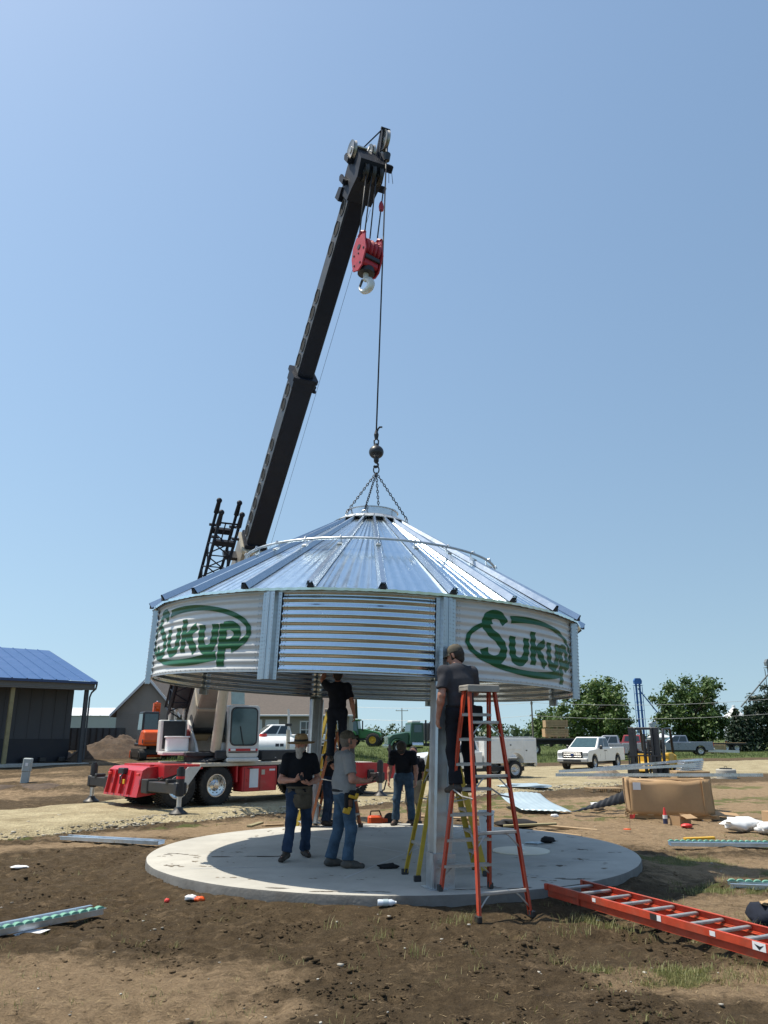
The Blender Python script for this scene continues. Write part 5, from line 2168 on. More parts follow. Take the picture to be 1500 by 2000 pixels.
# man in grey t-shirt seen from the side
p2, J2 = person('man in grey t-shirt and camouflage cap with yellow tools at his hip', (-0.56, 11.45, SLAB_Z), R(-68),
                dict(hipR=(0.095, 0.0, 0.92), knR=(0.12, 0.07, 0.49), anR=(0.12, 0.02, 0.085), toR=(0.17, 0.21, 0.03), knL=(-0.12, -0.03, 0.50), anL=(-0.13, -0.14, 0.085), toL=(-0.16, 0.05, 0.03),
                     elR=(0.27, 0.02, 1.13), wrR=(0.16, 0.26, 1.10), haR=(0.12, 0.35, 1.10), palmR=(-0.6, -0.2, 0.8), elL=(-0.27, 0.02, 1.13), wrL=(-0.12, 0.26, 1.08), haL=(-0.06, 0.34, 1.08), palmL=(0.6, -0.2, 0.8),
                     head=(0.0, 0.06, 1.64)),
                'tee_grey', 'jeans', 'boots_grey', cap=('cap', 'cap_camo'), hair='hair_grey', belly=0.045, scale=1.01, look=(-6, 10), seed=2)
b = MB()
b.tube([(0.182 * math.sin(R(a)), 0.150 * math.cos(R(a)) + 0.0, 0.985) for a in range(-180, 180, 20)], 0.02, n=6, closed=True)
b.box((0.205, 0.0, 0.86), (0.05, 0.12, 0.2), bev=0.015)
b.box((0.21, 0.06, 0.93), (0.06, 0.1, 0.12), bev=0.015)
tbelt = b.build('tool_belt', M_['cloth_black'], p2, smooth=40)
for (c_, s_) in (((0.235, 0.05, 0.905), (0.05, 0.13, 0.04)), ((0.24, 0.10, 0.92), (0.05, 0.05, 0.07)), ((0.235, -0.04, 0.73), (0.05, 0.10, 0.07)), ((0.235, 0.0, 0.755), (0.04, 0.05, 0.05))):
    b = MB()
    b.box(c_, s_, rot=(R(-15), 0, 0), bev=0.012)
    b.build('hand_tool', M_['yellow'], tbelt)
b = MB()
b.box((0.245, 0.01, 0.83), (0.03, 0.05, 0.09), bev=0.01)
b.build('holster', pm('brown holster leather', (0.12, 0.05, 0.025), 0.6), tbelt)
b = MB()
b.box((0.02, 0.40, 1.115), (0.075, 0.15, 0.012), rot=(0.5, 0, 0), bev=0.003)
b.build('phone', M_['black'], p2)

# man in black t-shirt looking down at the back edge of the pad
p3, J3 = person('man in black t-shirt bowing his head at the back edge of the pad', (0.40, 16.75, SLAB_Z), R(174),
                dict(waist=(0, 0.0, 1.08), chest=(0.0, 0.10, 1.28), neck=(0.0, 0.20, 1.42), head=(0.01, 0.33, 1.50), shL=(-0.20, 0.15, 1.38), shR=(0.20, 0.15, 1.38),
                     elL=(-0.27, 0.14, 1.10), wrL=(-0.27, 0.22, 0.87), haL=(-0.27, 0.25, 0.78), elR=(0.27, 0.13, 1.10), wrR=(0.29, 0.18, 0.86), haR=(0.29, 0.21, 0.77),
                     anL=(-0.17, -0.05, 0.085), toL=(-0.20, 0.14, 0.03), knL=(-0.14, 0.02, 0.5), anR=(0.17, -0.02, 0.085), toR=(0.22, 0.16, 0.03), knR=(0.14, 0.03, 0.5)),
                'tee_black', 'jeans', 'boots', cap=('cap', 'cap_brown'), scale=0.99, look=(0, -50), h=0.010, seed=3, hem=0.0)

# man on the orange step ladder, seen from behind
LM = Vector((0.93, 9.66, 1.235))
p4, J4 = person('man in charcoal work shirt and dark cap standing high on the orange step ladder', LM, R(24),
                dict(anL=(-0.10, -0.02, 0.085), toL=(-0.12, 0.15, 0.03), anR=(0.14, 0.03, 0.085), toR=(0.16, 0.20, 0.03), knR=(0.13, 0.08, 0.50),
                     elR=(0.28, 0.12, 1.17), wrR=(0.12, 0.34, 1.20), haR=(0.03, 0.40, 1.22), palmR=(-0.5, 0.5, 0.3), elL=(-0.27, -0.02, 1.12), wrL=(-0.29, 0.04, 0.87), haL=(-0.29, 0.06, 0.78),
                     chest=(0, 0.03, 1.30), neck=(0.0, 0.05, 1.47), head=(0.0, 0.11, 1.61), shL=(-0.20, 0.03, 1.40), shR=(0.20, 0.05, 1.41)),
                'shirt_charcoal', 'trousers_black', 'boots', skin='skin_dark', cap=('cap', 'cap_camo'), scale=1.0, look=(38, -16), belly=0.0, seed=4)
b = MB()
b.tube([(0.182 * math.sin(R(a)), 0.135 * math.cos(R(a)), 0.995) for a in range(-180, 180, 20)], 0.018, n=6, closed=True)
b.box((0.19, -0.08, 0.88), (0.07, 0.15, 0.24), bev=0.02)
b.box((0.10, -0.14, 0.90), (0.16, 0.06, 0.2), bev=0.02)
b.build('tool_belt', M_['cloth_black'], p4, smooth=40)

# worker half hidden inside the hanging bin
p5, J5 = person('worker in navy shirt and trousers standing on a ladder, head inside the bin', (-0.92, 15.75, 1.42), R(8),
                dict(anL=(-0.12, -0.02, 0.085), elL=(-0.30, 0.10, 1.55), wrL=(-0.22, 0.22, 1.80), haL=(-0.2, 0.25, 1.88), elR=(0.28, -0.05, 1.12), wrR=(0.33, -0.02, 0.88), haR=(0.34, 0.0, 0.79)),
                'navy', 'navy', 'boots', cap=('cap', 'cap_brown'), h=0.011, seed=5)
# person behind the grey shirted man, steadying the ladder
p6, J6 = person('person in pale cap and jeans steadying a ladder behind the grey shirted man', (-1.14, 16.7, SLAB_Z), R(-100),
                dict(elR=(0.25, 0.18, 1.2), wrR=(0.15, 0.40, 1.28), haR=(0.13, 0.48, 1.3), elL=(-0.25, 0.18, 1.2), wrL=(-0.15, 0.40, 1.25), haL=(-0.13, 0.48, 1.28), head=(0, 0.07, 1.62)),
                'tee_black', 'jeans_dark', 'boots', cap=('cap', 'cap_white'), h=0.011, scale=0.93, look=(0, -15), seed=6)
# person in shorts behind the bowing man
p7, J7 = person('person in khaki shorts and dark shirt standing behind the bowing man', (0.66, 18.15, 0.0), R(160), dict(), 'tee_black', 'khaki', 'boots', cap=None, h=0.012, scale=0.95, shorts=True, seed=7)
# far workers on the grass
for (lb, x, y, rz, tp, ps) in (
        ('stooping worker in orange safety shirt, left of the pair by the leaning boards', 49.6, 116.0, 95, 'hi_orange', dict(chest=(0, 0.22, 1.2), neck=(0, 0.38, 1.28), head=(0, 0.52, 1.32), shL=(-.19, .33, 1.26), shR=(.19, .33, 1.26), elL=(-.22, .42, 1.0), wrL=(-.2, .52, .8), haL=(-.2, .55, .72), elR=(.22, .42, 1.0), wrR=(.2, .52, .8), haR=(.2, .55, .72))),
        ('upright worker in orange safety shirt, right of the pair by the leaning boards', 51.6, 117.0, -90, 'hi_orange', dict(elR=(.25, .2, 1.2), wrR=(.2, .4, 1.1), haR=(.2, .48, 1.08))),
        ('worker in lime green safety shirt on the far grass', 54.2, 118.0, 100, 'hi_lime', dict(chest=(0, .12, 1.26), neck=(0, .2, 1.4), head=(0, .28, 1.52), shL=(-.19, .16, 1.36), shR=(.19, .16, 1.36)))):
    person(lb, (x, y, gz(x, y)), R(rz), ps, tp, 'jeans_dark', 'boots', h=0.03, hair='hair_dark', cap=('cap', 'cap_white'), group='road workers on the far grass')
# ---------------------------------------------------------------- ladders
M_['lad_orange'] = pm('orange fibreglass', (0.50, 0.058, 0.022), 0.5, var=0.22, scale=7, dirt=(0.26, 0.11, 0.07), dirt_amt=0.7)
M_['lad_yellow'] = pm('yellow fibreglass', (0.52, 0.36, 0.035), 0.5, var=0.15, scale=7, dirt=(0.25, 0.19, 0.08), dirt_amt=0.5)
M_['lad_brown'] = pm('faded orange fibreglass', (0.42, 0.13, 0.05), 0.55, var=0.2, scale=7, dirt=(0.3, 0.2, 0.12), dirt_amt=0.5)
M_['cap_grey'] = pm('worn ladder cap', (0.34, 0.31, 0.27), 0.6, var=0.2, scale=10, dirt=(0.2, 0.17, 0.13), dirt_amt=0.5)
M_['tread'] = pm('ladder aluminium', (0.46, 0.45, 0.43), 0.45, metal=0.6, var=0.15, scale=12, dirt=(0.3, 0.27, 0.23), dirt_amt=0.5)


def rail(mb, p0, p1, w, d, wdir):
    """channel shaped rail from p0 to p1; wdir = across the ladder"""
    p0, p1 = Vector(p0), Vector(p1)
    x = (p1 - p0)
    M = frame(p0, x, z=wdir)
    L = x.length
    t = 0.006
    mb.add(*_box8((L / 2, 0, 0), (L, d, t)), M)
    mb.add(*_box8((L / 2, d / 2 - t / 2, -w / 2 - t / 2), (L, t, w - t)), M)
    mb.add(*_box8((L / 2, -d / 2 + t / 2, -w / 2 - t / 2), (L, t, w - t)), M)


def _box8(c, s):
    x, y, z = s[0] / 2, s[1] / 2, s[2] / 2
    vs = [(c[0] + a * x, c[1] + b_ * y, c[2] + e * z) for e in (-1, 1) for a, b_ in ((-1, -1), (1, -1), (1, 1), (-1, 1))]
    return vs, [(0, 3, 2, 1), (4, 5, 6, 7), (0, 1, 5, 4), (1, 2, 6, 5), (2, 3, 7, 6), (3, 0, 4, 7)]


def step_ladder(label, step_feet, brace_feet, top, capw, mat, n_steps, n_brace, cap_dir, name='step_ladder', group=None, top_gap=0.10):
    """step_feet: two feet of the tread side, brace_feet: two feet of the rear side; top: centre of the cap"""
    base = Vector(step_feet[0])
    root = thing(name, label, 'ladder', base, 0, group)
    o = base
    top = Vector(top)
    cd = Vector(cap_dir).normalized()
    side = Vector((-cd.y, cd.x, 0))
    tr = []
    for feet, dpt in ((step_feet, 0.10), (brace_feet, -0.10)):
        c0 = (Vector(feet[0]) + Vector(feet[1])) / 2
        to = (c0 - top)
        to.z = 0
        to.normalize()
        q = []
        for k, ft in enumerate(feet):
            s = -1 if k == 0 else 1
            tp = top + cd * s * capw * 0.42 + to * 0.055 - Vector((0, 0, 0.03))
            q.append((Vector(ft), tp))
        tr.append(q)
    for gi, q in enumerate(tr):
        across = (q[1][0] - q[0][0]).normalized()
        for k, (ft, tp) in enumerate(q):
            b = MB(Matrix.Translation(-o))
            rail(b, ft + (tp - ft).normalized() * 0.03, tp, 0.027, 0.072 if gi == 0 else 0.05, across * (1 if k == 1 else -1))
            rl = b.build('rail', M_[mat], root)
            b = MB(Matrix.Translation(-o))
            b.box(ft + Vector((0, 0, 0.035)), (0.05, 0.09, 0.07), rot=(0, 0, math.atan2(across.y, across.x)), bev=0.008)
            b.build('foot', M_['steel_dark'], rl)
    # treads
    (f0, t0), (f1, t1) = tr[0]
    for k in range(n_steps):
        u = (k + 1) / (n_steps + 1)
        a, c = f0 + (t0 - f0) * u, f1 + (t1 - f1) * u
        d = (c - a)
        M = Matrix.Translation(-o) @ frame((a + c) / 2, d)
        b = MB(M)
        b.box((0, 0, 0), (d.length, 0.085, 0.006))
        b.box((0, 0.040, -0.014), (d.length, 0.005, 0.028))
        b.box((0, -0.040, -0.014), (d.length, 0.005, 0.028))
        for j in range(5):
            b.box((0, -0.03 + j * 0.015, 0.005), (d.length, 0.004, 0.004))
        b.build('step', M_['tread'], root)
        if k == 0:
            b = MB(Matrix.Translation(-o))
            for (p, s) in ((a, 1), (c, -1)):
                b.tube([p + Vector((0, 0, -0.12)), p + d.normalized() * s * 0.14], 0.009, n=5)
            b.build('knee_brace', M_['tread'], root)
    (f0, t0), (f1, t1) = tr[1]
    for k in range(n_brace):
        u = (k + 0.45) / (n_brace + 0.1)
        a, c = f0 + (t0 - f0) * u, f1 + (t1 - f1) * u
        d = (c - a)
        M = Matrix.Translation(-o) @ frame((a + c) / 2, d)
        b = MB(M)
        b.box((0, 0, 0), (d.length, 0.035, 0.035), bev=0.006)
        hb_ = b.build('rear_brace', M_['tread'], root)
        for (p, q_, s) in ((a, f0 - t0, 1), (c, f1 - t1, -1)):
            b = MB(Matrix.Translation(-o))
            dn = q_.normalized()
            b.tube([p + dn * 0.17, p + dn * 0.05 + d.normalized() * s * 0.11, p + d.normalized() * s * 0.17], 0.009, n=5)
            b.build('gusset', M_['tread'], hb_)
    # spreaders
    for k in (0, 1):
        a = tr[0][k][0] + (tr[0][k][1] - tr[0][k][0]) * 0.5
        c = tr[1][k][0] + (tr[1][k][1] - tr[1][k][0]) * 0.5
        b = MB(Matrix.Translation(-o))
        b.tube([a, (a + c) / 2 + Vector((0, 0, -0.03)), c], 0.010, n=5)
        b.build('spreader', M_['tread'], root)
    b = MB(Matrix.Translation(top - o) @ Matrix.Rotation(math.atan2(cd.y, cd.x), 4, 'Z'))
    b.box((0, 0, 0), (capw, 0.24, 0.03), bev=0.01)
    b.box((0, 0.115, -0.03), (capw, 0.012, 0.07), bev=0.004)
    b.box((0, -0.115, -0.03), (capw, 0.012, 0.07), bev=0.004)
    b.box((-capw / 2 + 0.01, 0, -0.02), (0.015, 0.22, 0.06), bev=0.004)
    b.build('top_cap', M_['cap_grey'], root)
    return root


step_ladder('tall orange fibreglass step ladder at the front edge of the pad', [(0.645, 9.76, SLAB_Z), (1.245, 9.92, SLAB_Z)], [(0.99, 8.98, 0.0), (1.60, 9.26, 0.0)], (1.135, 9.45, 2.45), 0.42, 'lad_orange', 7, 4, (0.93, 0.36, 0), group='step ladders')
step_ladder('yellow step ladder standing behind the front post', [(1.22, 11.25, SLAB_Z), (1.30, 10.74, SLAB_Z)], [(0.27, 10.89, SLAB_Z), (0.41, 10.37, SLAB_Z)], (0.78, 10.83, 2.05), 0.32, 'lad_yellow', 6, 2, (0.2, -0.98, 0), group='step ladders')
step_ladder('faded orange step ladder behind the man in the grey t-shirt', [(-0.46, 16.35, SLAB_Z), (-0.62, 15.9, SLAB_Z)], [(-1.38, 16.75, SLAB_Z), (-1.46, 16.3, SLAB_Z)], (-0.93, 16.33, 2.0), 0.32, 'lad_brown', 6, 2, (-0.3, -0.95, 0), group='step ladders')
step_ladder('yellow step ladder leaning into view behind the back post', [(-1.85, 17.35, 0.0), (-1.60, 17.75, 0.0)], [(-0.62, 17.2, 0.0), (-0.50, 17.55, 0.0)], (-1.12, 17.4, 2.45), 0.34, 'lad_yellow', 7, 3, (0.3, 0.95, 0), group='step ladders')

# ---------------------------------------------------------------- extension ladder on the ground
E0, E1 = Vector((2.13, 9.93, 0.10)), Vector((4.30, 5.75, 0.03))
ex_d = (E1 - E0)
EM = frame(E0, ex_d)
ext = thing('extension_ladder', 'long orange fibreglass extension ladder lying on the soil', 'ladder', E0, math.atan2(ex_d.y, ex_d.x))
ext.rotation_euler = EM.to_euler()
LE = ex_d.length
EW = 0.54
for (z, off, x0, wd) in ((0.036, 0.0, -0.02, EW - 0.045), (0.108, 0.0, 0.0, EW)):
    for s in (-1, 1):
        b = MB()
        t = 0.005
        y = s * wd / 2
        b.box((x0 + LE / 2, y, z), (LE, t, 0.066))
        b.box((x0 + LE / 2, y - s * 0.016, z + 0.0315), (LE, 0.030, t))
        b.box((x0 + LE / 2, y - s * 0.016, z - 0.0315), (LE, 0.030, t))
        r_ = b.build('rail', M_['lad_orange'], ext)
        if z > 0.06 and s < 0:
            for (x, w_, h_, mt) in ((0.78, 0.05, 0.035, 'paper'), (1.62, 0.09, 0.055, 'steel_dark'), (1.69, 0.05, 0.05, 'paper'), (2.32, 0.06, 0.04, 'paper'), (2.80, 0.13, 0.065, 'paper')):
                b = MB()
                b.box((x, y - 0.0045, z), (w_, 0.003, h_))
                st = b.build('sticker', M_[mt], r_)
                if x == 2.80:
                    b = MB()
                    b.add([(x - 0.045, y - 0.0075, z + 0.015), (x, y - 0.0075, z - 0.026), (x + 0.05, y - 0.0075, z + 0.018), (x + 0.012, y - 0.0075, z + 0.004)], [(0, 1, 2, 3)])
                    b.build('sticker', M_['black'], r_)
    for k in range(int(LE / 0.305)):
        x = 0.16 + k * 0.305 + (0.06 if z < 0.06 else 0)
        b = MB()
        b.box((x, 0, z), (0.042, wd - 0.01, 0.028), bev=0.008)
        b.build('rung', M_['tread'], ext)
for s in (-1, 1):
    b = MB()
    b.box((-0.015, s * EW / 2, 0.108), (0.05, 0.05, 0.07), bev=0.01)
    b.build('end_cap', M_['lad_orange'], ext)
    b = MB()
    b.box((0.52, s * (EW / 2 + 0.004), 0.075), (0.03, 0.012, 0.135), bev=0.003)
    b.build('guide_strap', M_['lad_orange'], ext)
# ---------------------------------------------------------------- vehicles
def bevel(o, w=0.03, seg=2):
    m = o.modifiers.new('bevel', 'BEVEL')
    m.width = w
    m.segments = seg
    m.limit_method = 'ANGLE'
    m.angle_limit = R(35)
    return o


def arch_poly(pts_top, z0, arches, r):
    """side outline: bottom line with wheel arches, from rear to front, closed by pts_top (front to rear)"""
    x0, x1 = pts_top[-1][0], pts_top[0][0]
    poly = [(x0, z0)]
    for ax in sorted(arches):
        for i in range(9):
            a = math.pi - math.pi * i / 8
            poly.append((ax + r * math.cos(a), z0 + r * 0.98 * math.sin(a)))
    poly.append((x1, z0))
    return poly + list(pts_top)


def frustum(x0, x1, z0, X0, X1, z1, w0, w1):
    """cab shell: bottom rectangle and smaller top rectangle"""
    v = [(x0, -w0, z0), (x1, -w0, z0), (x1, w0, z0), (x0, w0, z0), (X0, -w1, z1), (X1, -w1, z1), (X1, w1, z1), (X0, w1, z1)]
    f = [(0, 3, 2, 1), (4, 5, 6, 7), (0, 1, 5, 4), (1, 2, 6, 5), (2, 3, 7, 6), (3, 0, 4, 7)]
    return v, f


def inset(q, u0, u1, v0, v1, off=0.012):
    """sub quad of a face (a,b,c,d), lifted off along its normal"""
    a, b, c, d = (Vector(p) for p in q)

    def P(u, v):
        return (a * (1 - u) + b * u) * (1 - v) + (d * (1 - u) + c * u) * v
    n = (b - a).cross(d - a).normalized()
    o = [P(u0, v0), P(u1, v0), P(u1, v1), P(u0, v1)]
    return [p + n * off for p in o]


def pane(name, quad, mat, parent, th=0.01):
    a, b, c, d = quad
    n = (b - a).cross(d - a).normalized() * th
    m = MB()
    m.add([a - n, b - n, c - n, d - n, a, b, c, d], [(0, 3, 2, 1), (4, 5, 6, 7), (0, 1, 5, 4), (1, 2, 6, 5), (2, 3, 7, 6), (3, 0, 4, 7)])
    return m.build(name, mat, parent)


M_['headlamp'] = pm('headlamp glass', (0.30, 0.32, 0.34), 0.12, var=0.3, scale=12)


def pickup(name, label, cat, loc, rz, paint, rear='bed', L=5.9, crew=True, group=None, emblem=False):
    t = thing(name, label, cat, loc, rz, group)
    hl = L / 2
    fa, ra = hl - 1.0, -hl + 1.22
    top = [(hl, 0.62), (hl - 0.02, 1.0), (hl - 0.16, 1.10), (hl - 1.75, 1.22), (-hl + 2.25 - 0.12, 1.22), (-hl + 2.25 - 0.14, 1.27), (-hl + 0.02, 1.27), (-hl, 0.62)]
    if rear == 'utility':
        top = [(hl, 0.62), (hl - 0.02, 1.0), (hl - 0.16, 1.10), (hl - 1.75, 1.22), (hl - 3.1, 1.22), (hl - 3.1, 0.62)]
    b = MB()
    b.prism(arch_poly(top, 0.47, [a for a in (fa, ra) if a > top[-1][0]], 0.47), 'y', -0.97, 0.97)
    body = bevel(b.build('body', paint, t), 0.05, 3)
    x0, x1 = (-hl + 2.25 if crew else hl - 3.0), hl - 1.55
    v, f = frustum(x0, x1 + 0.12, 1.20, x0 + 0.16, x1 - 0.82, 1.88, 0.94, 0.74)
    b = MB()
    b.add(v, f)
    cab = bevel(b.build('cab', paint, t), 0.06, 3)
    pane('windscreen', inset((v[1], v[2], v[6], v[5]), 0.06, 0.94, 0.10, 0.90), M_['glass_teal'], t)
    pane('rear_window', inset((v[3], v[0], v[4], v[7]), 0.12, 0.88, 0.2, 0.85), M_['glass'], t)
    for s in (0, 1):
        q = (v[0], v[1], v[5], v[4]) if s == 0 else (v[2], v[3], v[7], v[6])
        spans = ((0.08, 0.45), (0.50, 0.90)) if crew else ((0.12, 0.86),)
        for (u0, u1) in spans:
            if s == 1:
                u0, u1 = 1 - u1, 1 - u0
            pane('side_window', inset(q, u0, u1, 0.14, 0.86), M_['glass'], t)
    for s in (-1, 1):
        for ax in (fa, ra):
            wheel(t, (ax, s * 0.86, 0.39), 0.39, 0.26, M_['alu'], side=(1 if s < 0 else -1), rim_k=0.64)
        b = MB()
        b.box((hl - 0.06, s * 0.76, 0.90), (0.16, 0.36, 0.19), bev=0.03)
        b.build('headlight', M_['headlamp'], t)
        b = MB()
        b.box((x1 - 0.25, s * 1.07, 1.28), (0.12, 0.16, 0.22), bev=0.03)
        b.box((x1 - 0.25, s * 0.98, 1.24), (0.05, 0.12, 0.05))
        b.build('mirror', M_['black'], t)
        b = MB()
        b.prism([(-hl + 0.02, 0.86), (-hl + 0.02, 1.22), (-hl - 0.02, 1.2), (-hl - 0.02, 0.88)], 'y', s * 0.80, s * 0.975)
        b.build('tail_light', M_['red_plastic'], t)
        for xd in ((x0 + x1) / 2 - 0.2, x1 - 1.05):
            b = MB()
            b.box((xd, s * 0.985, 1.08), (0.16, 0.03, 0.035), bev=0.01)
            b.build('door_handle', M_['black'], t)
        for xd in ((x0 + x1) / 2 - 0.02,) if crew else ():
            b = MB()
            b.box((xd, s * 0.972, 0.86), (0.012, 0.006, 0.62))
            b.build('door_seam', M_['black'], t)
    b = MB()
    b.box((hl + 0.01, 0, 0.86), (0.05, 1.26, 0.38), bev=0.03)
    g = b.build('grille', M_['black'], t)
    for z in (0.76, 0.86, 0.96):
        b = MB()
        b.box((hl + 0.04, 0, z), (0.02, 1.10, 0.022), bev=0.006)
        b.build('grille_bar', M_['alu'], g)
    if emblem:
        b = MB()
        b.cone((hl + 0.05, 0, 0.87), (hl + 0.065, 0, 0.87), 0.1, n=20)
        for i, p in enumerate(b.v):
            b.v[i] = (p[0], p[1], 0.87 + (p[2] - 0.87) * 0.45)
        b.build('emblem', pm('emblem blue', (0.02, 0.05, 0.22), 0.3), g)
    b = MB()
    b.box((hl + 0.03, 0, 0.56), (0.18, 1.9, 0.22), bev=0.04)
    b.build('front_bumper', M_['grey'], t)
    b = MB()
    b.box((hl + 0.12, 0, 0.53), (0.02, 1.1, 0.12))
    b.box((hl + 0.02, 0, 0.42), (0.1, 1.7, 0.1), bev=0.03)
    b.build('front_valance', M_['black'], t)
    b = MB()
    b.box((-hl - 0.04, 0, 0.60), (0.16, 1.8, 0.2), bev=0.04)
    b.build('rear_bumper', M_['chrome'], t)
    b = MB()
    b.box((0, 0, 0.42), (L - 0.9, 1.2, 0.2))
    b.build('underbody', M_['black'], t)
    if rear == 'bed':
        b = MB()
        b.box((-hl + 1.07, 0, 1.265), (1.9, 1.70, 0.02))  # black plate stands in for the shaded inside of the open bed
        b.build('bed_dark_plate', M_['black'], t)
    elif rear == 'utility':
        xb0, xb1 = -hl, hl - 3.15
        for s in (-1, 1):
            b = MB()
            poly = [(xb0, 0.75), (xb0, 1.82), (xb1, 1.82), (xb1, 0.75)]
            b.prism(arch_poly([(xb1, 1.82), (xb0, 1.82)], 0.68, [ra], 0.47), 'y', s * 0.56, s * 1.04)
            ub_ = bevel(b.build('side_locker', paint, t), 0.02, 2)
            for (xc, zc, w, h) in ((xb0 + 0.42, 1.25, 0.62, 0.9), (ra + 0.05, 1.5, 0.75, 0.42), (xb1 - 0.42, 1.25, 0.6, 0.9)):
                b = MB()
                b.box((xc, s * 1.045, zc), (w, 0.025, h), bev=0.008)
                dr = b.build('locker_door', paint, ub_)
                b = MB()
                b.box((xc + w * 0.3, s * 1.065, zc), (0.07, 0.02, 0.05))
                b.build('latch', M_['black'], dr)
        b = MB()
        b.box(((xb0 + xb1) / 2, 0, 0.85), (xb1 - xb0, 1.1, 0.1))
        b.box((xb1 - 0.03, 0, 1.25), (0.05, 1.1, 0.8))
        b.build('truck_bed', M_['grey'], t)
        b = MB()
        b.box(((xb0 + xb1) / 2, 0.8, 1.86), (xb1 - xb0, 0.05, 0.05))
        b.box(((xb0 + xb1) / 2, -0.8, 1.86), (xb1 - xb0, 0.05, 0.05))
        b.build('ladder_rack', M_['grey'], t)
    return t


def rzv(x, y):
    return math.atan2(y, x)


M_['silver_paint'] = pm('silver car paint', (0.36, 0.37, 0.39), 0.3, metal=0.5, var=0.06, scale=2, coat=0.4)
M_['blue_paint'] = pm('grey blue car paint', (0.22, 0.25, 0.30), 0.3, metal=0.4, var=0.06, scale=2, coat=0.4)
M_['maroon_paint'] = pm('red car paint', (0.30, 0.03, 0.035), 0.3, var=0.06, scale=2, coat=0.4)
pickup('pickup_truck', 'white crew cab pickup parked alone beyond the gravel drive, front towards us', 'pickup', (12.9, 50.2, gz(12.9, 50.2)), rzv(-0.6, -0.8), M_['white'], emblem=True, group='parked pickups')
pickup('service_truck', 'white service truck with side lockers behind the orange step ladder', 'truck', (4.1, 38.3, 0.02), rzv(-0.9, -0.43), M_['white'], rear='utility', crew=False, L=6.1)
pickup('pickup_truck', 'white pickup behind the propane tank near the house', 'pickup', (-6.9, 52.5, gz(-6.9, 52.5)), rzv(-0.93, -0.35), M_['white'], group='parked pickups')
pickup('pickup_truck', 'silver pickup parked behind the white crew cab pickup', 'pickup', (18.6, 66, gz(18.6, 66)), rzv(-0.95, 0.3), M_['silver_paint'], group='parked pickups')
pickup('pickup_truck', 'grey blue pickup parked under the big tree right of the forklift', 'pickup', (29.3, 80, gz(29.3, 80)), rzv(-0.98, 0.15), M_['blue_paint'], group='parked pickups')
pickup('pickup_truck', 'maroon pickup half hidden by the forklift mast', 'pickup', (22.3, 72, gz(22.3, 72)), rzv(0.5, 0.86), M_['maroon_paint'], group='parked pickups')


# ---- forklift
def forklift(loc, rz):
    t = thing('forklift', 'yellow forklift with tall black mast and overhead guard', 'forklift', loc, rz)
    b = MB()
    b.prism([(-1.2, 0.35), (-1.2, 0.95), (-0.95, 1.12), (-0.2, 1.12), (-0.1, 0.7), (0.55, 0.62), (0.7, 0.35)], 'y', -0.5, 0.5)
    bevel(b.build('body', M_['yellow'], t), 0.06, 3)
    b = MB()
    b.box((-1.15, 0, 0.7), (0.35, 1.05, 0.75), bev=0.12)
    b.build('counterweight', M_['yellow'], t)
    b = MB()
    b.box((-0.35, 0, 1.2), (0.45, 0.5, 0.16), bev=0.05)
    b.box((-0.58, 0, 1.42), (0.14, 0.5, 0.5), bev=0.05)
    b.build('seat', M_['cloth_black'], t, smooth=50)
    b = MB()
    b.cone((-0.9, -0.25, 1.28), (-0.9, 0.25, 1.28), 0.17, n=18)
    b.build('gas_bottle', M_['white'], t, smooth=40)
    for s in (-1, 1):
        b = MB()
        b.tube([(0.55, s * 0.47, 0.65), (0.42, s * 0.47, 1.6), (0.25, s * 0.46, 2.1), (-0.75, s * 0.46, 2.14), (-0.85, s * 0.47, 2.05), (-1.0, s * 0.47, 1.1)], 0.045, n=8)
        b.build('guard_post', M_['black'], t, smooth=60)
    b = MB()
    for k in range(6):
        b.box((-0.7 + k * 0.18, 0, 2.13), (0.05, 0.92, 0.03))
    b.build('guard_roof', M_['black'], t)
    for s in (-1, 1):
        b = MB()
        b.box((0.95, s * 0.38, 1.12), (0.16, 0.16, 2.1), bev=0.01)
        b.box((1.02, s * 0.26, 1.15), (0.10, 0.07, 2.0), bev=0.01)
        b.build('mast_rail', M_['black'], t)
    b = MB()
    for z in (0.2, 1.15, 2.12):
        b.box((0.95, 0, z), (0.1, 0.72, 0.1), bev=0.01)
    b.cone((0.98, 0, 0.2), (0.98, 0, 1.9), 0.05, n=10)
    b.cone((0.98, 0.12, 0.2), (0.98, 0.12, 1.6), 0.03, n=8)
    b.build('mast_crossbar', M_['black'], t)
    b = MB()
    b.box((1.1, 0, 0.55), (0.06, 1.05, 0.10))
    b.box((1.1, 0, 0.25), (0.06, 1.05, 0.10))
    for k in range(7):
        b.box((1.1, -0.48 + k * 0.16, 0.75), (0.04, 0.04, 0.5))
    b.box((1.1, 0, 1.02), (0.05, 1.05, 0.06))
    b.build('carriage', M_['black'], t)
    for s in (-1, 1):
        b = MB()
        b.box((1.14, s * 0.28, 0.4), (0.05, 0.13, 0.7))
        b.box((1.7, s * 0.28, 0.08), (1.1, 0.12, 0.045))
        b.build('fork', M_['steel_dark'], t)
        wheel(t, (0.55, s * 0.5, 0.33), 0.33, 0.24, M_['yellow'], side=(1 if s < 0 else -1))
        wheel(t, (-0.8, s * 0.46, 0.27), 0.27, 0.2, M_['yellow'], side=(1 if s < 0 else -1))
    b = MB()
    b.tube([(0.12, 0, 0.72), (0.0, 0, 1.18)], 0.03, n=8)
    b.M = Matrix.Translation((0.0, 0, 1.2)) @ Matrix.Rotation(R(-55), 4, 'Y')
    b.tube([(0.17 * math.cos(a), 0.17 * math.sin(a), 0) for a in [2 * math.pi * i / 16 for i in range(16)]], 0.016, n=6, closed=True)
    b.build('steering_wheel', M_['black'], t)
    return t


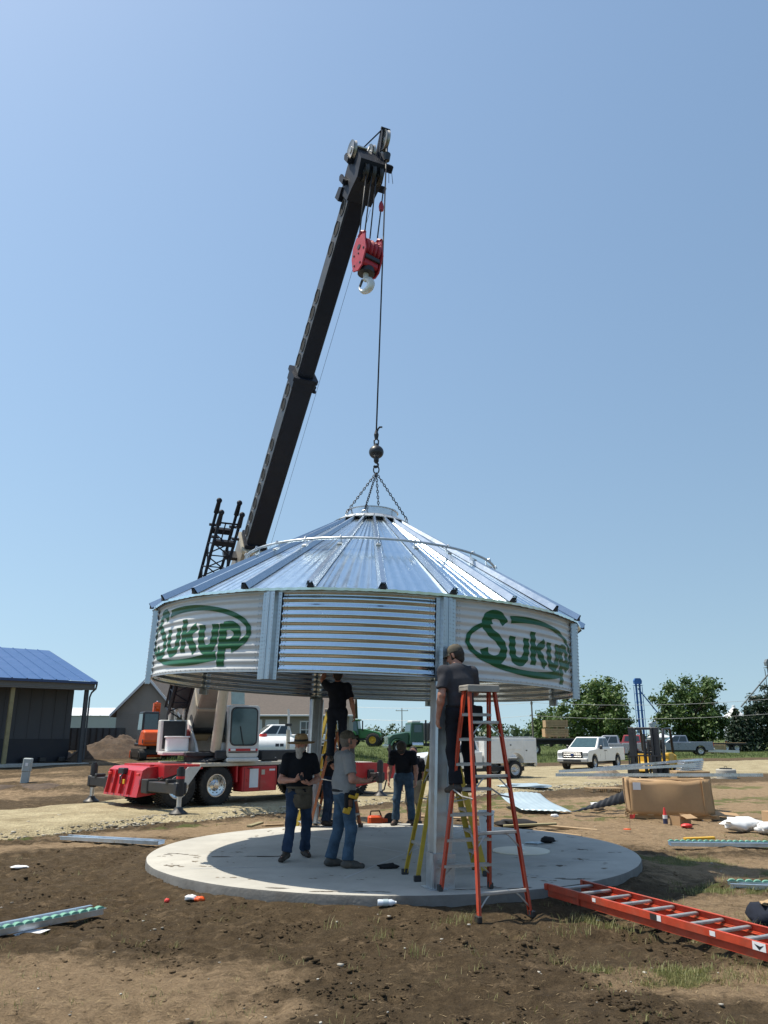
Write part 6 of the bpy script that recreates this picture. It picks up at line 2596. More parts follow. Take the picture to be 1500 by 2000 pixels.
_f = forklift((12.3, 37.2, 0.0), rzv(-0.55, -0.83))
_f.scale = (1.1, 1.45, 1.06)


# ---- mini excavator
def excavator(loc, rz):
    t = thing('mini_excavator', 'orange and black mini excavator with folded arm in front of the house', 'excavator', loc, rz)
    for s in (-1, 1):
        b = MB()
        pts = rrect(2.1, 0.56, 0.27, cx=0, cz=0.30)
        b.prism(pts, 'y', s * 0.62, s * 0.98)
        tr = b.build('track', M_['rubber'], t)
        b = MB()
        b.prism(rrect(1.7, 0.30, 0.14, cx=0, cz=0.30), 'y', s * 0.985, s * 1.0)
        for x in (-0.72, 0.72):
            b.cone((x, s * 0.97, 0.30), (x, s * 1.02, 0.30), 0.17, n=14)
        b.build('track_frame', M_['steel_dark'], tr)
    b = MB()
    b.box((0, 0, 0.42), (0.9, 1.3, 0.3), bev=0.03)
    b.cone((0, 0, 0.5), (0, 0, 0.72), 0.42, n=20)
    b.build('undercarriage', M_['black'], t)
    b = MB()
    b.prism([(-1.05, 0.72), (-1.1, 1.0), (-1.0, 1.42), (-0.75, 1.52), (-0.35, 1.5), (0.05, 1.05), (0.1, 0.72)], 'y', -0.85, 0.85)
    bevel(b.build('engine_cover', M_['orange'], t), 0.08, 3)
    b = MB()
    b.box((0.0, 0, 0.78), (2.0, 1.66, 0.18), bev=0.04)
    b.box((-0.9, 0.0, 0.95), (0.36, 1.72, 0.34), bev=0.08)
    b.build('platform', M_['black'], t)
    v, f = frustum(-0.35, 0.85, 0.86, -0.3, 0.62, 2.45, 0.45, 0.42)
    v = [(x, y + 0.35, z) for x, y, z in v]
    b = MB()
    b.add(v, f)
    bevel(b.build('cab', M_['black'], t), 0.06, 2)
    for q in ((v[0], v[1], v[5], v[4]), (v[1], v[2], v[6], v[5]), (v[2], v[3], v[7], v[6]), (v[3], v[0], v[4], v[7])):
        pane('cab_window', inset(q, 0.1, 0.9, 0.42, 0.93), M_['glass_teal'], t)
    b = MB()
    for y in (-0.12, -0.42):
        b.prism([(0.7, 0.85), (0.95, 1.0), (1.35, 2.2), (1.2, 2.95), (0.95, 2.95), (1.08, 2.2), (0.6, 1.1)], 'y', y, y + 0.06)
    b.box((1.08, -0.24, 2.85), (0.3, 0.34, 0.2), bev=0.03)
    b.build('boom', M_['orange'], t)
    b = MB()
    b.prism([(0.95, 2.65), (0.95, 2.98), (1.3, 2.98), (2.1, 1.3), (1.95, 1.2)], 'y', -0.34, -0.16)
    b.build('dipper_arm', M_['orange'], t)
    b = MB()
    b.cone((0.9, -0.24, 1.5), (1.2, -0.24, 2.6), 0.05, n=8)
    b.cone((1.1, -0.24, 3.05), (1.9, -0.24, 1.7), 0.05, n=8)
    b.build('ram', M_['chrome'], t)
    b = MB()
    b.box((1.35, 0, 0.28), (0.1, 1.9, 0.36), bev=0.02)
    b.box((1.0, 0.4, 0.35), (0.7, 0.1, 0.12))
    b.box((1.0, -0.4, 0.35), (0.7, 0.1, 0.12))
    b.build('dozer_blade', M_['orange'], t)
    return t


_e = excavator((-13.3, 46.8, gz(-13.3, 46.8) + 0.02), rzv(-0.5, 0.86))
_e.scale = (1.1, 1.1, 1.1)


# ---- green tractor, facing right
def tractor(loc, rz):
    t = thing('farm_tractor', 'large green tractor with yellow wheels on the far grass', 'tractor', loc, rz)
    b = MB()
    b.prism([(0.2, 1.0), (0.2, 2.15), (1.0, 2.1), (2.7, 1.7), (2.9, 1.45), (2.85, 0.95)], 'y', -0.45, 0.45)
    bevel(b.build('hood', M_['green'], t), 0.08, 3)
    b = MB()
    b.box((0.6, 0, 0.95), (4.6, 0.6, 0.4))
    b.build('chassis', M_['black'], t)
    v, f = frustum(-1.5, 0.35, 1.35, -1.35, 0.15, 3.1, 0.85, 0.75)
    b = MB()
    b.add(v, f)
    bevel(b.build('cab', M_['darkgreen'], t), 0.05, 2)
    for q in ((v[0], v[1], v[5], v[4]), (v[1], v[2], v[6], v[5]), (v[2], v[3], v[7], v[6]), (v[3], v[0], v[4], v[7])):
        pane('cab_window', inset(q, 0.08, 0.92, 0.30, 0.95), M_['glass_teal'], t)
    b = MB()
    b.box((-0.6, 0, 3.2), (1.8, 1.75, 0.2), bev=0.06)
    b.build('cab_roof', M_['green'], t)
    b = MB()
    b.cone((0.75, -0.55, 1.9), (0.75, -0.55, 3.1), 0.08, n=10)
    b.build('exhaust', M_['black'], t)
    for s in (-1, 1):
        b = MB()
        pts = [(-0.9 + 1.1 * math.cos(a), 1.0 + 1.08 * math.sin(a)) for a in [R(20 + 140 * i / 10) for i in range(11)]]
        inn = [(-0.9 + 1.02 * math.cos(a), 1.0 + 1.0 * math.sin(a)) for a in [R(160 - 140 * i / 10) for i in range(11)]]
        b.prism(pts + inn, 'y', s * 0.75, s * 1.4)
        b.build('fender', M_['green'], t)
        wheel(t, (-0.9, s * 1.05, 0.95), 0.95, 0.6, M_['yellow'], side=(1 if s < 0 else -1), rim_k=0.55, lugs=20)
        wheel(t, (2.1, s * 1.0, 0.78), 0.78, 0.5, M_['yellow'], side=(1 if s < 0 else -1), rim_k=0.55, lugs=20)
    return t


_t = tractor((-3.5, 106, gz(-3.5, 106)), rzv(0.97, -0.2))
_t.scale = (1.1, 1.1, 1.05)


# ---- green semi truck, facing left
def semi(loc, rz):
    t = thing('semi_truck', 'dark green long nose truck tractor with white flat bed', 'truck', loc, rz)
    b = MB()
    b.prism(arch_poly([(3.0, 0.9), (2.95, 1.5), (2.6, 1.72), (1.2, 1.95), (0.9, 1.95), (0.9, 0.9)], 0.75, [2.1], 0.62), 'y', -0.78, 0.78)
    bevel(b.build('hood', M_['darkgreen'], t), 0.10, 3)
    for s in (-1, 1):
        b = MB()
        pts = [(2.1 + 0.72 * math.cos(a), 0.6 + 0.72 * math.sin(a)) for a in [R(10 + 160 * i / 10) for i in range(11)]]
        inn = [(2.1 + 0.62 * math.cos(a), 0.6 + 0.62 * math.sin(a)) for a in [R(170 - 160 * i / 10) for i in range(11)]]
        b.prism(pts + inn, 'y', s * 0.70, s * 1.18)
        b.build('fender', M_['darkgreen'], t)
    v, f = frustum(-0.55, 0.95, 0.8, -0.5, 0.72, 2.85, 1.05, 0.98)
    b = MB()
    b.add(v, f)
    bevel(b.build('cab', M_['darkgreen'], t), 0.08, 3)
    for q in ((v[0], v[1], v[5], v[4]), (v[2], v[3], v[7], v[6])):
        pane('side_window', inset(q, 0.25, 0.85, 0.56, 0.90), M_['glass_teal'], t)
    pane('windscreen', inset((v[1], v[2], v[6], v[5]), 0.08, 0.92, 0.6, 0.92), M_['glass_teal'], t)
    b = MB()
    b.box((0.15, 0, 2.95), (0.9, 1.5, 0.22), bev=0.1)
    b.build('roof_fairing', M_['offwhite'], t)
    for s in (-1, 1):
        b = MB()
        b.cone((-0.75, s * 1.0, 0.9), (-0.75, s * 1.0, 3.1), 0.09, n=10)
        b.build('exhaust_stack', M_['black'], t)
        b = MB()
        b.cone((-0.35, s * 1.05, 0.75), (0.75, s * 1.05, 0.75), 0.3, n=16)
        b.build('fuel_tank', M_['chrome'], t, smooth=40)
        wheel(t, (2.1, s * 1.0, 0.52), 0.52, 0.3, M_['white'], side=(1 if s < 0 else -1))
        for x in (-2.6, -3.9):
            wheel(t, (x, s * 1.0, 0.52), 0.52, 0.5, M_['white'], side=(1 if s < 0 else -1))
    b = MB()
    b.box((-1.2, 0, 0.78), (7.2, 0.8, 0.28))
    b.build('frame', M_['black'], t)
    b = MB()
    b.box((-2.9, 0, 1.15), (3.6, 2.2, 0.16), bev=0.02)
    b.build('flat_bed', M_['offwhite'], t)
    b = MB()
    b.box((-1.3, 0, 2.0), (0.4, 1.9, 1.7), bev=0.05)
    b.build('headache_rack', M_['black'], t)
    b = MB()
    b.box((3.0, 0, 0.62), (0.18, 2.2, 0.3), bev=0.04)
    b.build('front_bumper', M_['chrome'], t)
    b = MB()
    b.box((3.0, 0, 1.2), (0.06, 1.1, 0.75), bev=0.03)
    b.build('grille', M_['chrome'], t)
    return t


semi((3.1, 79.5, gz(3.1, 79.5)), rzv(-0.96, -0.28))


# ---- flat trailers
def trailer(label, loc, rz, L=9.0, z=1.25, wx=(-3.2, -1.9), group='flat trailers'):
    t = thing('flat_trailer', label, 'trailer', loc, rz, group)
    b = MB()
    b.box((0, 0, z - 0.1), (L, 0.9, 0.2))
    b.box((0, 1.2, z - 0.06), (L, 0.08, 0.16))
    b.box((0, -1.2, z - 0.06), (L, 0.08, 0.16))
    b.build('frame', M_['black'], t)
    n = 9
    for k in range(n):
        b = MB()
        w = 2.4 / n
        b.box((0, -1.2 + w * (k + 0.5), z + 0.025), (L, w - 0.012, 0.045))
        b.build('plank', M_['wood'], t)
    for x in wx:
        for s in (-1, 1):
            wheel(t, (x, s * 0.98, 0.5), 0.5, 0.45, M_['alu'], side=(1 if s < 0 else -1))
    b = MB()
    b.box((L / 2 - 1.2, 0.7, z / 2), (0.14, 0.14, z - 0.1))
    b.box((L / 2 - 1.2, -0.7, z / 2), (0.14, 0.14, z - 0.1))
    b.box((0, 0, z - 0.35), (L * 0.9, 0.2, 0.3))
    b.build('landing_gear', M_['black'], t)
    return t


TRX, TRY = 13.2, 75.0
trailer('flat trailer carrying the stacked wooden crates', (TRX, TRY, gz(TRX, TRY)), rzv(1, 0.03), 10.5, 1.45, (-0.8, 0.6))
trailer('low flat trailer loaded with steel on the far right grass', (43.5, 108, gz(43.5, 108)), rzv(-0.98, 0.2), 9.0, 1.1)


def crate(label, loc, rz, s, group='wooden crates', mat='wood'):
    t = thing('wooden_crate', label, 'crate', loc, rz, group)
    x, y, z = s
    n = 4
    for sy in (-1, 1):
        for k in range(n):
            b = MB()
            h = z / n
            b.box((0, sy * y / 2, h * (k + 0.5) + 0.1), (x, 0.03, h - 0.03), bev=0.004)
            b.build('board', M_[mat], t)
    for sx in (-1, 1):
        b = MB()
        b.box((sx * x / 2, 0, z / 2 + 0.1), (0.03, y - 0.05, z), bev=0.004)
        b.build('end_panel', M_[mat], t)
        b = MB()
        b.box((sx * (x / 2 - 0.12), -y / 2 - 0.03, z / 2 + 0.1), (0.09, 0.03, z), bev=0.004)
        b.build('batten', M_[mat], t)
    b = MB()
    b.box((0, 0, z + 0.11), (x + 0.04, y + 0.04, 0.03), bev=0.004)
    b.build('lid', M_[mat], t)
    for sx in (-0.8, 0, 0.8):
        b = MB()
        b.box((sx * x / 2 * 0.9, 0, 0.05), (0.1, y, 0.1))
        b.build('skid', M_[mat], t)
    return t


zt = gz(TRX, TRY) + 1.50
crate('lower wooden crate on the flat trailer', (TRX + 2.75, TRY - 0.1, zt), 0.03, (2.15, 1.3, 0.72))
crate('upper wooden crate stacked on the flat trailer', (TRX + 2.80, TRY - 0.1, zt + 0.85), 0.03, (2.05, 1.25, 0.62))
crate('wooden crate on the grass right of the forklift', (36.6, 90, gz(36.6, 90)), -0.1, (2.5, 1.3, 0.85))

# ---- propane tank
pt = thing('propane_tank', 'white horizontal propane tank with red valve cover behind the crane', 'propane tank', (-6.5, 45, gz(-6.5, 45)), 0.12)
b = MB(Matrix.Translation((0, 0, 0.82)) @ Matrix.Rotation(math.pi / 2, 4, 'Y'))
b.lathe([(0.001, -1.75), (0.25, -1.70), (0.45, -1.55), (0.57, -1.3), (0.60, -1.05), (0.60, 1.05), (0.57, 1.3), (0.45, 1.55), (0.25, 1.70), (0.001, 1.75)], n=32)
b.build('tank', M_['white'], pt, smooth=40)
for x in (-0.95, 0.95):
    b = MB()
    b.prism([(-0.45, 0.0), (0.45, 0.0), (0.5, 0.42), (-0.5, 0.42)], 'x', x - 0.05, x + 0.05)
    b.build('saddle', M_['steel_dark'], pt)
b = MB()
b.cone((-0.25, 0, 1.38), (-0.25, 0, 1.55), 0.22, 0.2, n=16)
b.build('valve_cover', M_['red_plastic'], pt, smooth=40)
for x in (0.55, 0.8):
    b = MB()
    b.box((x, -0.585, 0.95), (0.2, 0.02, 0.16), rot=(R(-12), 0, 0), bev=0.005)
    b.build('data_plate', M_['black'], pt)
# hydrant riser
hy = thing('water_riser', 'thin grey water riser with white pipe head beside the house', 'water riser', (-5.0, 42, gz(-5, 42)))
b = MB()
b.cone((0, 0, 0), (0, 0, 1.9), 0.10, n=10)
b.build('riser_pipe', M_['cream'], hy)
b = MB()
b.tube([(0, 0, 1.85), (0, 0, 2.6), (-0.05, 0, 2.95)], 0.06, n=8)
b.build('riser_head', M_['offwhite'], hy)
b = MB()
b.box((0, 0, 2.15), (0.35, 0.12, 0.12))
b.build('riser_handle', M_['steel_dark'], hy)
# ---------------------------------------------------------------- buildings
M_['roof_blue'] = pm('blue ribbed roof sheet', (0.03, 0.095, 0.25), 0.45, var=0.07, scale=1.5, spec=0.5)
M_['charcoal'] = pm('charcoal wall sheet', (0.060, 0.062, 0.068), 0.6, var=0.08, scale=2)
M_['blackwall'] = pm('black wainscot sheet', (0.012, 0.014, 0.022), 0.5, var=0.1, scale=2)
M_['soffit'] = pm('soffit boards', (0.15, 0.15, 0.15), 0.7)
M_['post_wood'] = pm('treated post', (0.28, 0.24, 0.13), 0.8, var=0.2, scale=4)

# blue roofed open porch building on the left
EV = Vector((-16.05, 44.0, 0))
BZ = gz(-18, 45)
blue = thing('blue_roofed_building', 'dark walled building with bright blue metal roof and open porch', 'building', (EV.x, EV.y, BZ), R(40))
ez = 4.9 - BZ
W_, LEN, RISE = 9.0, 18.0, 2.4
pitch = math.atan(RISE / W_)
n = 24
for side in (0, 1):
    for k in range(n):
        b = MB()
        w = LEN / n
        x0 = -LEN + w * k
        prof_ = [(x0 + 0.002, 0.0), (x0 + 0.02, 0.035), (x0 + 0.06, 0.035), (x0 + 0.08, 0.0), (x0 + w - 0.002, 0.0)]
        if side == 0:
            rows = [[(x, -0.25, ez - 0.25 * RISE / W_ + h) for x, h in prof_], [(x, W_, ez + RISE + h) for x, h in prof_]]
        else:
            rows = [[(x, W_, ez + RISE + h) for x, h in prof_], [(x, 2 * W_ + 0.25, ez - 0.07 + h) for x, h in prof_]]
        b.grid(rows)
        b.build('roof_panel', M_['roof_blue'], blue, fix=False)
b = MB()
b.box((-LEN / 2, -0.22, ez - 0.14), (LEN + 0.04, 0.10, 0.12))
gt = b.build('gutter', pm('navy trim', (0.02, 0.05, 0.14), 0.4), blue)
b = MB()
for y0, y1, z0, z1 in ((-0.2, W_, ez - 0.1, ez + RISE - 0.04), (W_, 2 * W_ + 0.2, ez + RISE - 0.04, ez - 0.1)):
    b.add([(0.0, y0, z0 - 0.18), (0.03, y0, z0 - 0.18), (0.03, y0, z0 + 0.03), (0.0, y0, z0 + 0.03), (0.0, y1, z1 - 0.18), (0.03, y1, z1 - 0.18), (0.03, y1, z1 + 0.03), (0.0, y1, z1 + 0.03)], [(0, 1, 2, 3), (4, 7, 6, 5), (0, 4, 5, 1), (1, 5, 6, 2), (2, 6, 7, 3), (3, 7, 4, 0)])
b.build('rake_trim', M_['charcoal'], blue)
b = MB()
b.box((-LEN / 2, 0.95, ez - 0.42), (LEN - 0.1, 2.1, 0.05))
b.box((-LEN / 2, 0.0, ez - 0.35), (LEN - 0.1, 0.12, 0.35))
b.build('porch_soffit', M_['soffit'], blue)
b = MB()
b.box((-LEN / 2 - 0.2, 2.0 + 7.8, ez / 2 - 0.2 + 0.25), (LEN - 0.5, 15.6, ez - 0.45))
wl = b.build('wall', M_['charcoal'], blue)
b = MB()
b.box((-LEN / 2 - 0.2, 2.0 + 7.8, 0.6), (LEN - 0.46, 15.66, 1.35))
b.build('wainscot', M_['blackwall'], blue)
for k in range(26):
    b = MB()
    b.box((-0.75 - k * 0.66, 1.985, ez / 2 + 0.4), (0.05, 0.03, ez - 1.6))
    b.build('wall_rib', M_['charcoal'], blue)
b = MB()
b.prism([(2.0, ez - 0.3), (W_, ez + RISE - 0.15), (2 * W_ - 0.4, ez - 0.3)], 'x', -0.5, -0.42)
b.build('gable_wall', M_['charcoal'], blue)
b = MB()
b.box((-LEN / 2, 1.0, -0.05), (LEN, 2.4, 0.16), bev=0.02)
b.build('porch_floor', M_['concrete'], blue)
for x, mt in ((-0.35, 'charcoal'), (-4.2, 'post_wood'), (-8.0, 'post_wood')):
    b = MB()
    b.box((x, 0.3, ez / 2 - 0.25), (0.20, 0.20, ez - 0.45), bev=0.01)
    b.build('porch_post', M_[mt], blue)
b = MB()
b.tube([(0.0, -0.2, ez - 0.2), (0.0, -0.1, ez - 0.45), (-0.12, 0.15, ez - 0.65), (-0.2, 0.16, ez - 0.9), (-0.2, 0.16, 0.2)], 0.05, n=8)
b.build('downpipe', M_['charcoal'], blue)
for x in (-0.9, -1.9, -2.8):
    b = MB()
    b.box((x, 1.6, 0.2), (0.35, 0.3, 0.25), bev=0.03)
    b.build('porch_box', M_['steel_dark'], blue)


def shed(name, label, cat, loc, rz, L, W, hz, rise, wall_m, roof_m):
    t = thing(name, label, cat, loc, rz)
    b = MB()
    b.box((0, 0, hz / 2 - 0.2), (L, W, hz + 0.4))
    b.build('wall', wall_m, t)
    b = MB()
    b.prism([(-W / 2, hz), (0, hz + rise - 0.06), (W / 2, hz)], 'x', -L / 2, L / 2)
    b.build('gable_wall', wall_m, t)
    for s in (-1, 1):
        n = max(6, int(L / 1.2))
        for k in range(n):
            b = MB()
            w = L / n
            x0 = -L / 2 + w * k
            prof_ = [(x0, 0.0), (x0 + 0.03, 0.03), (x0 + 0.09, 0.03), (x0 + 0.12, 0), (x0 + w, 0)]
            b.grid([[(x, s * (W / 2 + 0.15), hz + 0.02 + h) for x, h in prof_], [(x, 0, hz + rise + 0.02 + h) for x, h in prof_]])
            b.build('roof_panel', roof_m, t, fix=False)
    return t


M_['shed_wall'] = pm('pale grey shed wall', (0.40, 0.40, 0.38), 0.6, var=0.06, scale=1)
M_['shed_roof'] = pm('white shed roof', (0.74, 0.75, 0.76), 0.4, var=0.05, scale=1)
shed('metal_shed', 'white roofed metal shed behind the blue roofed building', 'shed', (-40.6, 104, gz(-40, 104)), R(4), 12, 9, 3.5, 1.1, M_['shed_wall'], M_['shed_roof'])

# dark roll-off container
dm = thing('roll_off_container', 'dark grey open roll off container behind the soil heap', 'container', (-20.3, 57, gz(-20.3, 57)), 0.1)
b = MB()
for (c, s) in (((0, -1.1, 0.85), (3.4, 0.06, 1.5)), ((0, 1.1, 0.85), (3.4, 0.06, 1.5)), ((-1.7, 0, 0.85), (0.06, 2.2, 1.5)), ((1.7, 0, 0.85), (0.06, 2.2, 1.5)), ((0, 0, 0.12), (3.4, 2.2, 0.08))):
    b.box(c, s)
b.build('container_shell', pm('container grey', (0.07, 0.078, 0.085), 0.6, var=0.2), dm)
for k in range(8):
    b = MB()
    b.box((-1.5 + k * 0.43, -1.16, 0.85), (0.09, 0.07, 1.45))
    b.build('stiffener', M_['steel_dark'], dm)

# taupe house
M_['siding'] = pm('taupe siding', (0.30, 0.265, 0.225), 0.75, var=0.08, scale=1.5)
M_['shingle'] = pm('brown shingles', (0.115, 0.095, 0.082), 0.9, var=0.25, scale=5, bump=0.4, bscale=14)
M_['trim'] = pm('white trim', (0.68, 0.68, 0.68), 0.5, var=0.05)
HY = 62.0
hz0 = gz(-10, 62)
house = thing('house', 'taupe sided house with brown shingle roof behind the crane', 'house', (-9.0, HY, hz0), 0.0)
Wm, Dm, Hm, Rm = 12.6, 8.0, 2.75, 2.3
b = MB()
b.box((0, Dm / 2, Hm / 2 - 0.3), (Wm, Dm, Hm + 0.6))
b.prism([(0, Hm), (Dm / 2, Hm + Rm - 0.05), (Dm, Hm)], 'x', -Wm / 2 + 0.01, Wm / 2 - 0.01)
b.build('wall', M_['siding'], house)
for k in range(20):
    b = MB()
    b.box((0, -0.012, 0.1 + k * 0.13), (Wm + 0.02, 0.02, 0.105), rot=(R(-4), 0, 0))
    b.build('siding_board', M_['siding'], house)
th = 0.12
for s in (0, 1):
    b = MB()
    y0, y1 = (-0.45, Dm / 2) if s == 0 else (Dm + 0.45, Dm / 2)
    z0 = Hm - 0.45 * Rm / (Dm / 2)
    b.prism([(y0, z0), (y1, Hm + Rm), (y1, Hm + Rm + th), (y0, z0 + th)], 'x', -Wm / 2 - 0.3, Wm / 2 + 0.4)
    rf = b.build('roof', M_['shingle'], house)
b = MB()
b.box((0, -0.5, Hm - 0.22), (Wm + 0.7, 0.1, 0.13), bev=0.02)
b.build('gutter', M_['trim'], house)


def opening(x, z0, w, h, kind, par, y=0.0):
    b = MB()
    b.box((x, y - 0.05, z0 + h / 2), (w + 0.2, 0.06, h + 0.18))
    fr_ = b.build(kind, M_['trim'], par)
    b = MB()
    if kind == 'door':
        b.box((x, y - 0.085, z0 + h / 2), (w, 0.03, h), bev=0.005)
        for zz in (0.28, 0.72):
            for sx in (-0.25, 0.25):
                b.box((x + sx * w, y - 0.102, z0 + h * zz), (w * 0.32, 0.012, h * 0.32), bev=0.004)
        b.build('door_leaf', pm('white door', (0.60, 0.61, 0.62), 0.5), fr_)
    else:
        b.box((x, y - 0.083, z0 + h / 2), (w, 0.02, h))
        b.build('pane', M_['glass'], fr_)
        b = MB()
        b.box((x, y - 0.10, z0 + h / 2), (w, 0.02, 0.05))
        b.box((x, y - 0.10, z0 + h / 2), (0.05, 0.022, h))
        b.build('glazing_bar', M_['trim'], fr_)
    return fr_


for x in (-0.95, 0.35):
    opening(x, 0.15, 0.85, 2.0, 'door', house)
for x in (-1.65, 1.05):
    b = MB()
    b.box((x, -0.12, 1.75), (0.14, 0.18, 0.26), bev=0.03)
    b.build('wall_lamp', M_['black'], house)
for x in (3.0, 5.0):
    opening(x, 0.9, 0.8, 1.15, 'window', house)
# front gable wing on the left
b = MB()
gx0, gx1, gy = -10.4, -6.1, -4.0
gm = (gx0 + gx1) / 2
b.box((gm, 0.0, Hm / 2 - 0.3), (gx1 - gx0, -2 * gy, Hm + 0.6))
b.prism([(gx0, Hm), (gm, Hm + 2.3), (gx1, Hm)], 'y', gy, 2.5)
wing = b.build('gable_wing', M_['siding'], house)
for k in range(20):
    b = MB()
    b.box((gm, gy - 0.012, 0.1 + k * 0.13), (gx1 - gx0 + 0.02, 0.02, 0.105), rot=(R(-4), 0, 0))
    b.build('siding_board', M_['siding'], wing)
for s in (-1, 1):
    b = MB()
    xe = gm + s * (gx1 - gm + 0.4)
    ze = Hm - 0.4 * 2.3 / (gx1 - gm)
    b.prism([(gm, Hm + 2.3), (gm, Hm + 2.3 + th * 1.3), (xe, ze + th * 1.3), (xe, ze)], 'y', gy - 0.35, 3.2)
    b.build('wing_roof', M_['shingle'], wing)
    b = MB()
    b.prism([(gm, Hm + 2.25), (gm, Hm + 2.3 + th * 1.4), (xe, ze + th * 1.4), (xe, ze - 0.05)], 'y', gy - 0.40, gy - 0.352)
    b.build('rake_board', M_['trim'], wing)

# ---------------------------------------------------------------- grain elevators, bins and poles far off on the right
M_['leg_blue'] = pm('blue leg casing', (0.03, 0.12, 0.36), 0.5, var=0.1, scale=1)
M_['leg_grey'] = pm('grey leg casing', (0.17, 0.19, 0.21), 0.6, var=0.1, scale=1)
M_['far_galv'] = pm('far galvanised bin', (0.42, 0.44, 0.46), 0.5, metal=0.2, var=0.1, scale=0.6)


def grain_leg(name, label, loc, hgt, mat, w=1.1, spout=None, sc=1.0):
    t = thing(name, label, 'grain elevator', loc)
    for x in (-w / 2, w / 2):
        b = MB()
        b.box((x, 0, hgt / 2), (0.42 * sc, 0.5 * sc, hgt))
        b.build('leg_trunk', mat, t)
    b = MB()
    for x in (-w * 0.95, w * 0.95):
        for y in (-w * 0.8, w * 0.8):
            b.box((x, y, hgt * 0.48), (0.13, 0.13, hgt * 0.96))
    k = 0
    while k * 2.2 < hgt:
        z = k * 2.2
        for y in (-w * 0.8, w * 0.8):
            b.box((0, y, z), (w * 1.9, 0.1, 0.1))
        for x in (-w * 0.95, w * 0.95):
            b.box((x, 0, z), (0.1, w * 1.6, 0.1))
        k += 1
    b.build('support_tower', mat, t)
    b = MB()
    b.prism([(-w, hgt), (-w * 1.1, hgt + 0.8 * sc), (-w * 0.7, hgt + 1.5 * sc), (w * 0.7, hgt + 1.5 * sc), (w * 1.1, hgt + 0.8 * sc), (w, hgt)], 'y', -0.6 * sc, 0.6 * sc)
    b.build('head_housing', mat, t)
    b = MB()
    b.box((0, 0, hgt - 0.4), (w * 2.4, w * 1.9, 0.12))
    b.build('head_platform', mat, t)
    if spout:
        b = MB()
        b.tube([(0, 0, hgt - 1.2), tuple(spout)], 0.17 * sc, n=8)
        b.build('spout', mat, t)
    return t


def far_bin(label, loc, r, hgt, rise, mat_roof):
    t = thing('far_grain_bin', label, 'grain bin', loc, 0, 'far grain bins')
    b = MB()
    pr = []
    m_ = int(hgt / 0.25)
    for k in range(m_ + 1):
        pr.append((r + (0.03 if k % 2 else 0), hgt * k / m_))
    b.lathe(pr, n=36)
    b.build('wall', M_['far_galv'], t, smooth=30)
    b = MB()
    b.lathe([(r + 0.15, hgt - 0.05), (r * 0.15, hgt + rise), (r * 0.15, hgt + rise + 0.5), (0.01, hgt + rise + 0.6)], n=36)
    b.build('roof', mat_roof, t, smooth=30)
    return t


grain_leg('elevator_tower', 'blue grain leg tower between the two big trees', (69.0, 215, 0), 15.8, M_['leg_blue'], 0.95, (5.0, 0, 7.8))
far_bin('small grey grain bin at the foot of the blue grain leg', (73.6, 216, 0), 2.2, 5.5, 1.0, M_['far_galv'])
grain_leg('elevator_tower', 'tall grey grain leg tower at the right edge', (88.5, 180, 0), 17.6, M_['leg_grey'], 1.0, (-7.0, 2, 8.5))
far_bin('white roofed grain bin behind the trees at the right', (81.6, 186, 0), 2.6, 6.3, 2.2, M_['shed_roof'])
far_bin('white grain bin low behind the big tree', (65.0, 190, 0), 2.8, 1.9, 0.9, M_['shed_roof'])


def power_pole(label, loc, hgt, arm=2.2, arm_dir=(1, 0)):
    t = thing('power_pole', label, 'power pole', loc, 0, 'power poles')
    b = MB()
    b.cone((0, 0, -0.3), (0, 0, hgt), 0.16, 0.10, n=8)
    b.build('pole', pm('weathered pole', (0.17, 0.145, 0.12), 0.9, var=0.2), t)
    b = MB()
    b.box((0, 0, hgt - 0.7), (arm, 0.12, 0.14), rot=(0, 0, math.atan2(arm_dir[1], arm_dir[0])))
    b.build('crossarm', M_['wood'], t)
    for s in (-0.45, 0.0, 0.45):
        b = MB()
        b.cone((arm_dir[0] * arm * s, arm_dir[1] * arm * s, hgt - 0.63), (arm_dir[0] * arm * s, arm_dir[1] * arm * s, hgt - 0.4), 0.05, n=6)
        b.build('insulator', M_['grey'], t)
    return t


power_pole('power pole on the horizon above the green truck', (4.6, 205, gz(4.6, 205)), 8.4, 3.2)
power_pole('leaning power pole by the evergreens at the right edge', (51.6, 104, 0), 7.2, 0.3)
power_pole('power pole hidden among the left big tree', (21.5, 116, 0), 7.2, 0.3)
wires = thing('power_line', 'thin power lines crossing in front of the big trees', 'power line', (36, 110, 0))
for (z, dz) in ((6.75, 0.0), (4.9, 0.0)):
    b = MB(Matrix.Translation((-36, -110, 0)))
    A, C_ = Vector((21.5, 116, z)), Vector((51.6, 104, z))
    D_ = C_ + (C_ - A)
    B0 = A - (C_ - A)
    for p, q in ((A, C_), (C_, D_), (B0, A)):
        b.tube([p + (q - p) * u - Vector((0, 0, 0.6 * 4 * u * (1 - u))) for u in [i / 10 for i in range(11)]], 0.022, n=4)
    b.build('wire', M_['grey'], wires)
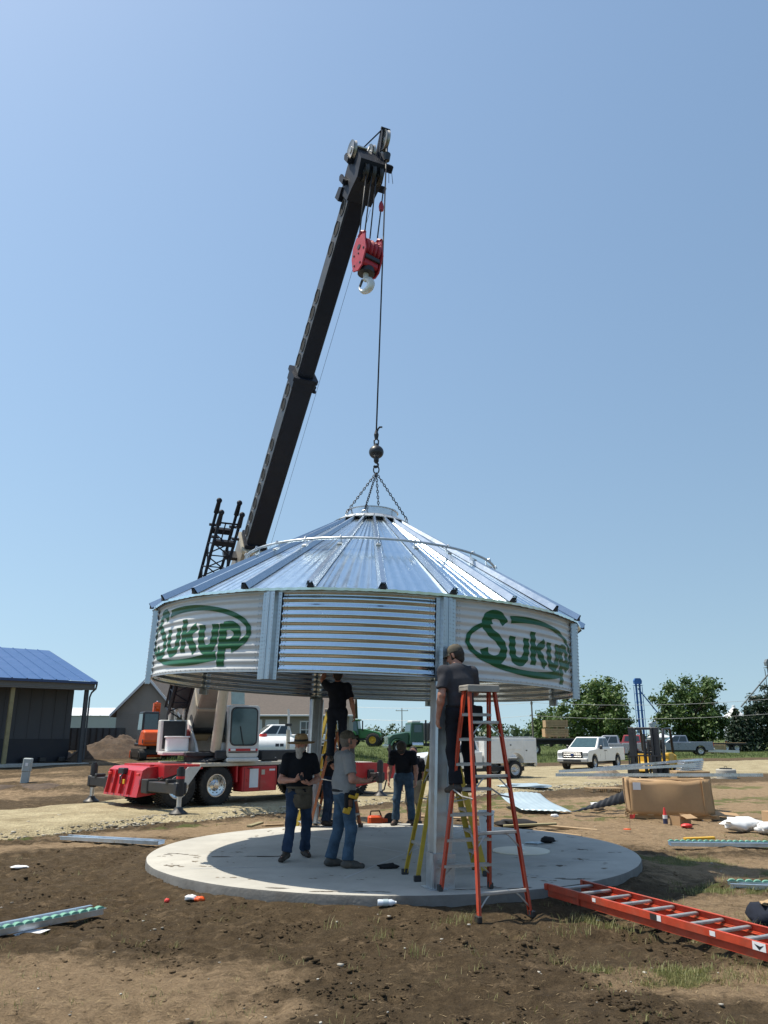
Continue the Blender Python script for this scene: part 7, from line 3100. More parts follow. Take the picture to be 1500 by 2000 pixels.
# ---------------------------------------------------------------- trees
def leaf_mat(name, c0, c1, c2):
    m, nt, b = mat_nodes(name)
    N, L = nt.nodes, nt.links
    geo = N.new('ShaderNodeNewGeometry')
    cr = N.new('ShaderNodeValToRGB')
    e = cr.color_ramp.elements
    e[0].position, e[0].color = 0.0, (*c0, 1)
    e[1].position, e[1].color = 1.0, (*c2, 1)
    mid = e.new(0.5)
    mid.color = (*c1, 1)
    L.new(geo.outputs['Random Per Island'], cr.inputs[0])
    L.new(cr.outputs[0], b.inputs['Base Color'])
    b.inputs['Roughness'].default_value = 0.55
    tr = N.new('ShaderNodeBsdfTranslucent')
    L.new(cr.outputs[0], tr.inputs['Color'])
    mx = N.new('ShaderNodeMixShader')
    mx.inputs[0].default_value = 0.25
    L.new(b.outputs[0], mx.inputs[1])
    L.new(tr.outputs[0], mx.inputs[2])
    L.new(mx.outputs[0], nt.nodes['Material Output'].inputs['Surface'])
    return m


M_['leaf'] = leaf_mat('broad leaves', (0.034, 0.075, 0.018), (0.065, 0.120, 0.026), (0.120, 0.185, 0.045))
M_['leaf_light'] = leaf_mat('lighter leaves', (0.045, 0.090, 0.022), (0.085, 0.145, 0.032), (0.145, 0.210, 0.055))
M_['needle'] = leaf_mat('dark needles', (0.010, 0.026, 0.012), (0.018, 0.040, 0.018), (0.035, 0.065, 0.028))
M_['hedge_leaf'] = leaf_mat('distant foliage', (0.030, 0.058, 0.022), (0.045, 0.080, 0.030), (0.070, 0.110, 0.040))
M_['bark'] = pm('bark', (0.10, 0.08, 0.06), 0.95, var=0.3, scale=6, bump=0.5, bscale=20)


def leaves_mesh(name, centers, radii, per, size, mat, rng, squash=0.8, droop=0.0):
    C = np.repeat(centers, per, axis=0)
    Rr = np.repeat(radii, per)
    d = rng.normal(size=C.shape)
    d /= np.linalg.norm(d, axis=1, keepdims=True)
    d[:, 2] *= squash
    P = C + d * (Rr * np.abs(rng.normal(0.0, 0.72, len(C))))[:, None]
    n = rng.normal(size=C.shape) * 0.7 + d * 0.9 + np.array((0, 0, 0.5))
    n /= np.linalg.norm(n, axis=1, keepdims=True)
    u = np.cross(n, rng.normal(size=C.shape))
    u /= np.linalg.norm(u, axis=1, keepdims=True)
    w = np.cross(n, u)
    s = (size * rng.uniform(0.55, 1.35, len(C)))[:, None]
    v = np.stack([P - u * s * 0.5, P + w * s * 0.34 - n * s * 0.08, P + u * s * 0.6 - np.array((0, 0, 1)) * s * droop, P - w * s * 0.34 - n * s * 0.08], 1).reshape(-1, 3)
    F = np.arange(len(v)).reshape(-1, 4)
    me = bpy.data.meshes.new(name)
    me.vertices.add(len(v))
    me.vertices.foreach_set('co', v.ravel())
    me.loops.add(len(v))
    me.loops.foreach_set('vertex_index', F.ravel())
    me.polygons.add(len(F))
    me.polygons.foreach_set('loop_start', np.arange(0, len(v), 4))
    me.polygons.foreach_set('loop_total', np.full(len(F), 4))
    me.materials.append(mat)
    me.update(calc_edges=True)
    me.validate()
    return me


def broad_tree(label, loc, hgt, rx, rz_, zc, seed, mat='leaf', n=95, per=130, size=0.42, group='trees', name='broadleaf_tree', clump=(0.8, 1.7)):
    rng = np.random.default_rng(seed)
    t = thing(name, label, 'tree', loc, 0, group)
    b = MB()
    tips = []
    r0 = hgt * 0.035
    b.tube([(0, 0, -0.3), (0.1, 0, hgt * 0.12), (0.05, 0.1, hgt * 0.3), (0.2, 0, hgt * 0.55), (0.1, 0.1, hgt * 0.8)], [r0 * 1.3, r0, r0 * 0.85, r0 * 0.5, r0 * 0.12], n=10)
    for k in range(9):
        a = 2 * math.pi * k / 9 + rng.uniform(-0.3, 0.3)
        z0 = hgt * rng.uniform(0.16, 0.5)
        ln = rx * rng.uniform(0.55, 0.9)
        p1 = Vector((ln * 0.45 * math.cos(a), ln * 0.45 * math.sin(a), z0 + ln * 0.35))
        p2 = Vector((ln * math.cos(a), ln * math.sin(a), z0 + ln * rng.uniform(0.35, 0.8)))
        b.tube([(0.1, 0, z0), p1, p2], [r0 * 0.45, r0 * 0.3, r0 * 0.08], n=6)
    b.build('trunk', M_['bark'], t, smooth=60)
    cs, rs_ = [], []
    while len(cs) < n:
        p = rng.normal(size=3)
        p /= np.linalg.norm(p)
        rad = rng.uniform(0.25, 1.0) ** 0.45
        lump = 1 + 0.20 * math.sin(3 * math.atan2(p[1], p[0]) + seed) + 0.12 * math.sin(5 * math.atan2(p[2], p[0]) + 2 * seed) + 0.10 * rng.normal()
        q = np.array((p[0] * rx * rad * lump, p[1] * rx * rad * lump, zc + p[2] * rz_ * rad * (lump if p[2] > 0 else 1)))
        if q[2] < hgt * 0.09:
            continue
        cs.append(q)
        rs_.append(rng.uniform(*clump) * (1.1 - 0.35 * rad))
    put('crown', leaves_mesh('crown', np.array(cs), np.array(rs_), per, size, M_[mat], rng), t)
    return t


broad_tree('big leafy tree behind the white crew cab pickup', (31.2, 119, 0.0), 10.6, 5.2, 5.0, 5.2, 11, 'leaf_light', n=150, per=150, size=0.42)
broad_tree('tallest broad leafy tree, right of the blue grain leg', (46.6, 121, 0.0), 11.0, 5.2, 4.9, 5.6, 23, 'leaf', n=155, per=150, size=0.42)
broad_tree('small leafy tree on the right flank of the left big tree', (35.4, 122, 0.0), 6.8, 2.3, 3.0, 3.6, 31, 'leaf_light', n=36, per=110)
broad_tree('small leafy tree low at the left of the big tree', (26.0, 126, 0.0), 6.5, 2.4, 2.6, 3.4, 37, 'leaf_light', n=36, per=110)


def conifer(label, loc, hgt, r, seed, group='evergreens'):
    rng = np.random.default_rng(seed)
    t = thing('evergreen_tree', label, 'tree', loc, 0, group)
    b = MB()
    b.cone((0, 0, -0.3), (0, 0, hgt * 0.95), hgt * 0.022, 0.02, n=8)
    b.build('trunk', M_['bark'], t)
    cs, rs_ = [], []
    L = 15
    for k in range(L):
        u = k / (L - 1)
        z = hgt * (0.08 + 0.88 * u)
        rad = r * (1 - u) ** 0.85 + 0.12
        m = max(3, int(12 * (1 - u)) + 2)
        for i in range(m):
            a = 2 * math.pi * (i + rng.uniform(-0.3, 0.3)) / m + k
            for f_ in (0.45, 0.85):
                rr = rad * f_ * rng.uniform(0.85, 1.12)
                cs.append((rr * math.cos(a), rr * math.sin(a), z - 0.25 * rr + rng.uniform(-0.1, 0.1)))
                rs_.append(0.22 + 0.30 * (1 - u))
    put('crown', leaves_mesh('crown', np.array(cs), np.array(rs_), 34, 0.34, M_['needle'], rng, squash=0.5, droop=0.3), t)
    return t


conifer('pointed spruce just left of the dark evergreens', (48.9, 111, 0.0), 5.8, 2.0, 3)
conifer('short spruce beside the white roofed bin', (51.3, 113, 0.0), 6.2, 1.9, 4)
broad_tree('dense dark evergreen mass at the right edge', (56.6, 118, 0.0), 9.3, 3.2, 4.3, 4.6, 51, 'needle', n=90, per=150, size=0.36, group='evergreens', name='evergreen_tree', clump=(0.7, 1.3))
broad_tree('second dark evergreen just outside the right edge', (63.5, 116, 0.0), 8.6, 3.0, 4.0, 4.2, 52, 'needle', n=80, per=140, size=0.36, group='evergreens', name='evergreen_tree', clump=(0.7, 1.3))

# far woods on the horizon, read as one mass
rng = np.random.default_rng(99)
cs, rs_ = [], []
for (x0, x1, yy, h0, h1) in ((-330, -60, 330, 5.5, 8.5), (-60, 60, 300, 4.0, 6.5), (55, 330, 290, 4.5, 8.0), (-20, 60, 190, 1.6, 3.0), (15, 40, 150, 2.4, 3.6)):
    x = x0
    while x < x1:
        h = rng.uniform(h0, h1) * (0.8 + 0.35 * math.sin(x * 0.05) * math.sin(x * 0.013 + 1))
        for z in np.arange(0.5, h, 1.6):
            cs.append((x + rng.normal() * 1.2, yy + rng.normal() * 5, z + gz(x, yy)))
            rs_.append(rng.uniform(1.4, 2.4))
        x += rng.uniform(1.2, 2.6)
wood = put('far_wood', leaves_mesh('far_wood', np.array(cs), np.array(rs_), 26, 1.0, M_['hedge_leaf'], rng))
tag(wood, 'low line of distant trees along the horizon', 'woods', kind='stuff')
# ---------------------------------------------------------------- heaps of soil
def heap(name, label, cat, loc, rx, ry, h, seed, mat, n=26, stones=0):
    b = MB()
    rows = []
    for j in range(n + 1):
        rad = j / n
        row = []
        for i in range(49):
            a = 2 * math.pi * i / 48
            x, y = rx * rad * math.cos(a), ry * rad * math.sin(a)
            f = (1 - rad ** 1.6)
            z = h * f * (1 + 0.35 * fbm(x + seed, y, 0.9, 4, seed)) + 0.10 * h * fbm(x, y, 3.5, 4, seed) * (1 - rad) - 0.06 * rad
            row.append((x, y, z))
        rows.append(row)
    b.grid(rows)
    o = b.build(name, mat, None, smooth=60, fix=False)
    o.location = loc
    return tag(o, label, cat)


M_['soil_pile'] = pm('heaped soil', (0.075, 0.050, 0.033), 0.95, var=0.45, scale=5, dirt=(0.17, 0.12, 0.08), dirt_amt=0.7, bump=0.8, bscale=14)
M_['gravel_pile'] = pm('heaped gravel', (0.24, 0.19, 0.14), 0.95, var=0.5, scale=7, dirt=(0.12, 0.09, 0.06), dirt_amt=0.6, bump=0.8, bscale=20)
heap('soil_heap', 'large heap of dark soil beside the blue roofed building', 'soil heap', (-16.4, 49.5, gz(-16.4, 49.5)), 3.0, 2.2, 1.25, 3.0, M_['soil_pile'])
heap('soil_heap', 'low heap of soil right of the porch post', 'soil heap', (-19.6, 47.5, gz(-19.6, 47.5)), 1.8, 1.5, 0.75, 8.0, M_['soil_pile'])
heap('gravel_heap', 'small heap of gravel beside the drive left of the forklift', 'gravel heap', (10.4, 38.0, 0.0), 1.1, 0.8, 0.5, 5.0, M_['gravel_pile'])
heap('soil_heap', 'thin ridge of soil along the left edge of the drive', 'soil heap', (-12.6, 29.0, gz(-12.6, 29)), 3.2, 0.9, 0.28, 12.0, M_['soil_pile'])

# excavator bucket resting on the ground
bk = thing('excavator_bucket', 'rusty brown digging bucket lying on the soil beside the crane', 'bucket', (-17.1, 45.0, gz(-17.1, 45)), 0.5)
b = MB()
pts = [(-0.45, 0.10), (-0.2, 0.0), (0.15, 0.02), (0.42, 0.22), (0.50, 0.55), (0.45, 0.9), (0.40, 0.9), (0.44, 0.55), (0.37, 0.26), (0.13, 0.08), (-0.2, 0.06), (-0.43, 0.14)]
b.prism(pts, 'y', -0.5, 0.5)
M_['rust'] = pm('rusted steel', (0.085, 0.06, 0.045), 0.8, var=0.4, scale=9, dirt=(0.16, 0.09, 0.05), dirt_amt=0.6)
b.build('bucket_shell', M_['rust'], bk)
for s in (-1, 1):
    b = MB()
    b.prism([(-0.44, 0.12), (-0.2, 0.01), (0.15, 0.03), (0.42, 0.23), (0.49, 0.55), (0.44, 0.88)], 'y', s * 0.5, s * 0.53)
    b.build('side_plate', M_['rust'], bk)
for k in range(5):
    b = MB()
    b.prism([(-0.6, 0.14), (-0.42, 0.09), (-0.42, 0.15)], 'y', -0.45 + k * 0.2, -0.37 + k * 0.2)
    b.build('tooth', M_['rust'], bk)

# utility pedestal
up_ = thing('utility_pedestal', 'pale grey utility pedestal leaning in the bare soil', 'pedestal', (-13.9, 31.6, gz(-13.9, 31.6)), 0.2)
up_.rotation_euler = (0, R(3), 0.2)
M_['pedestal'] = pm('pedestal green grey', (0.36, 0.40, 0.40), 0.6, var=0.08)
b = MB()
b.box((0, 0, 0.24), (0.27, 0.27, 0.6), bev=0.02)
b.build('pedestal_base', M_['pedestal'], up_)
b = MB()
b.box((0, 0, 0.78), (0.31, 0.31, 0.50), bev=0.03)
b.build('pedestal_cover', M_['pedestal'], up_)
b = MB()
b.box((0, -0.16, 0.80), (0.10, 0.012, 0.12))
b.build('warning_sticker', M_['paper'], up_)

# concrete well ring on the far side of the drive
wr_ = thing('concrete_riser', 'pale concrete well ring with lid right of the forklift', 'well ring', (16.2, 38.6, 0.0))
b = MB()
b.lathe([(0.45, -0.1), (0.45, 0.38), (0.42, 0.42), (0.001, 0.42)], n=24)
b.build('ring', M_['concrete'], wr_, smooth=35)
b = MB()
b.cone((0, 0, 0.42), (0, 0, 0.47), 0.28, n=18)
b.tube([(-0.06, 0, 0.47), (-0.06, 0, 0.54), (0.06, 0, 0.54), (0.06, 0, 0.47)], 0.012, n=6)
b.build('lid', M_['steel_dark'], wr_)

# ---------------------------------------------------------------- cardboard box on pallet
BX = Vector((6.98, 20.15, 0.0))
cbx = thing('cardboard_box', 'large sagging cardboard bulk box on a pallet', 'box', BX, R(-10))
BL_, BWd, BH = 1.95, 1.05, 0.80


def wall_grid(p0, p1, out, sag, bul, flare, name, n=16, m=8):
    b = MB()
    p0, p1, out = Vector(p0), Vector(p1), Vector(out)
    rows = []
    for j in range(m + 1):
        v = j / m
        row = []
        for i in range(n + 1):
            u = i / n
            p = p0 + (p1 - p0) * u
            e = math.sin(math.pi * u)
            zz = 0.10 + (BH - sag * e * (0.7 + 0.5 * math.sin(9 * u))) * v
            o = bul * e * math.sin(math.pi * v) + 0.03 * math.sin(2 * math.pi * u * 1.5 + 1) * v + flare * v * v * 0.06
            row.append(p + out * o + Vector((0, 0, zz)))
        rows.append(row)
    b.grid(rows)
    o = b.build(name, M_['card'], cbx, smooth=12, fix=False)
    s = o.modifiers.new('thickness', 'SOLIDIFY')
    s.thickness = 0.012
    return o


xl, yw = BL_ / 2, BWd / 2
fw = wall_grid((-xl, -yw, 0), (xl * 0.72, -yw - 0.06, 0), (0, -1, 0), 0.07, 0.02, -0.3, 'side_wall', n=24)
wall_grid((xl * 0.72, -yw - 0.06, 0), (xl, -yw + 0.2, 0), (0.6, -0.8, 0), 0.0, 0.0, -0.6, 'corner_wall', n=3)
wall_grid((xl, -yw + 0.2, 0), (xl + 0.04, yw, 0), (1, 0, 0), 0.03, 0.02, -1.6, 'end_wall')
wall_grid((-xl, yw, 0), (xl, yw, 0), (0, 1, 0), 0.04, 0.03, 0.5, 'side_wall')
wall_grid((-xl, -yw, 0), (-xl, yw, 0), (-1, 0, 0), 0.04, 0.03, 0.5, 'end_wall')
b = MB()
b.box((-xl + 0.17, -yw - 0.035, 0.74), (0.18, 0.006, 0.17))
b.build('shipping_label', M_['paper'], cbx)
for (x, y, w, d, rot) in ((-0.3, -0.1, 1.2, 0.5, 0.06), (0.5, 0.2, 0.9, 0.5, -0.05)):
    b = MB()
    b.box((x, y, BH + 0.06), (w, d, 0.012), rot=(rot, rot * 0.6, 0.1))
    b.build('top_flap', M_['card'], cbx)
for k in range(3):
    b = MB()
    b.box((0, -0.4 + k * 0.4, 0.05), (BL_ + 0.1, 0.12, 0.09))
    b.build('pallet_runner', M_['wood'], cbx)
for k in range(6):
    b = MB()
    b.box((-0.9 + k * 0.36, 0, 0.0955), (0.14, BWd + 0.1, 0.018))
    b.build('pallet_board', M_['wood'], cbx)


def angle_bar(name, label, p, q, w=0.11, h=0.06, group=None, mat='galv'):
    p, q = Vector(p), Vector(q)
    t = thing(name, label, 'steel bar', p, 0, group)
    M = Matrix.Translation(-p) @ frame(p, q - p)
    L = (q - p).length
    b = MB(M)
    b.prism([(-w / 2, 0), (-w / 2, h), (-w / 2 + 0.006, h), (-w / 2 + 0.006, 0.006), (w / 2, 0.006), (w / 2, 0)], 'x', 0, L)
    b.build('bar', M_[mat], t)
    b = MB(M)
    k = 0.15
    while k < L:
        b.cone((k, 0.02, 0.004), (k, 0.02, 0.010), 0.014, n=8)
        k += 0.3
    tag(b.build('bolt_holes', M_['steel_dark'], t), kind='stuff')
    return t


angle_bar('steel_bar', 'long galvanised steel bar across the top of the cardboard box', (4.35, 20.7, 0.92), (9.25, 19.95, 0.95), 0.14, 0.075, 'steel bars by the cardboard box')
angle_bar('steel_bar', 'galvanised steel bar behind the cardboard box pointing left', (4.62, 21.6, 0.97), (8.3, 21.7, 1.12), 0.12, 0.07, 'steel bars by the cardboard box')
angle_bar('steel_bar', 'galvanised steel bar, uppermost, pointing at the forklift', (5.6, 21.9, 1.02), (9.0, 23.0, 1.24), 0.12, 0.07, 'steel bars by the cardboard box')
angle_bar('steel_bar', 'white steel bar lying by the crate on the far grass', (30.6, 84, 0.5), (36.2, 82.5, 0.35), 0.5, 0.25, 'steel bars by the cardboard box', 'offwhite')
st_ = thing('steel_stack', 'short stack of galvanised pieces on the bars before the forklift', 'steel stack', (8.35, 22.3, 0.0))
for k in range(5):
    b = MB()
    b.box((0.02 * k, 0, 1.02 + 0.055 * k), (0.62, 0.3, 0.045), rot=(0, R(-3), R(4 * k)), bev=0.006)
    b.build('steel_piece', M_['galv'], st_)
b = MB()
b.box((0, 0, 0.5), (0.9, 0.6, 0.98), bev=0.01)
b.build('stand_crate', M_['wood'], st_)
pal = thing('pallet', 'low wooden pallet on the soil left of the cardboard box', 'pallet', (7.9, 29.5, 0.0), 0.1)
for k in range(5):
    b = MB()
    b.box((0, -0.4 + k * 0.2, 0.12), (1.2, 0.13, 0.02))
    b.build('pallet_board', M_['wood'], pal)
for k in range(3):
    b = MB()
    b.box((-0.5 + k * 0.5, 0, 0.055), (0.09, 0.95, 0.10))
    b.build('pallet_runner', M_['wood'], pal)


# ---------------------------------------------------------------- bent metal sheet
b = MB(Matrix.Translation((-3.8, -22.0, 0)))
TL, TR, BR, BL2 = Vector((3.25, 23.1, 0.30)), Vector((4.45, 23.4, 0.30)), Vector((4.75, 20.9, 0.03)), Vector((3.55, 21.3, 0.04))
rows = []
for j in range(13):
    v = j / 12
    row = []
    for i in range(31):
        u = i / 30
        p = (TL * (1 - u) + TR * u) * (1 - v) + (BL2 * (1 - u) + BR * u) * v
        row.append(p + Vector((0, 0, -0.10 * math.sin(math.pi * v) * (1 - v) + 0.05 * math.sin(math.pi * u) * (1 - v) + 0.007 * math.sin(50 * u) + 0.03)))
    rows.append(row)
b.grid(rows)
M_['sheet_blue'] = pm('filmed blue grey sheet', (0.44, 0.53, 0.57), 0.4, metal=0.25, var=0.06, scale=3)
sh_ = thing('metal_sheet', 'pale blue curled metal sheet lying on the soil behind the pad', 'metal sheet', (3.8, 22.0, 0))
o = b.build('sheet', M_['sheet_blue'], sh_, smooth=60, fix=False)
o.modifiers.new('thickness', 'SOLIDIFY').thickness = 0.006


b = MB(Matrix.Translation((-5.5, -21.7, 0)))
rows = []
for j in range(3):
    v = j / 2
    rows.append([Vector((4.75 + 1.75 * u + 0.25 * v, 21.2 + 1.0 * u + 0.35 * v, 0.02 + 0.14 * u + 0.36 * u * v + 0.012 * math.sin(60 * u))) + Vector((0, 0, 0.0)) for u in [i / 40 for i in range(41)]])
b.grid(rows)
ds_ = thing('metal_sheet', 'dark ribbed metal sheet tilted up right of the pale curled sheet', 'metal sheet', (5.5, 21.7, 0))
o = b.build('sheet', M_['steel_dark'], ds_, smooth=60, fix=False)
o.modifiers.new('thickness', 'SOLIDIFY').thickness = 0.008


# ---------------------------------------------------------------- spare posts lying about
def spare_post(label, p, q, flip=False, green=True, w=0.20, z=0.02):
    p, q = Vector((*p, z)), Vector((*q, z))
    t = thing('spare_post', label, 'steel post', p, 0, 'spare posts on the ground')
    M = Matrix.Translation(-p) @ frame(p, q - p)
    L = (q - p).length
    prof = [(-w / 2, 0.002), (-w / 2, 0.065), (-w / 2 + 0.004, 0.065), (-w / 2 + 0.004, 0.008), (w / 2 - 0.004, 0.008), (w / 2 - 0.004, 0.065), (w / 2, 0.065), (w / 2, 0.002)]
    b = MB(M)
    b.prism(prof, 'x', 0, L)
    for s in (-1, 1):
        b.box((L / 2, s * (w / 2 + 0.02), 0.067), (L, 0.05, 0.004))
    b.build('channel', M_['galv_blue'], t)
    if green:
        k = 0.06
        s = 1
        while k < L - 0.05:
            g = MB(M)
            pts = [(k + 0.048 * math.cos(a), 0.066 + 0.026 * math.sin(a)) for a in [math.pi * i / 8 for i in range(9)]]
            g.prism(pts, 'y', s * (w / 2) - 0.03, s * (w / 2) + 0.03)
            g.build('foam_closure', M_['foam'], t, smooth=40)
            k += 0.102
    return t


M_['galv_blue'] = galv('bright blue grey galvanised steel', (0.66, 0.72, 0.78), 0.34)
M_['foam'] = pm('green foam', (0.16, 0.36, 0.27), 0.8, var=0.1, scale=8)
spare_post('galvanised post with green foam at the left edge of the picture', (-3.10, 9.25), (-4.55, 7.2), z=0.04)
spare_post('galvanised post lying left of the pad by the drive', (-6.05, 15.75), (-4.0, 15.0), green=False)
spare_post('galvanised post lying right of the pad near the plastic bag', (5.08, 14.85), (8.2, 14.6))
spare_post('galvanised post lying right above the extension ladder', (4.42, 10.85), (6.4, 10.35))


# ---------------------------------------------------------------- small things
def rag(name, label, cat, loc, r, h, mat, seed, n=18, group=None):
    """crumpled soft thing"""
    b = MB()
    vs, fs = [], []
    rows = []
    for j in range(9):
        t = math.pi * j / 8
        row = []
        for i in range(n + 1):
            a = 2 * math.pi * (i % n) / n
            d = Vector((math.sin(t) * math.cos(a), math.sin(t) * math.sin(a), math.cos(t)))
            k = 1 + 0.45 * noise.noise(d * 2.2 + Vector((seed, 0, 0))) + 0.22 * noise.noise(d * 6 + Vector((0, seed, 0)))
            row.append((d.x * r[0] * k, d.y * r[1] * k, max(0.0, h * 0.45 + d.z * h * 0.5 * k)))
        rows.append(row)
    b.grid(rows)
    o = b.build(name, mat, None, smooth=70, fix=False)
    o.location = loc
    return tag(o, label, cat, group)


def zg(x, y):
    return gheight(x, y)


rag('glove', 'black work glove lying on the pad near the yellow ladder', 'glove', (0.06, 11.35, SLAB_Z), (0.14, 0.06), 0.07, M_['cloth_black'], 1.0)
rag('tool_pouch', 'black tool bundle on the right side of the pad', 'tool bundle', (2.75, 14.0, SLAB_Z), (0.12, 0.09), 0.10, M_['cloth_black'], 2.0)
rag('plastic_wrap', 'blue tinted plastic wrap beside the tool bundle on the pad', 'plastic wrap', (2.5, 13.9, SLAB_Z), (0.16, 0.10), 0.03, M_['sheet_blue'], 5.0)
rag('paper_scrap', 'small white rag on the dark soil at the left', 'rag', (-5.35, 12.35, zg(-5.35, 12.35)), (0.13, 0.06), 0.045, M_['paper'], 3.0)
rag('snack_wrapper', 'white and red snack wrapper at the left front of the pad', 'wrapper', (-2.28, 10.02, zg(-2.28, 10.02)), (0.07, 0.05), 0.06, M_['plastic_white'], 4.0)
rag('orange_wrapper', 'orange scrap beside the snack wrapper at the pad edge', 'wrapper', (-2.16, 9.98, zg(-2.16, 9.98)), (0.06, 0.04), 0.06, M_['orange'], 6.0)
rag('red_wrapper', 'tiny red scrap on the soil left of the snack wrapper', 'wrapper', (-2.55, 10.0, zg(-2.55, 10.0)), (0.03, 0.03), 0.05, M_['red_plastic'], 7.0)
rag('plastic_bag', 'crumpled white plastic bag at the right edge', 'plastic bag', (7.45, 17.2, zg(7.45, 17.2)), (0.38, 0.25), 0.30, M_['plastic_white'], 8.0)
rag('plastic_bag', 'white plastic bag hanging down right of the larger bag', 'plastic bag', (7.72, 16.8, zg(7.72, 16.8)), (0.2, 0.15), 0.22, M_['plastic_white'], 9.0)
rag('jacket', 'dark work jacket heaped at the right edge by the ladder', 'jacket', (3.98, 8.75, zg(3.98, 8.75)), (0.26, 0.22), 0.26, M_['navy'], 10.0)
rag('leather_glove', 'tan leather glove lying on the dark work jacket', 'glove', (4.0, 8.72, zg(3.98, 8.75) + 0.21), (0.14, 0.10), 0.07, M_['wood'], 11.0)
rag('red_rag', 'red rag on the soil below the cardboard box', 'rag', (6.55, 17.95, zg(6.55, 17.95)), (0.12, 0.09), 0.09, M_['red_plastic'], 12.0)
rag('clear_bag', 'small clear bag beside the curled metal sheet', 'plastic bag', (5.75, 22.2, 0.0), (0.2, 0.15), 0.2, M_['plastic_white'], 13.0)
rag('white_scrap', 'small white scrap behind the pad below the metal sheet', 'scrap', (4.0, 19.4, zg(4.0, 19.4)), (0.09, 0.05), 0.08, M_['paper'], 14.0)
rag('black_tarp', 'black plastic tarp behind the pad right of the step ladder', 'tarp', (2.85, 17.75, zg(2.85, 17.75)), (0.45, 0.3), 0.2, M_['cloth_black'], 15.0)
rag('blue_tarp', 'folded blue and white tarp at the edge of the drive', 'tarp', (5.4, 31.4, 0.0), (1.0, 0.5), 0.18, M_['sheet_blue'], 16.0)

b = MB()
b.add([(-3.62, 8.30, 0.03), (-3.36, 8.42, 0.03), (-3.32, 8.60, 0.032), (-3.56, 8.52, 0.036)], [(0, 1, 2, 3)])
o = b.build('paper_sheet', M_['paper'], None)
o.modifiers.new('thickness', 'SOLIDIFY').thickness = 0.004
tag(o, 'flat white paper sheet tucked under the left spare post', 'paper')
b = MB()
b.box((0, 0, 0.004), (0.30, 0.45, 0.006))

# crumpled water bottle
wb = thing('water_bottle', 'crumpled clear plastic water bottle against the front of the pad', 'bottle', (0.03, 9.45, zg(0.03, 9.45) + 0.04), R(4))
b = MB(Matrix.Rotation(math.pi / 2, 4, 'Y'))
b.lathe([(0.001, -0.10), (0.032, -0.10), (0.036, -0.085), (0.033, -0.05), (0.037, -0.02), (0.032, 0.02), (0.036, 0.05), (0.02, 0.085), (0.013, 0.095), (0.001, 0.095)], n=14)
b.build('bottle_body', pm('clear plastic', (0.66, 0.72, 0.80), 0.15, var=0.15, scale=30, spec=0.7), wb, smooth=60)
b = MB(Matrix.Rotation(math.pi / 2, 4, 'Y'))
b.lathe([(0.0375, -0.04), (0.038, 0.015)], n=14)
b.build('bottle_label', M_['sheet_blue'], wb, smooth=60)
b = MB(Matrix.Rotation(math.pi / 2, 4, 'Y'))
b.cone((0, 0, 0.093), (0, 0, 0.108), 0.015, n=10)
b.build('bottle_cap', M_['plastic_white'], wb)

# round cream cover on the pad
cv = thing('round_cover', 'round cream coloured cover lying flat on the pad', 'cover', (2.13, 13.0, SLAB_Z))
b = MB()
b.lathe([(0.44, 0.002), (0.44, 0.016), (0.425, 0.022), (0.001, 0.022)], n=40)
b.build('disc', M_['cream_disc'] if 'cream_disc' in M_ else pm('cream board', (0.80, 0.75, 0.62), 0.6, var=0.06, scale=4), cv, smooth=35)
b = MB()
b.box((0.0, 0.02, 0.06), (0.10, 0.08, 0.08), bev=0.01)
b.build('cover_handle', M_['plastic_white'], cv)

# bucket behind the pad
bu = thing('bucket', 'white plastic bucket at the back of the pad', 'bucket', (1.93, 15.6, SLAB_Z))
b = MB()
b.lathe([(0.001, 0.0), (0.125, 0.0), (0.15, 0.34), (0.158, 0.345), (0.158, 0.37), (0.145, 0.37), (0.12, 0.03), (0.001, 0.03)], n=24)
b.build('bucket_shell', M_['plastic_white'], bu, smooth=40)
b = MB()
b.tube([(0.155, 0, 0.34), (0.1, -0.13, 0.30), (0.0, -0.17, 0.27), (-0.1, -0.13, 0.30), (-0.155, 0, 0.34)], 0.004, n=5)
b.build('bucket_handle', M_['steel_dark'], bu)
b = MB()
b.box((0.0, -0.140, 0.2), (0.05, 0.008, 0.05))
b.build('bucket_sticker', M_['black'], bu)

# tube of sealant standing by the box
ct = thing('sealant_tube', 'red and white sealant can standing before the cardboard box', 'can', (6.30, 18.55, zg(6.3, 18.55)))
ct.scale = (0.68, 0.68, 0.68)
b = MB()
b.cone((0, 0, 0), (0, 0, 0.16), 0.075, n=16)
b.build('can_base', pm('navy can', (0.03, 0.04, 0.10), 0.4), ct, smooth=40)
b = MB()
b.cone((0, 0, 0.16), (0, 0, 0.27), 0.075, n=16)
b.build('can_band', M_['plastic_white'], ct, smooth=40)
b = MB()
b.cone((0, 0, 0.27), (0, 0, 0.50), 0.06, 0.03, n=16)
b.build('can_top', M_['red_plastic'], ct, smooth=40)
ob_ = thing('open_carton', 'small open cardboard carton beside the sealant can', 'carton', (6.62, 18.5, zg(6.6, 18.5)), 0.5)
for (c_, s_, r__) in (((0, -0.14, 0.1), (0.34, 0.008, 0.2), (0.1, 0, 0)), ((0, 0.14, 0.1), (0.34, 0.008, 0.2), (0, 0, 0)), ((0.17, 0, 0.1), (0.008, 0.28, 0.2), (0, 0.2, 0)), ((-0.17, 0, 0.1), (0.008, 0.28, 0.2), (0, 0, 0)), ((0, -0.24, 0.2), (0.34, 0.2, 0.008), (0.35, 0, 0)), ((0.27, 0.02, 0.19), (0.22, 0.28, 0.008), (0, 0.3, 0))):
    b = MB()
    b.box(c_, s_, rot=r__)
    b.build('carton_panel', M_['card'], ob_)
fc = thing('flat_carton', 'flattened cardboard sheet lying right of the cardboard box', 'cardboard', (8.35, 20.2, 0.03), -0.2)
b = MB()
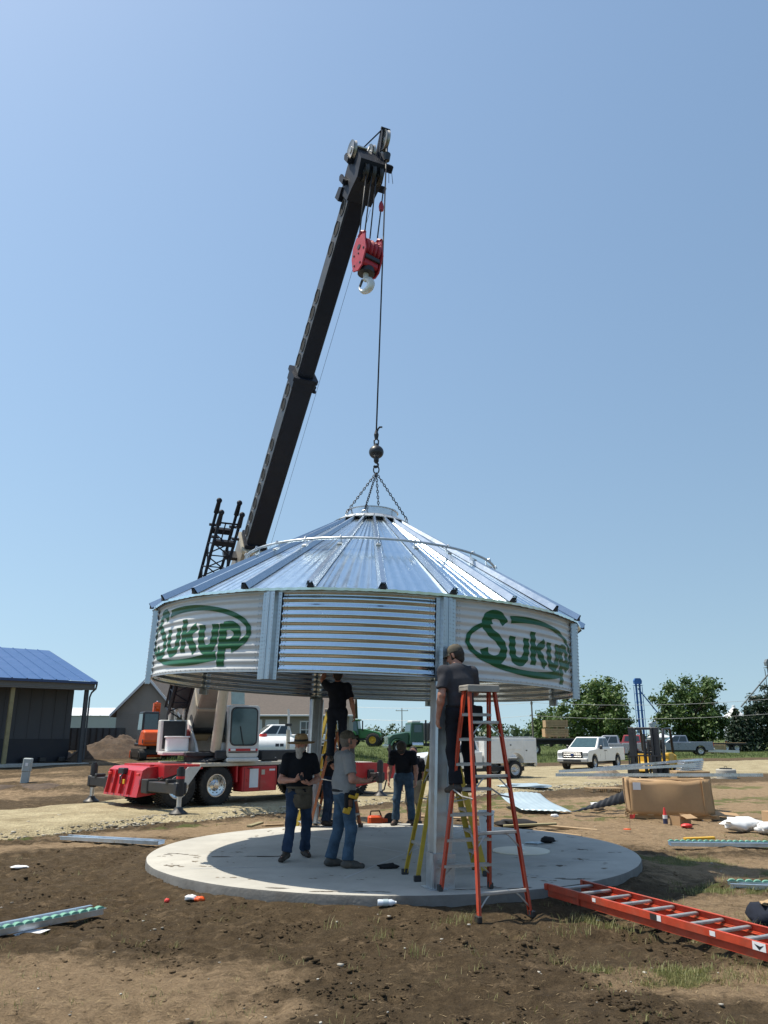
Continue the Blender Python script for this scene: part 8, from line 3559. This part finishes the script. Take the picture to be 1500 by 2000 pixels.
b.box((0, 0, 0.03), (0.6, 0.5, 0.012), rot=(0.12, 0.1, 0))
b.build('carton_panel', M_['card'], fc)
cb2 = thing('cardboard_box', 'cardboard box at the right edge behind the plastic bags', 'box', (8.05, 16.95, zg(8.05, 16.95)), 0.3)
b = MB()
b.box((0, 0, 0.2), (0.45, 0.35, 0.4), bev=0.006)
b.build('carton_shell', M_['card'], cb2)
b = MB()
b.box((0, -0.2, 0.42), (0.44, 0.2, 0.008), rot=(0.5, 0, 0))
b.build('carton_flap', M_['card'], cb2)

# survey flag
fl_ = thing('survey_flag', 'small red survey flag on a wire right of the pad', 'flag', (5.3, 17.9, zg(5.3, 17.9)))
b = MB()
b.tube([(0, 0, 0), (0.02, 0, 0.3)], 0.004, n=5)
b.build('flag_wire', M_['steel_dark'], fl_)
b = MB()
b.grid([[(0.02, 0, 0.3), (0.08, 0.02, 0.29), (0.14, -0.01, 0.31)], [(0.015, 0, 0.21), (0.07, 0.015, 0.20), (0.12, 0.0, 0.23)]])
o = b.build('flag_cloth', M_['red_plastic'], fl_, fix=False)
o.modifiers.new('thickness', 'SOLIDIFY').thickness = 0.002
rag('orange_tape', 'orange marking tape scrap below the survey flag', 'tape', (5.12, 17.5, zg(5.12, 17.5)), (0.08, 0.05), 0.03, M_['orange'], 17.0)

# cut-off saw and cap behind the bowing man
sw_ = thing('cutoff_saw', 'orange cut off saw on the soil behind the pad', 'saw', (-0.20, 18.6, zg(-0.2, 18.6)), 0.3)
b = MB()
b.box((0, 0, 0.13), (0.32, 0.2, 0.2), bev=0.04)
b.box((0.2, 0, 0.12), (0.2, 0.12, 0.12), bev=0.03)
b.build('saw_body', M_['orange'], sw_)
b = MB()
b.cone((0.34, -0.05, 0.14), (0.34, -0.02, 0.14), 0.14, n=20)
b.build('saw_blade', M_['steel_dark'], sw_)
b = MB()
b.tube([(-0.12, 0, 0.2), (-0.1, 0, 0.32), (0.1, 0, 0.32), (0.15, 0, 0.2)], 0.018, n=6)
b.build('saw_handle', M_['cloth_black'], sw_)
rag('orange_hard_hat', 'orange hard hat lying in front of the cut off saw', 'hard hat', (-0.16, 17.75, zg(-0.16, 17.75)), (0.11, 0.09), 0.10, M_['orange'], 18.0)

# loose lumber behind the pad
for i, (lb, x, y, L_, a, z, w) in enumerate((
        ('weathered board lying behind the pad below the metal sheet', 3.75, 17.6, 1.5, -0.35, 0.05, 0.14),
        ('grey board end sticking out behind the pad', 3.05, 17.35, 1.1, -0.1, 0.10, 0.14),
        ('short dark board behind the straw hat man', -2.35, 17.55, 0.55, 0.9, 0.08, 0.12),
        ('tilted grey board left of the back post', -2.7, 17.4, 0.5, 1.2, 0.10, 0.12),
        ('long plank on the soil behind the bowing man', 1.4, 19.3, 1.6, 0.1, 0.06, 0.16),
        ('yellow plank lying by the right spare post', 5.9, 15.6, 0.55, -0.1, 0.04, 0.14),
        ('thin dark board along the right back rim of the pad', 3.45, 16.6, 1.0, -0.55, 0.04, 0.08))):
    b = MB(Matrix.Rotation(a, 4, 'Z') @ Matrix.Rotation(0.05 * (-1) ** i, 4, 'Y'))
    b.box((0, 0, 0), (L_, w, 0.04), bev=0.004)
    o = b.build('plank', M_['yellow'] if 'yellow' in lb else (M_['wood'] if i % 2 == 0 else M_['post_wood']), None)
    o.location = (x, y, zg(x, y) + z)
    tag(o, lb, 'plank', 'loose planks')

# boards and beams on the far grass by the workers
for i, (lb, x, y, a) in enumerate((('pale board leaning by the orange workers, left one', 50.5, 116.5, 0.6), ('pale board leaning by the orange workers, right one', 52.6, 117.0, 0.6))):
    t = thing('leaning_board', lb, 'board', (x, y, 0), 0, 'leaning boards')
    b = MB()
    b.box((0, 0, 0.9), (0.3, 0.1, 2.2), rot=(0, -a, 0))
    b.build('board', M_['wood'], t)
    b = MB()
    b.box((-0.4, 0, 0.35), (0.1, 0.1, 0.7))
    b.build('prop', M_['wood'], t)
fm = thing('yellow_formwork', 'yellow timber formwork on the far grass by the workers', 'formwork', (51.8, 115.6, 0))
for k in range(3):
    b = MB()
    b.box((0, -0.3 + 0.3 * k, 0.15), (4.2, 0.08, 0.26))
    b.build('form_board', M_['yellow'], fm)

# ---------------------------------------------------------------- scattered soil, straw, stones and grass
rng = np.random.default_rng(17)


def merge_instances(name, base_v, base_f, pos, rot, scl, mat, smooth=False):
    V = np.array(base_v, np.float64)
    F = np.array(base_f)
    n, m = len(pos), len(V)
    c, s = np.cos(rot), np.sin(rot)
    P = V[None] * scl[:, None, :]
    X = P[..., 0] * c[:, None] - P[..., 1] * s[:, None]
    Y = P[..., 0] * s[:, None] + P[..., 1] * c[:, None]
    P = np.stack([X, Y, P[..., 2]], -1) + pos[:, None, :]
    FF = (F[None] + (np.arange(n) * m)[:, None, None]).reshape(-1, F.shape[1])
    me = bpy.data.meshes.new(name)
    k = F.shape[1]
    me.vertices.add(n * m)
    me.vertices.foreach_set('co', P.ravel())
    me.loops.add(len(FF) * k)
    me.loops.foreach_set('vertex_index', FF.ravel())
    me.polygons.add(len(FF))
    me.polygons.foreach_set('loop_start', np.arange(0, len(FF) * k, k))
    me.polygons.foreach_set('loop_total', np.full(len(FF), k))
    if smooth:
        me.polygons.foreach_set('use_smooth', [True] * len(FF))
    me.materials.append(mat)
    me.update(calc_edges=True)
    return me


bmi = bmesh.new()
bmesh.ops.create_icosphere(bmi, subdivisions=1, radius=1.0)
for v in bmi.verts:
    v.co *= 1 + 0.75 * noise.noise(v.co * 1.7 + Vector((3, 1, 2)))
ico_v = [tuple(v.co) for v in bmi.verts]
ico_f = [[v.index for v in f.verts] for f in bmi.faces]
bmi.free()


def sample_ground(n, y0, y1, keep):
    out = []
    while len(out) < n:
        u = rng.random()
        y = 1 / (1 / y0 + (1 / y1 - 1 / y0) * u)
        x = rng.uniform(-0.62, 0.62) * y
        if math.hypot(x - SLAB_C.x, y - SLAB_C.y) < SLAB_R + 0.02:
            continue
        rn = poly_side(ROAD_NEAR, x, y)
        if rn > 0.1:
            continue
        t, g, f = soil(x, y, -10)
        if rng.random() > keep(t, g, x, y):
            continue
        out.append((x, y, gheight(x, y, t, -10.0), t))
    return np.array(out)


def var_mat(name, c0, c1, rough=0.95):
    m, nt, b = mat_nodes(name)
    geo = nt.nodes.new('ShaderNodeNewGeometry')
    cr = nt.nodes.new('ShaderNodeValToRGB')
    cr.color_ramp.elements[0].color = (*c0, 1)
    cr.color_ramp.elements[1].color = (*c1, 1)
    nt.links.new(geo.outputs['Random Per Island'], cr.inputs[0])
    nt.links.new(cr.outputs[0], b.inputs['Base Color'])
    b.inputs['Roughness'].default_value = rough
    b.inputs['Specular IOR Level'].default_value = 0.2
    return m


S_ = sample_ground(7000, 5.6, 24, lambda t, g, x, y: (1.0 - 0.9 * t) * smooth01(-0.15, 0.35, fbm(x, y, 1.3, 3, 21.0)) + 0.02)
n = len(S_)
sz = np.exp(rng.normal(-4.85, 0.55, n))
sz = np.clip(sz, 0.004, 0.034)
scl = np.stack([sz * rng.uniform(0.8, 1.6, n), sz * rng.uniform(0.8, 1.3, n), sz * rng.uniform(0.4, 0.8, n)], 1)
me = merge_instances('soil_clods', ico_v, ico_f, S_[:, :3] + np.array((0, 0, 1)) * sz[:, None] * 0.05, rng.uniform(0, 6.28, n), scl, M_['ground'])
ca = me.color_attributes.new('soil', 'FLOAT_COLOR', 'POINT')
cc_ = np.zeros((n, 4), np.float32)
cc_[:, 0] = 0.12 + S_[:, 3] * 0.8
cc_[:, 3] = 1
ca.data.foreach_set('color', np.repeat(cc_, len(ico_v), axis=0).ravel())
tag(put('soil_clods', me), 'loose clods of dark soil strewn over the ground', 'soil clods', kind='stuff')

S_ = sample_ground(3600, 5.6, 26, lambda t, g, x, y: 0.25 + 0.6 * t)
n = len(S_)
ln = rng.uniform(0.02, 0.075, n)
scl = np.stack([ln, rng.uniform(0.0010, 0.0024, n), np.full(n, 0.006)], 1)
straw_v = [(-0.5, -1, 0), (0.0, -1, 0.6), (0.5, -1, 0.2), (0.5, 1, 0.2), (0.0, 1, 0.6), (-0.5, 1, 0)]
straw_f = [(0, 1, 4, 5), (1, 2, 3, 4)]
me = merge_instances('straw', straw_v, straw_f, S_[:, :3] + np.array((0, 0, 0.008)), rng.uniform(0, 6.28, n), scl, var_mat('dry straw', (0.14, 0.10, 0.055), (0.36, 0.27, 0.155)))
tag(put('straw', me), 'bits of dry straw and dead grass on the soil', 'straw', kind='stuff')

S_ = sample_ground(140, 5.6, 24, lambda t, g, x, y: 0.6)
n = len(S_)
sz = np.clip(np.exp(rng.normal(-4.6, 0.4, n)), 0.005, 0.025)
scl = np.stack([sz * 1.2, sz, sz * 0.7], 1)
me = merge_instances('pebbles', ico_v, ico_f, S_[:, :3] + np.array((0, 0, 0.004)), rng.uniform(0, 6.28, n), scl, var_mat('pale pebbles', (0.22, 0.19, 0.15), (0.55, 0.52, 0.46)))
tag(put('pebbles', me), 'small pale stones on the soil', 'pebbles', kind='stuff')

# gravel along the near edge of the drive
out = []
while len(out) < 6000:
    k = rng.integers(0, len(rn_) - 1)
    ax, ay = rn_[k]
    if not (-16 < ax < 18):
        continue
    bx, by = rf_[k]
    L_ = math.hypot(bx - ax, by - ay)
    d = abs(rng.normal(0.2, 0.9))
    x, y = ax + (bx - ax) / L_ * d + rng.uniform(-0.4, 0.4), ay + (by - ay) / L_ * d + rng.uniform(-0.4, 0.4)
    out.append((x, y, max(gheight(x, y, 0.5), gz(x, y) + (0.015 if d > 0.5 else -0.06))))
S_ = np.array(out)
n = len(S_)
sz = np.clip(np.exp(rng.normal(-3.75, 0.4, n)), 0.01, 0.06)
scl = np.stack([sz * 1.2, sz, sz * 0.75], 1)
me = merge_instances('gravel_stones', ico_v, ico_f, S_, rng.uniform(0, 6.28, n), scl, var_mat('limestone chips', (0.26, 0.22, 0.16), (0.56, 0.51, 0.42)))
tag(put('gravel_stones', me), 'loose limestone chips along the edge of the drive', 'gravel', kind='stuff')

# grass tufts
blade_v = [(-0.5, 0, 0), (0.5, 0, 0), (0.4, 0.18, 0.55), (-0.4, 0.18, 0.55), (0.05, 0.55, 1.0), (-0.05, 0.55, 1.0)]
blade_f = [(0, 1, 2, 3), (3, 2, 4, 5)]
S_ = sample_ground(1500, 5.6, 27, lambda t, g, x, y: min(1.0, 0.010 + 1.3 * g))
pos, rot, scl = [], [], []
extra = [(-0.03, 8.35), (0.75, 9.0), (0.62, 8.85), (0.9, 8.95), (2.3, 8.75), (2.2, 8.95), (2.45, 8.6), (1.95, 8.95), (2.5, 8.45), (1.75, 8.6), (2.1, 9.1), (3.1, 7.05), (3.2, 7.3), (2.15, 7.2), (-0.5, 8.75), (3.7, 8.5), (3.55, 8.7), (3.35, 8.9), (3.75, 8.9), (1.95, 8.6), (0.3, 7.6), (1.5, 7.7), (2.9, 9.4), (3.3, 9.9), (4.2, 10.4), (3.9, 11.3), (4.7, 11.6)]
tufts = [(x, y, gheight(x, y, 0, -10.0), 1.5) for x, y in extra for _ in (0, 1)] + [(s[0], s[1], s[2], 0.8) for s in S_]
for (x, y, z, k) in tufts:
    for q in range(int(12 * k)):
        pos.append((x + rng.normal() * 0.055 * k, y + rng.normal() * 0.055 * k, z - 0.005))
        rot.append(rng.uniform(0, 6.28))
        h = rng.uniform(0.025, 0.075) * k
        scl.append((rng.uniform(0.003, 0.006), h * rng.uniform(0.7, 1.9), h))
me = merge_instances('grass_tufts', blade_v, blade_f, np.array(pos), np.array(rot), np.array(scl), leaf_mat('grass blades', (0.13, 0.145, 0.045), (0.19, 0.20, 0.06), (0.36, 0.32, 0.15)))
tag(put('grass_tufts', me), 'thin tufts of grass growing through the bare soil', 'grass', kind='stuff')
# rough grass on the verge beyond the drive
out = []
while len(out) < 5000:
    y = 1 / (1 / 44 + (1 / 120 - 1 / 44) * rng.random())
    x = rng.uniform(-0.3, 0.62) * y
    rf = poly_side(ROAD_FAR, x, y)
    if rf < 2.0 or soil(x, y, rf)[2] < 0.6:
        continue
    out.append((x, y, gheight(x, y, 0, rf)))
S_ = np.array(out)
pos = np.repeat(S_, 6, axis=0) + rng.normal(size=(len(S_) * 6, 3)) * np.array((0.25, 0.25, 0))
n = len(pos)
h = rng.uniform(0.10, 0.28, n)
me = merge_instances('verge_grass', blade_v, blade_f, pos, rng.uniform(0, 6.28, n), np.stack([np.full(n, 0.03), h * 0.6, h], 1), leaf_mat('verge grass', (0.06, 0.09, 0.022), (0.09, 0.13, 0.035), (0.16, 0.18, 0.06)))
tag(put('verge_grass', me), 'rough green grass beyond the gravel drive', 'grass', kind='stuff')
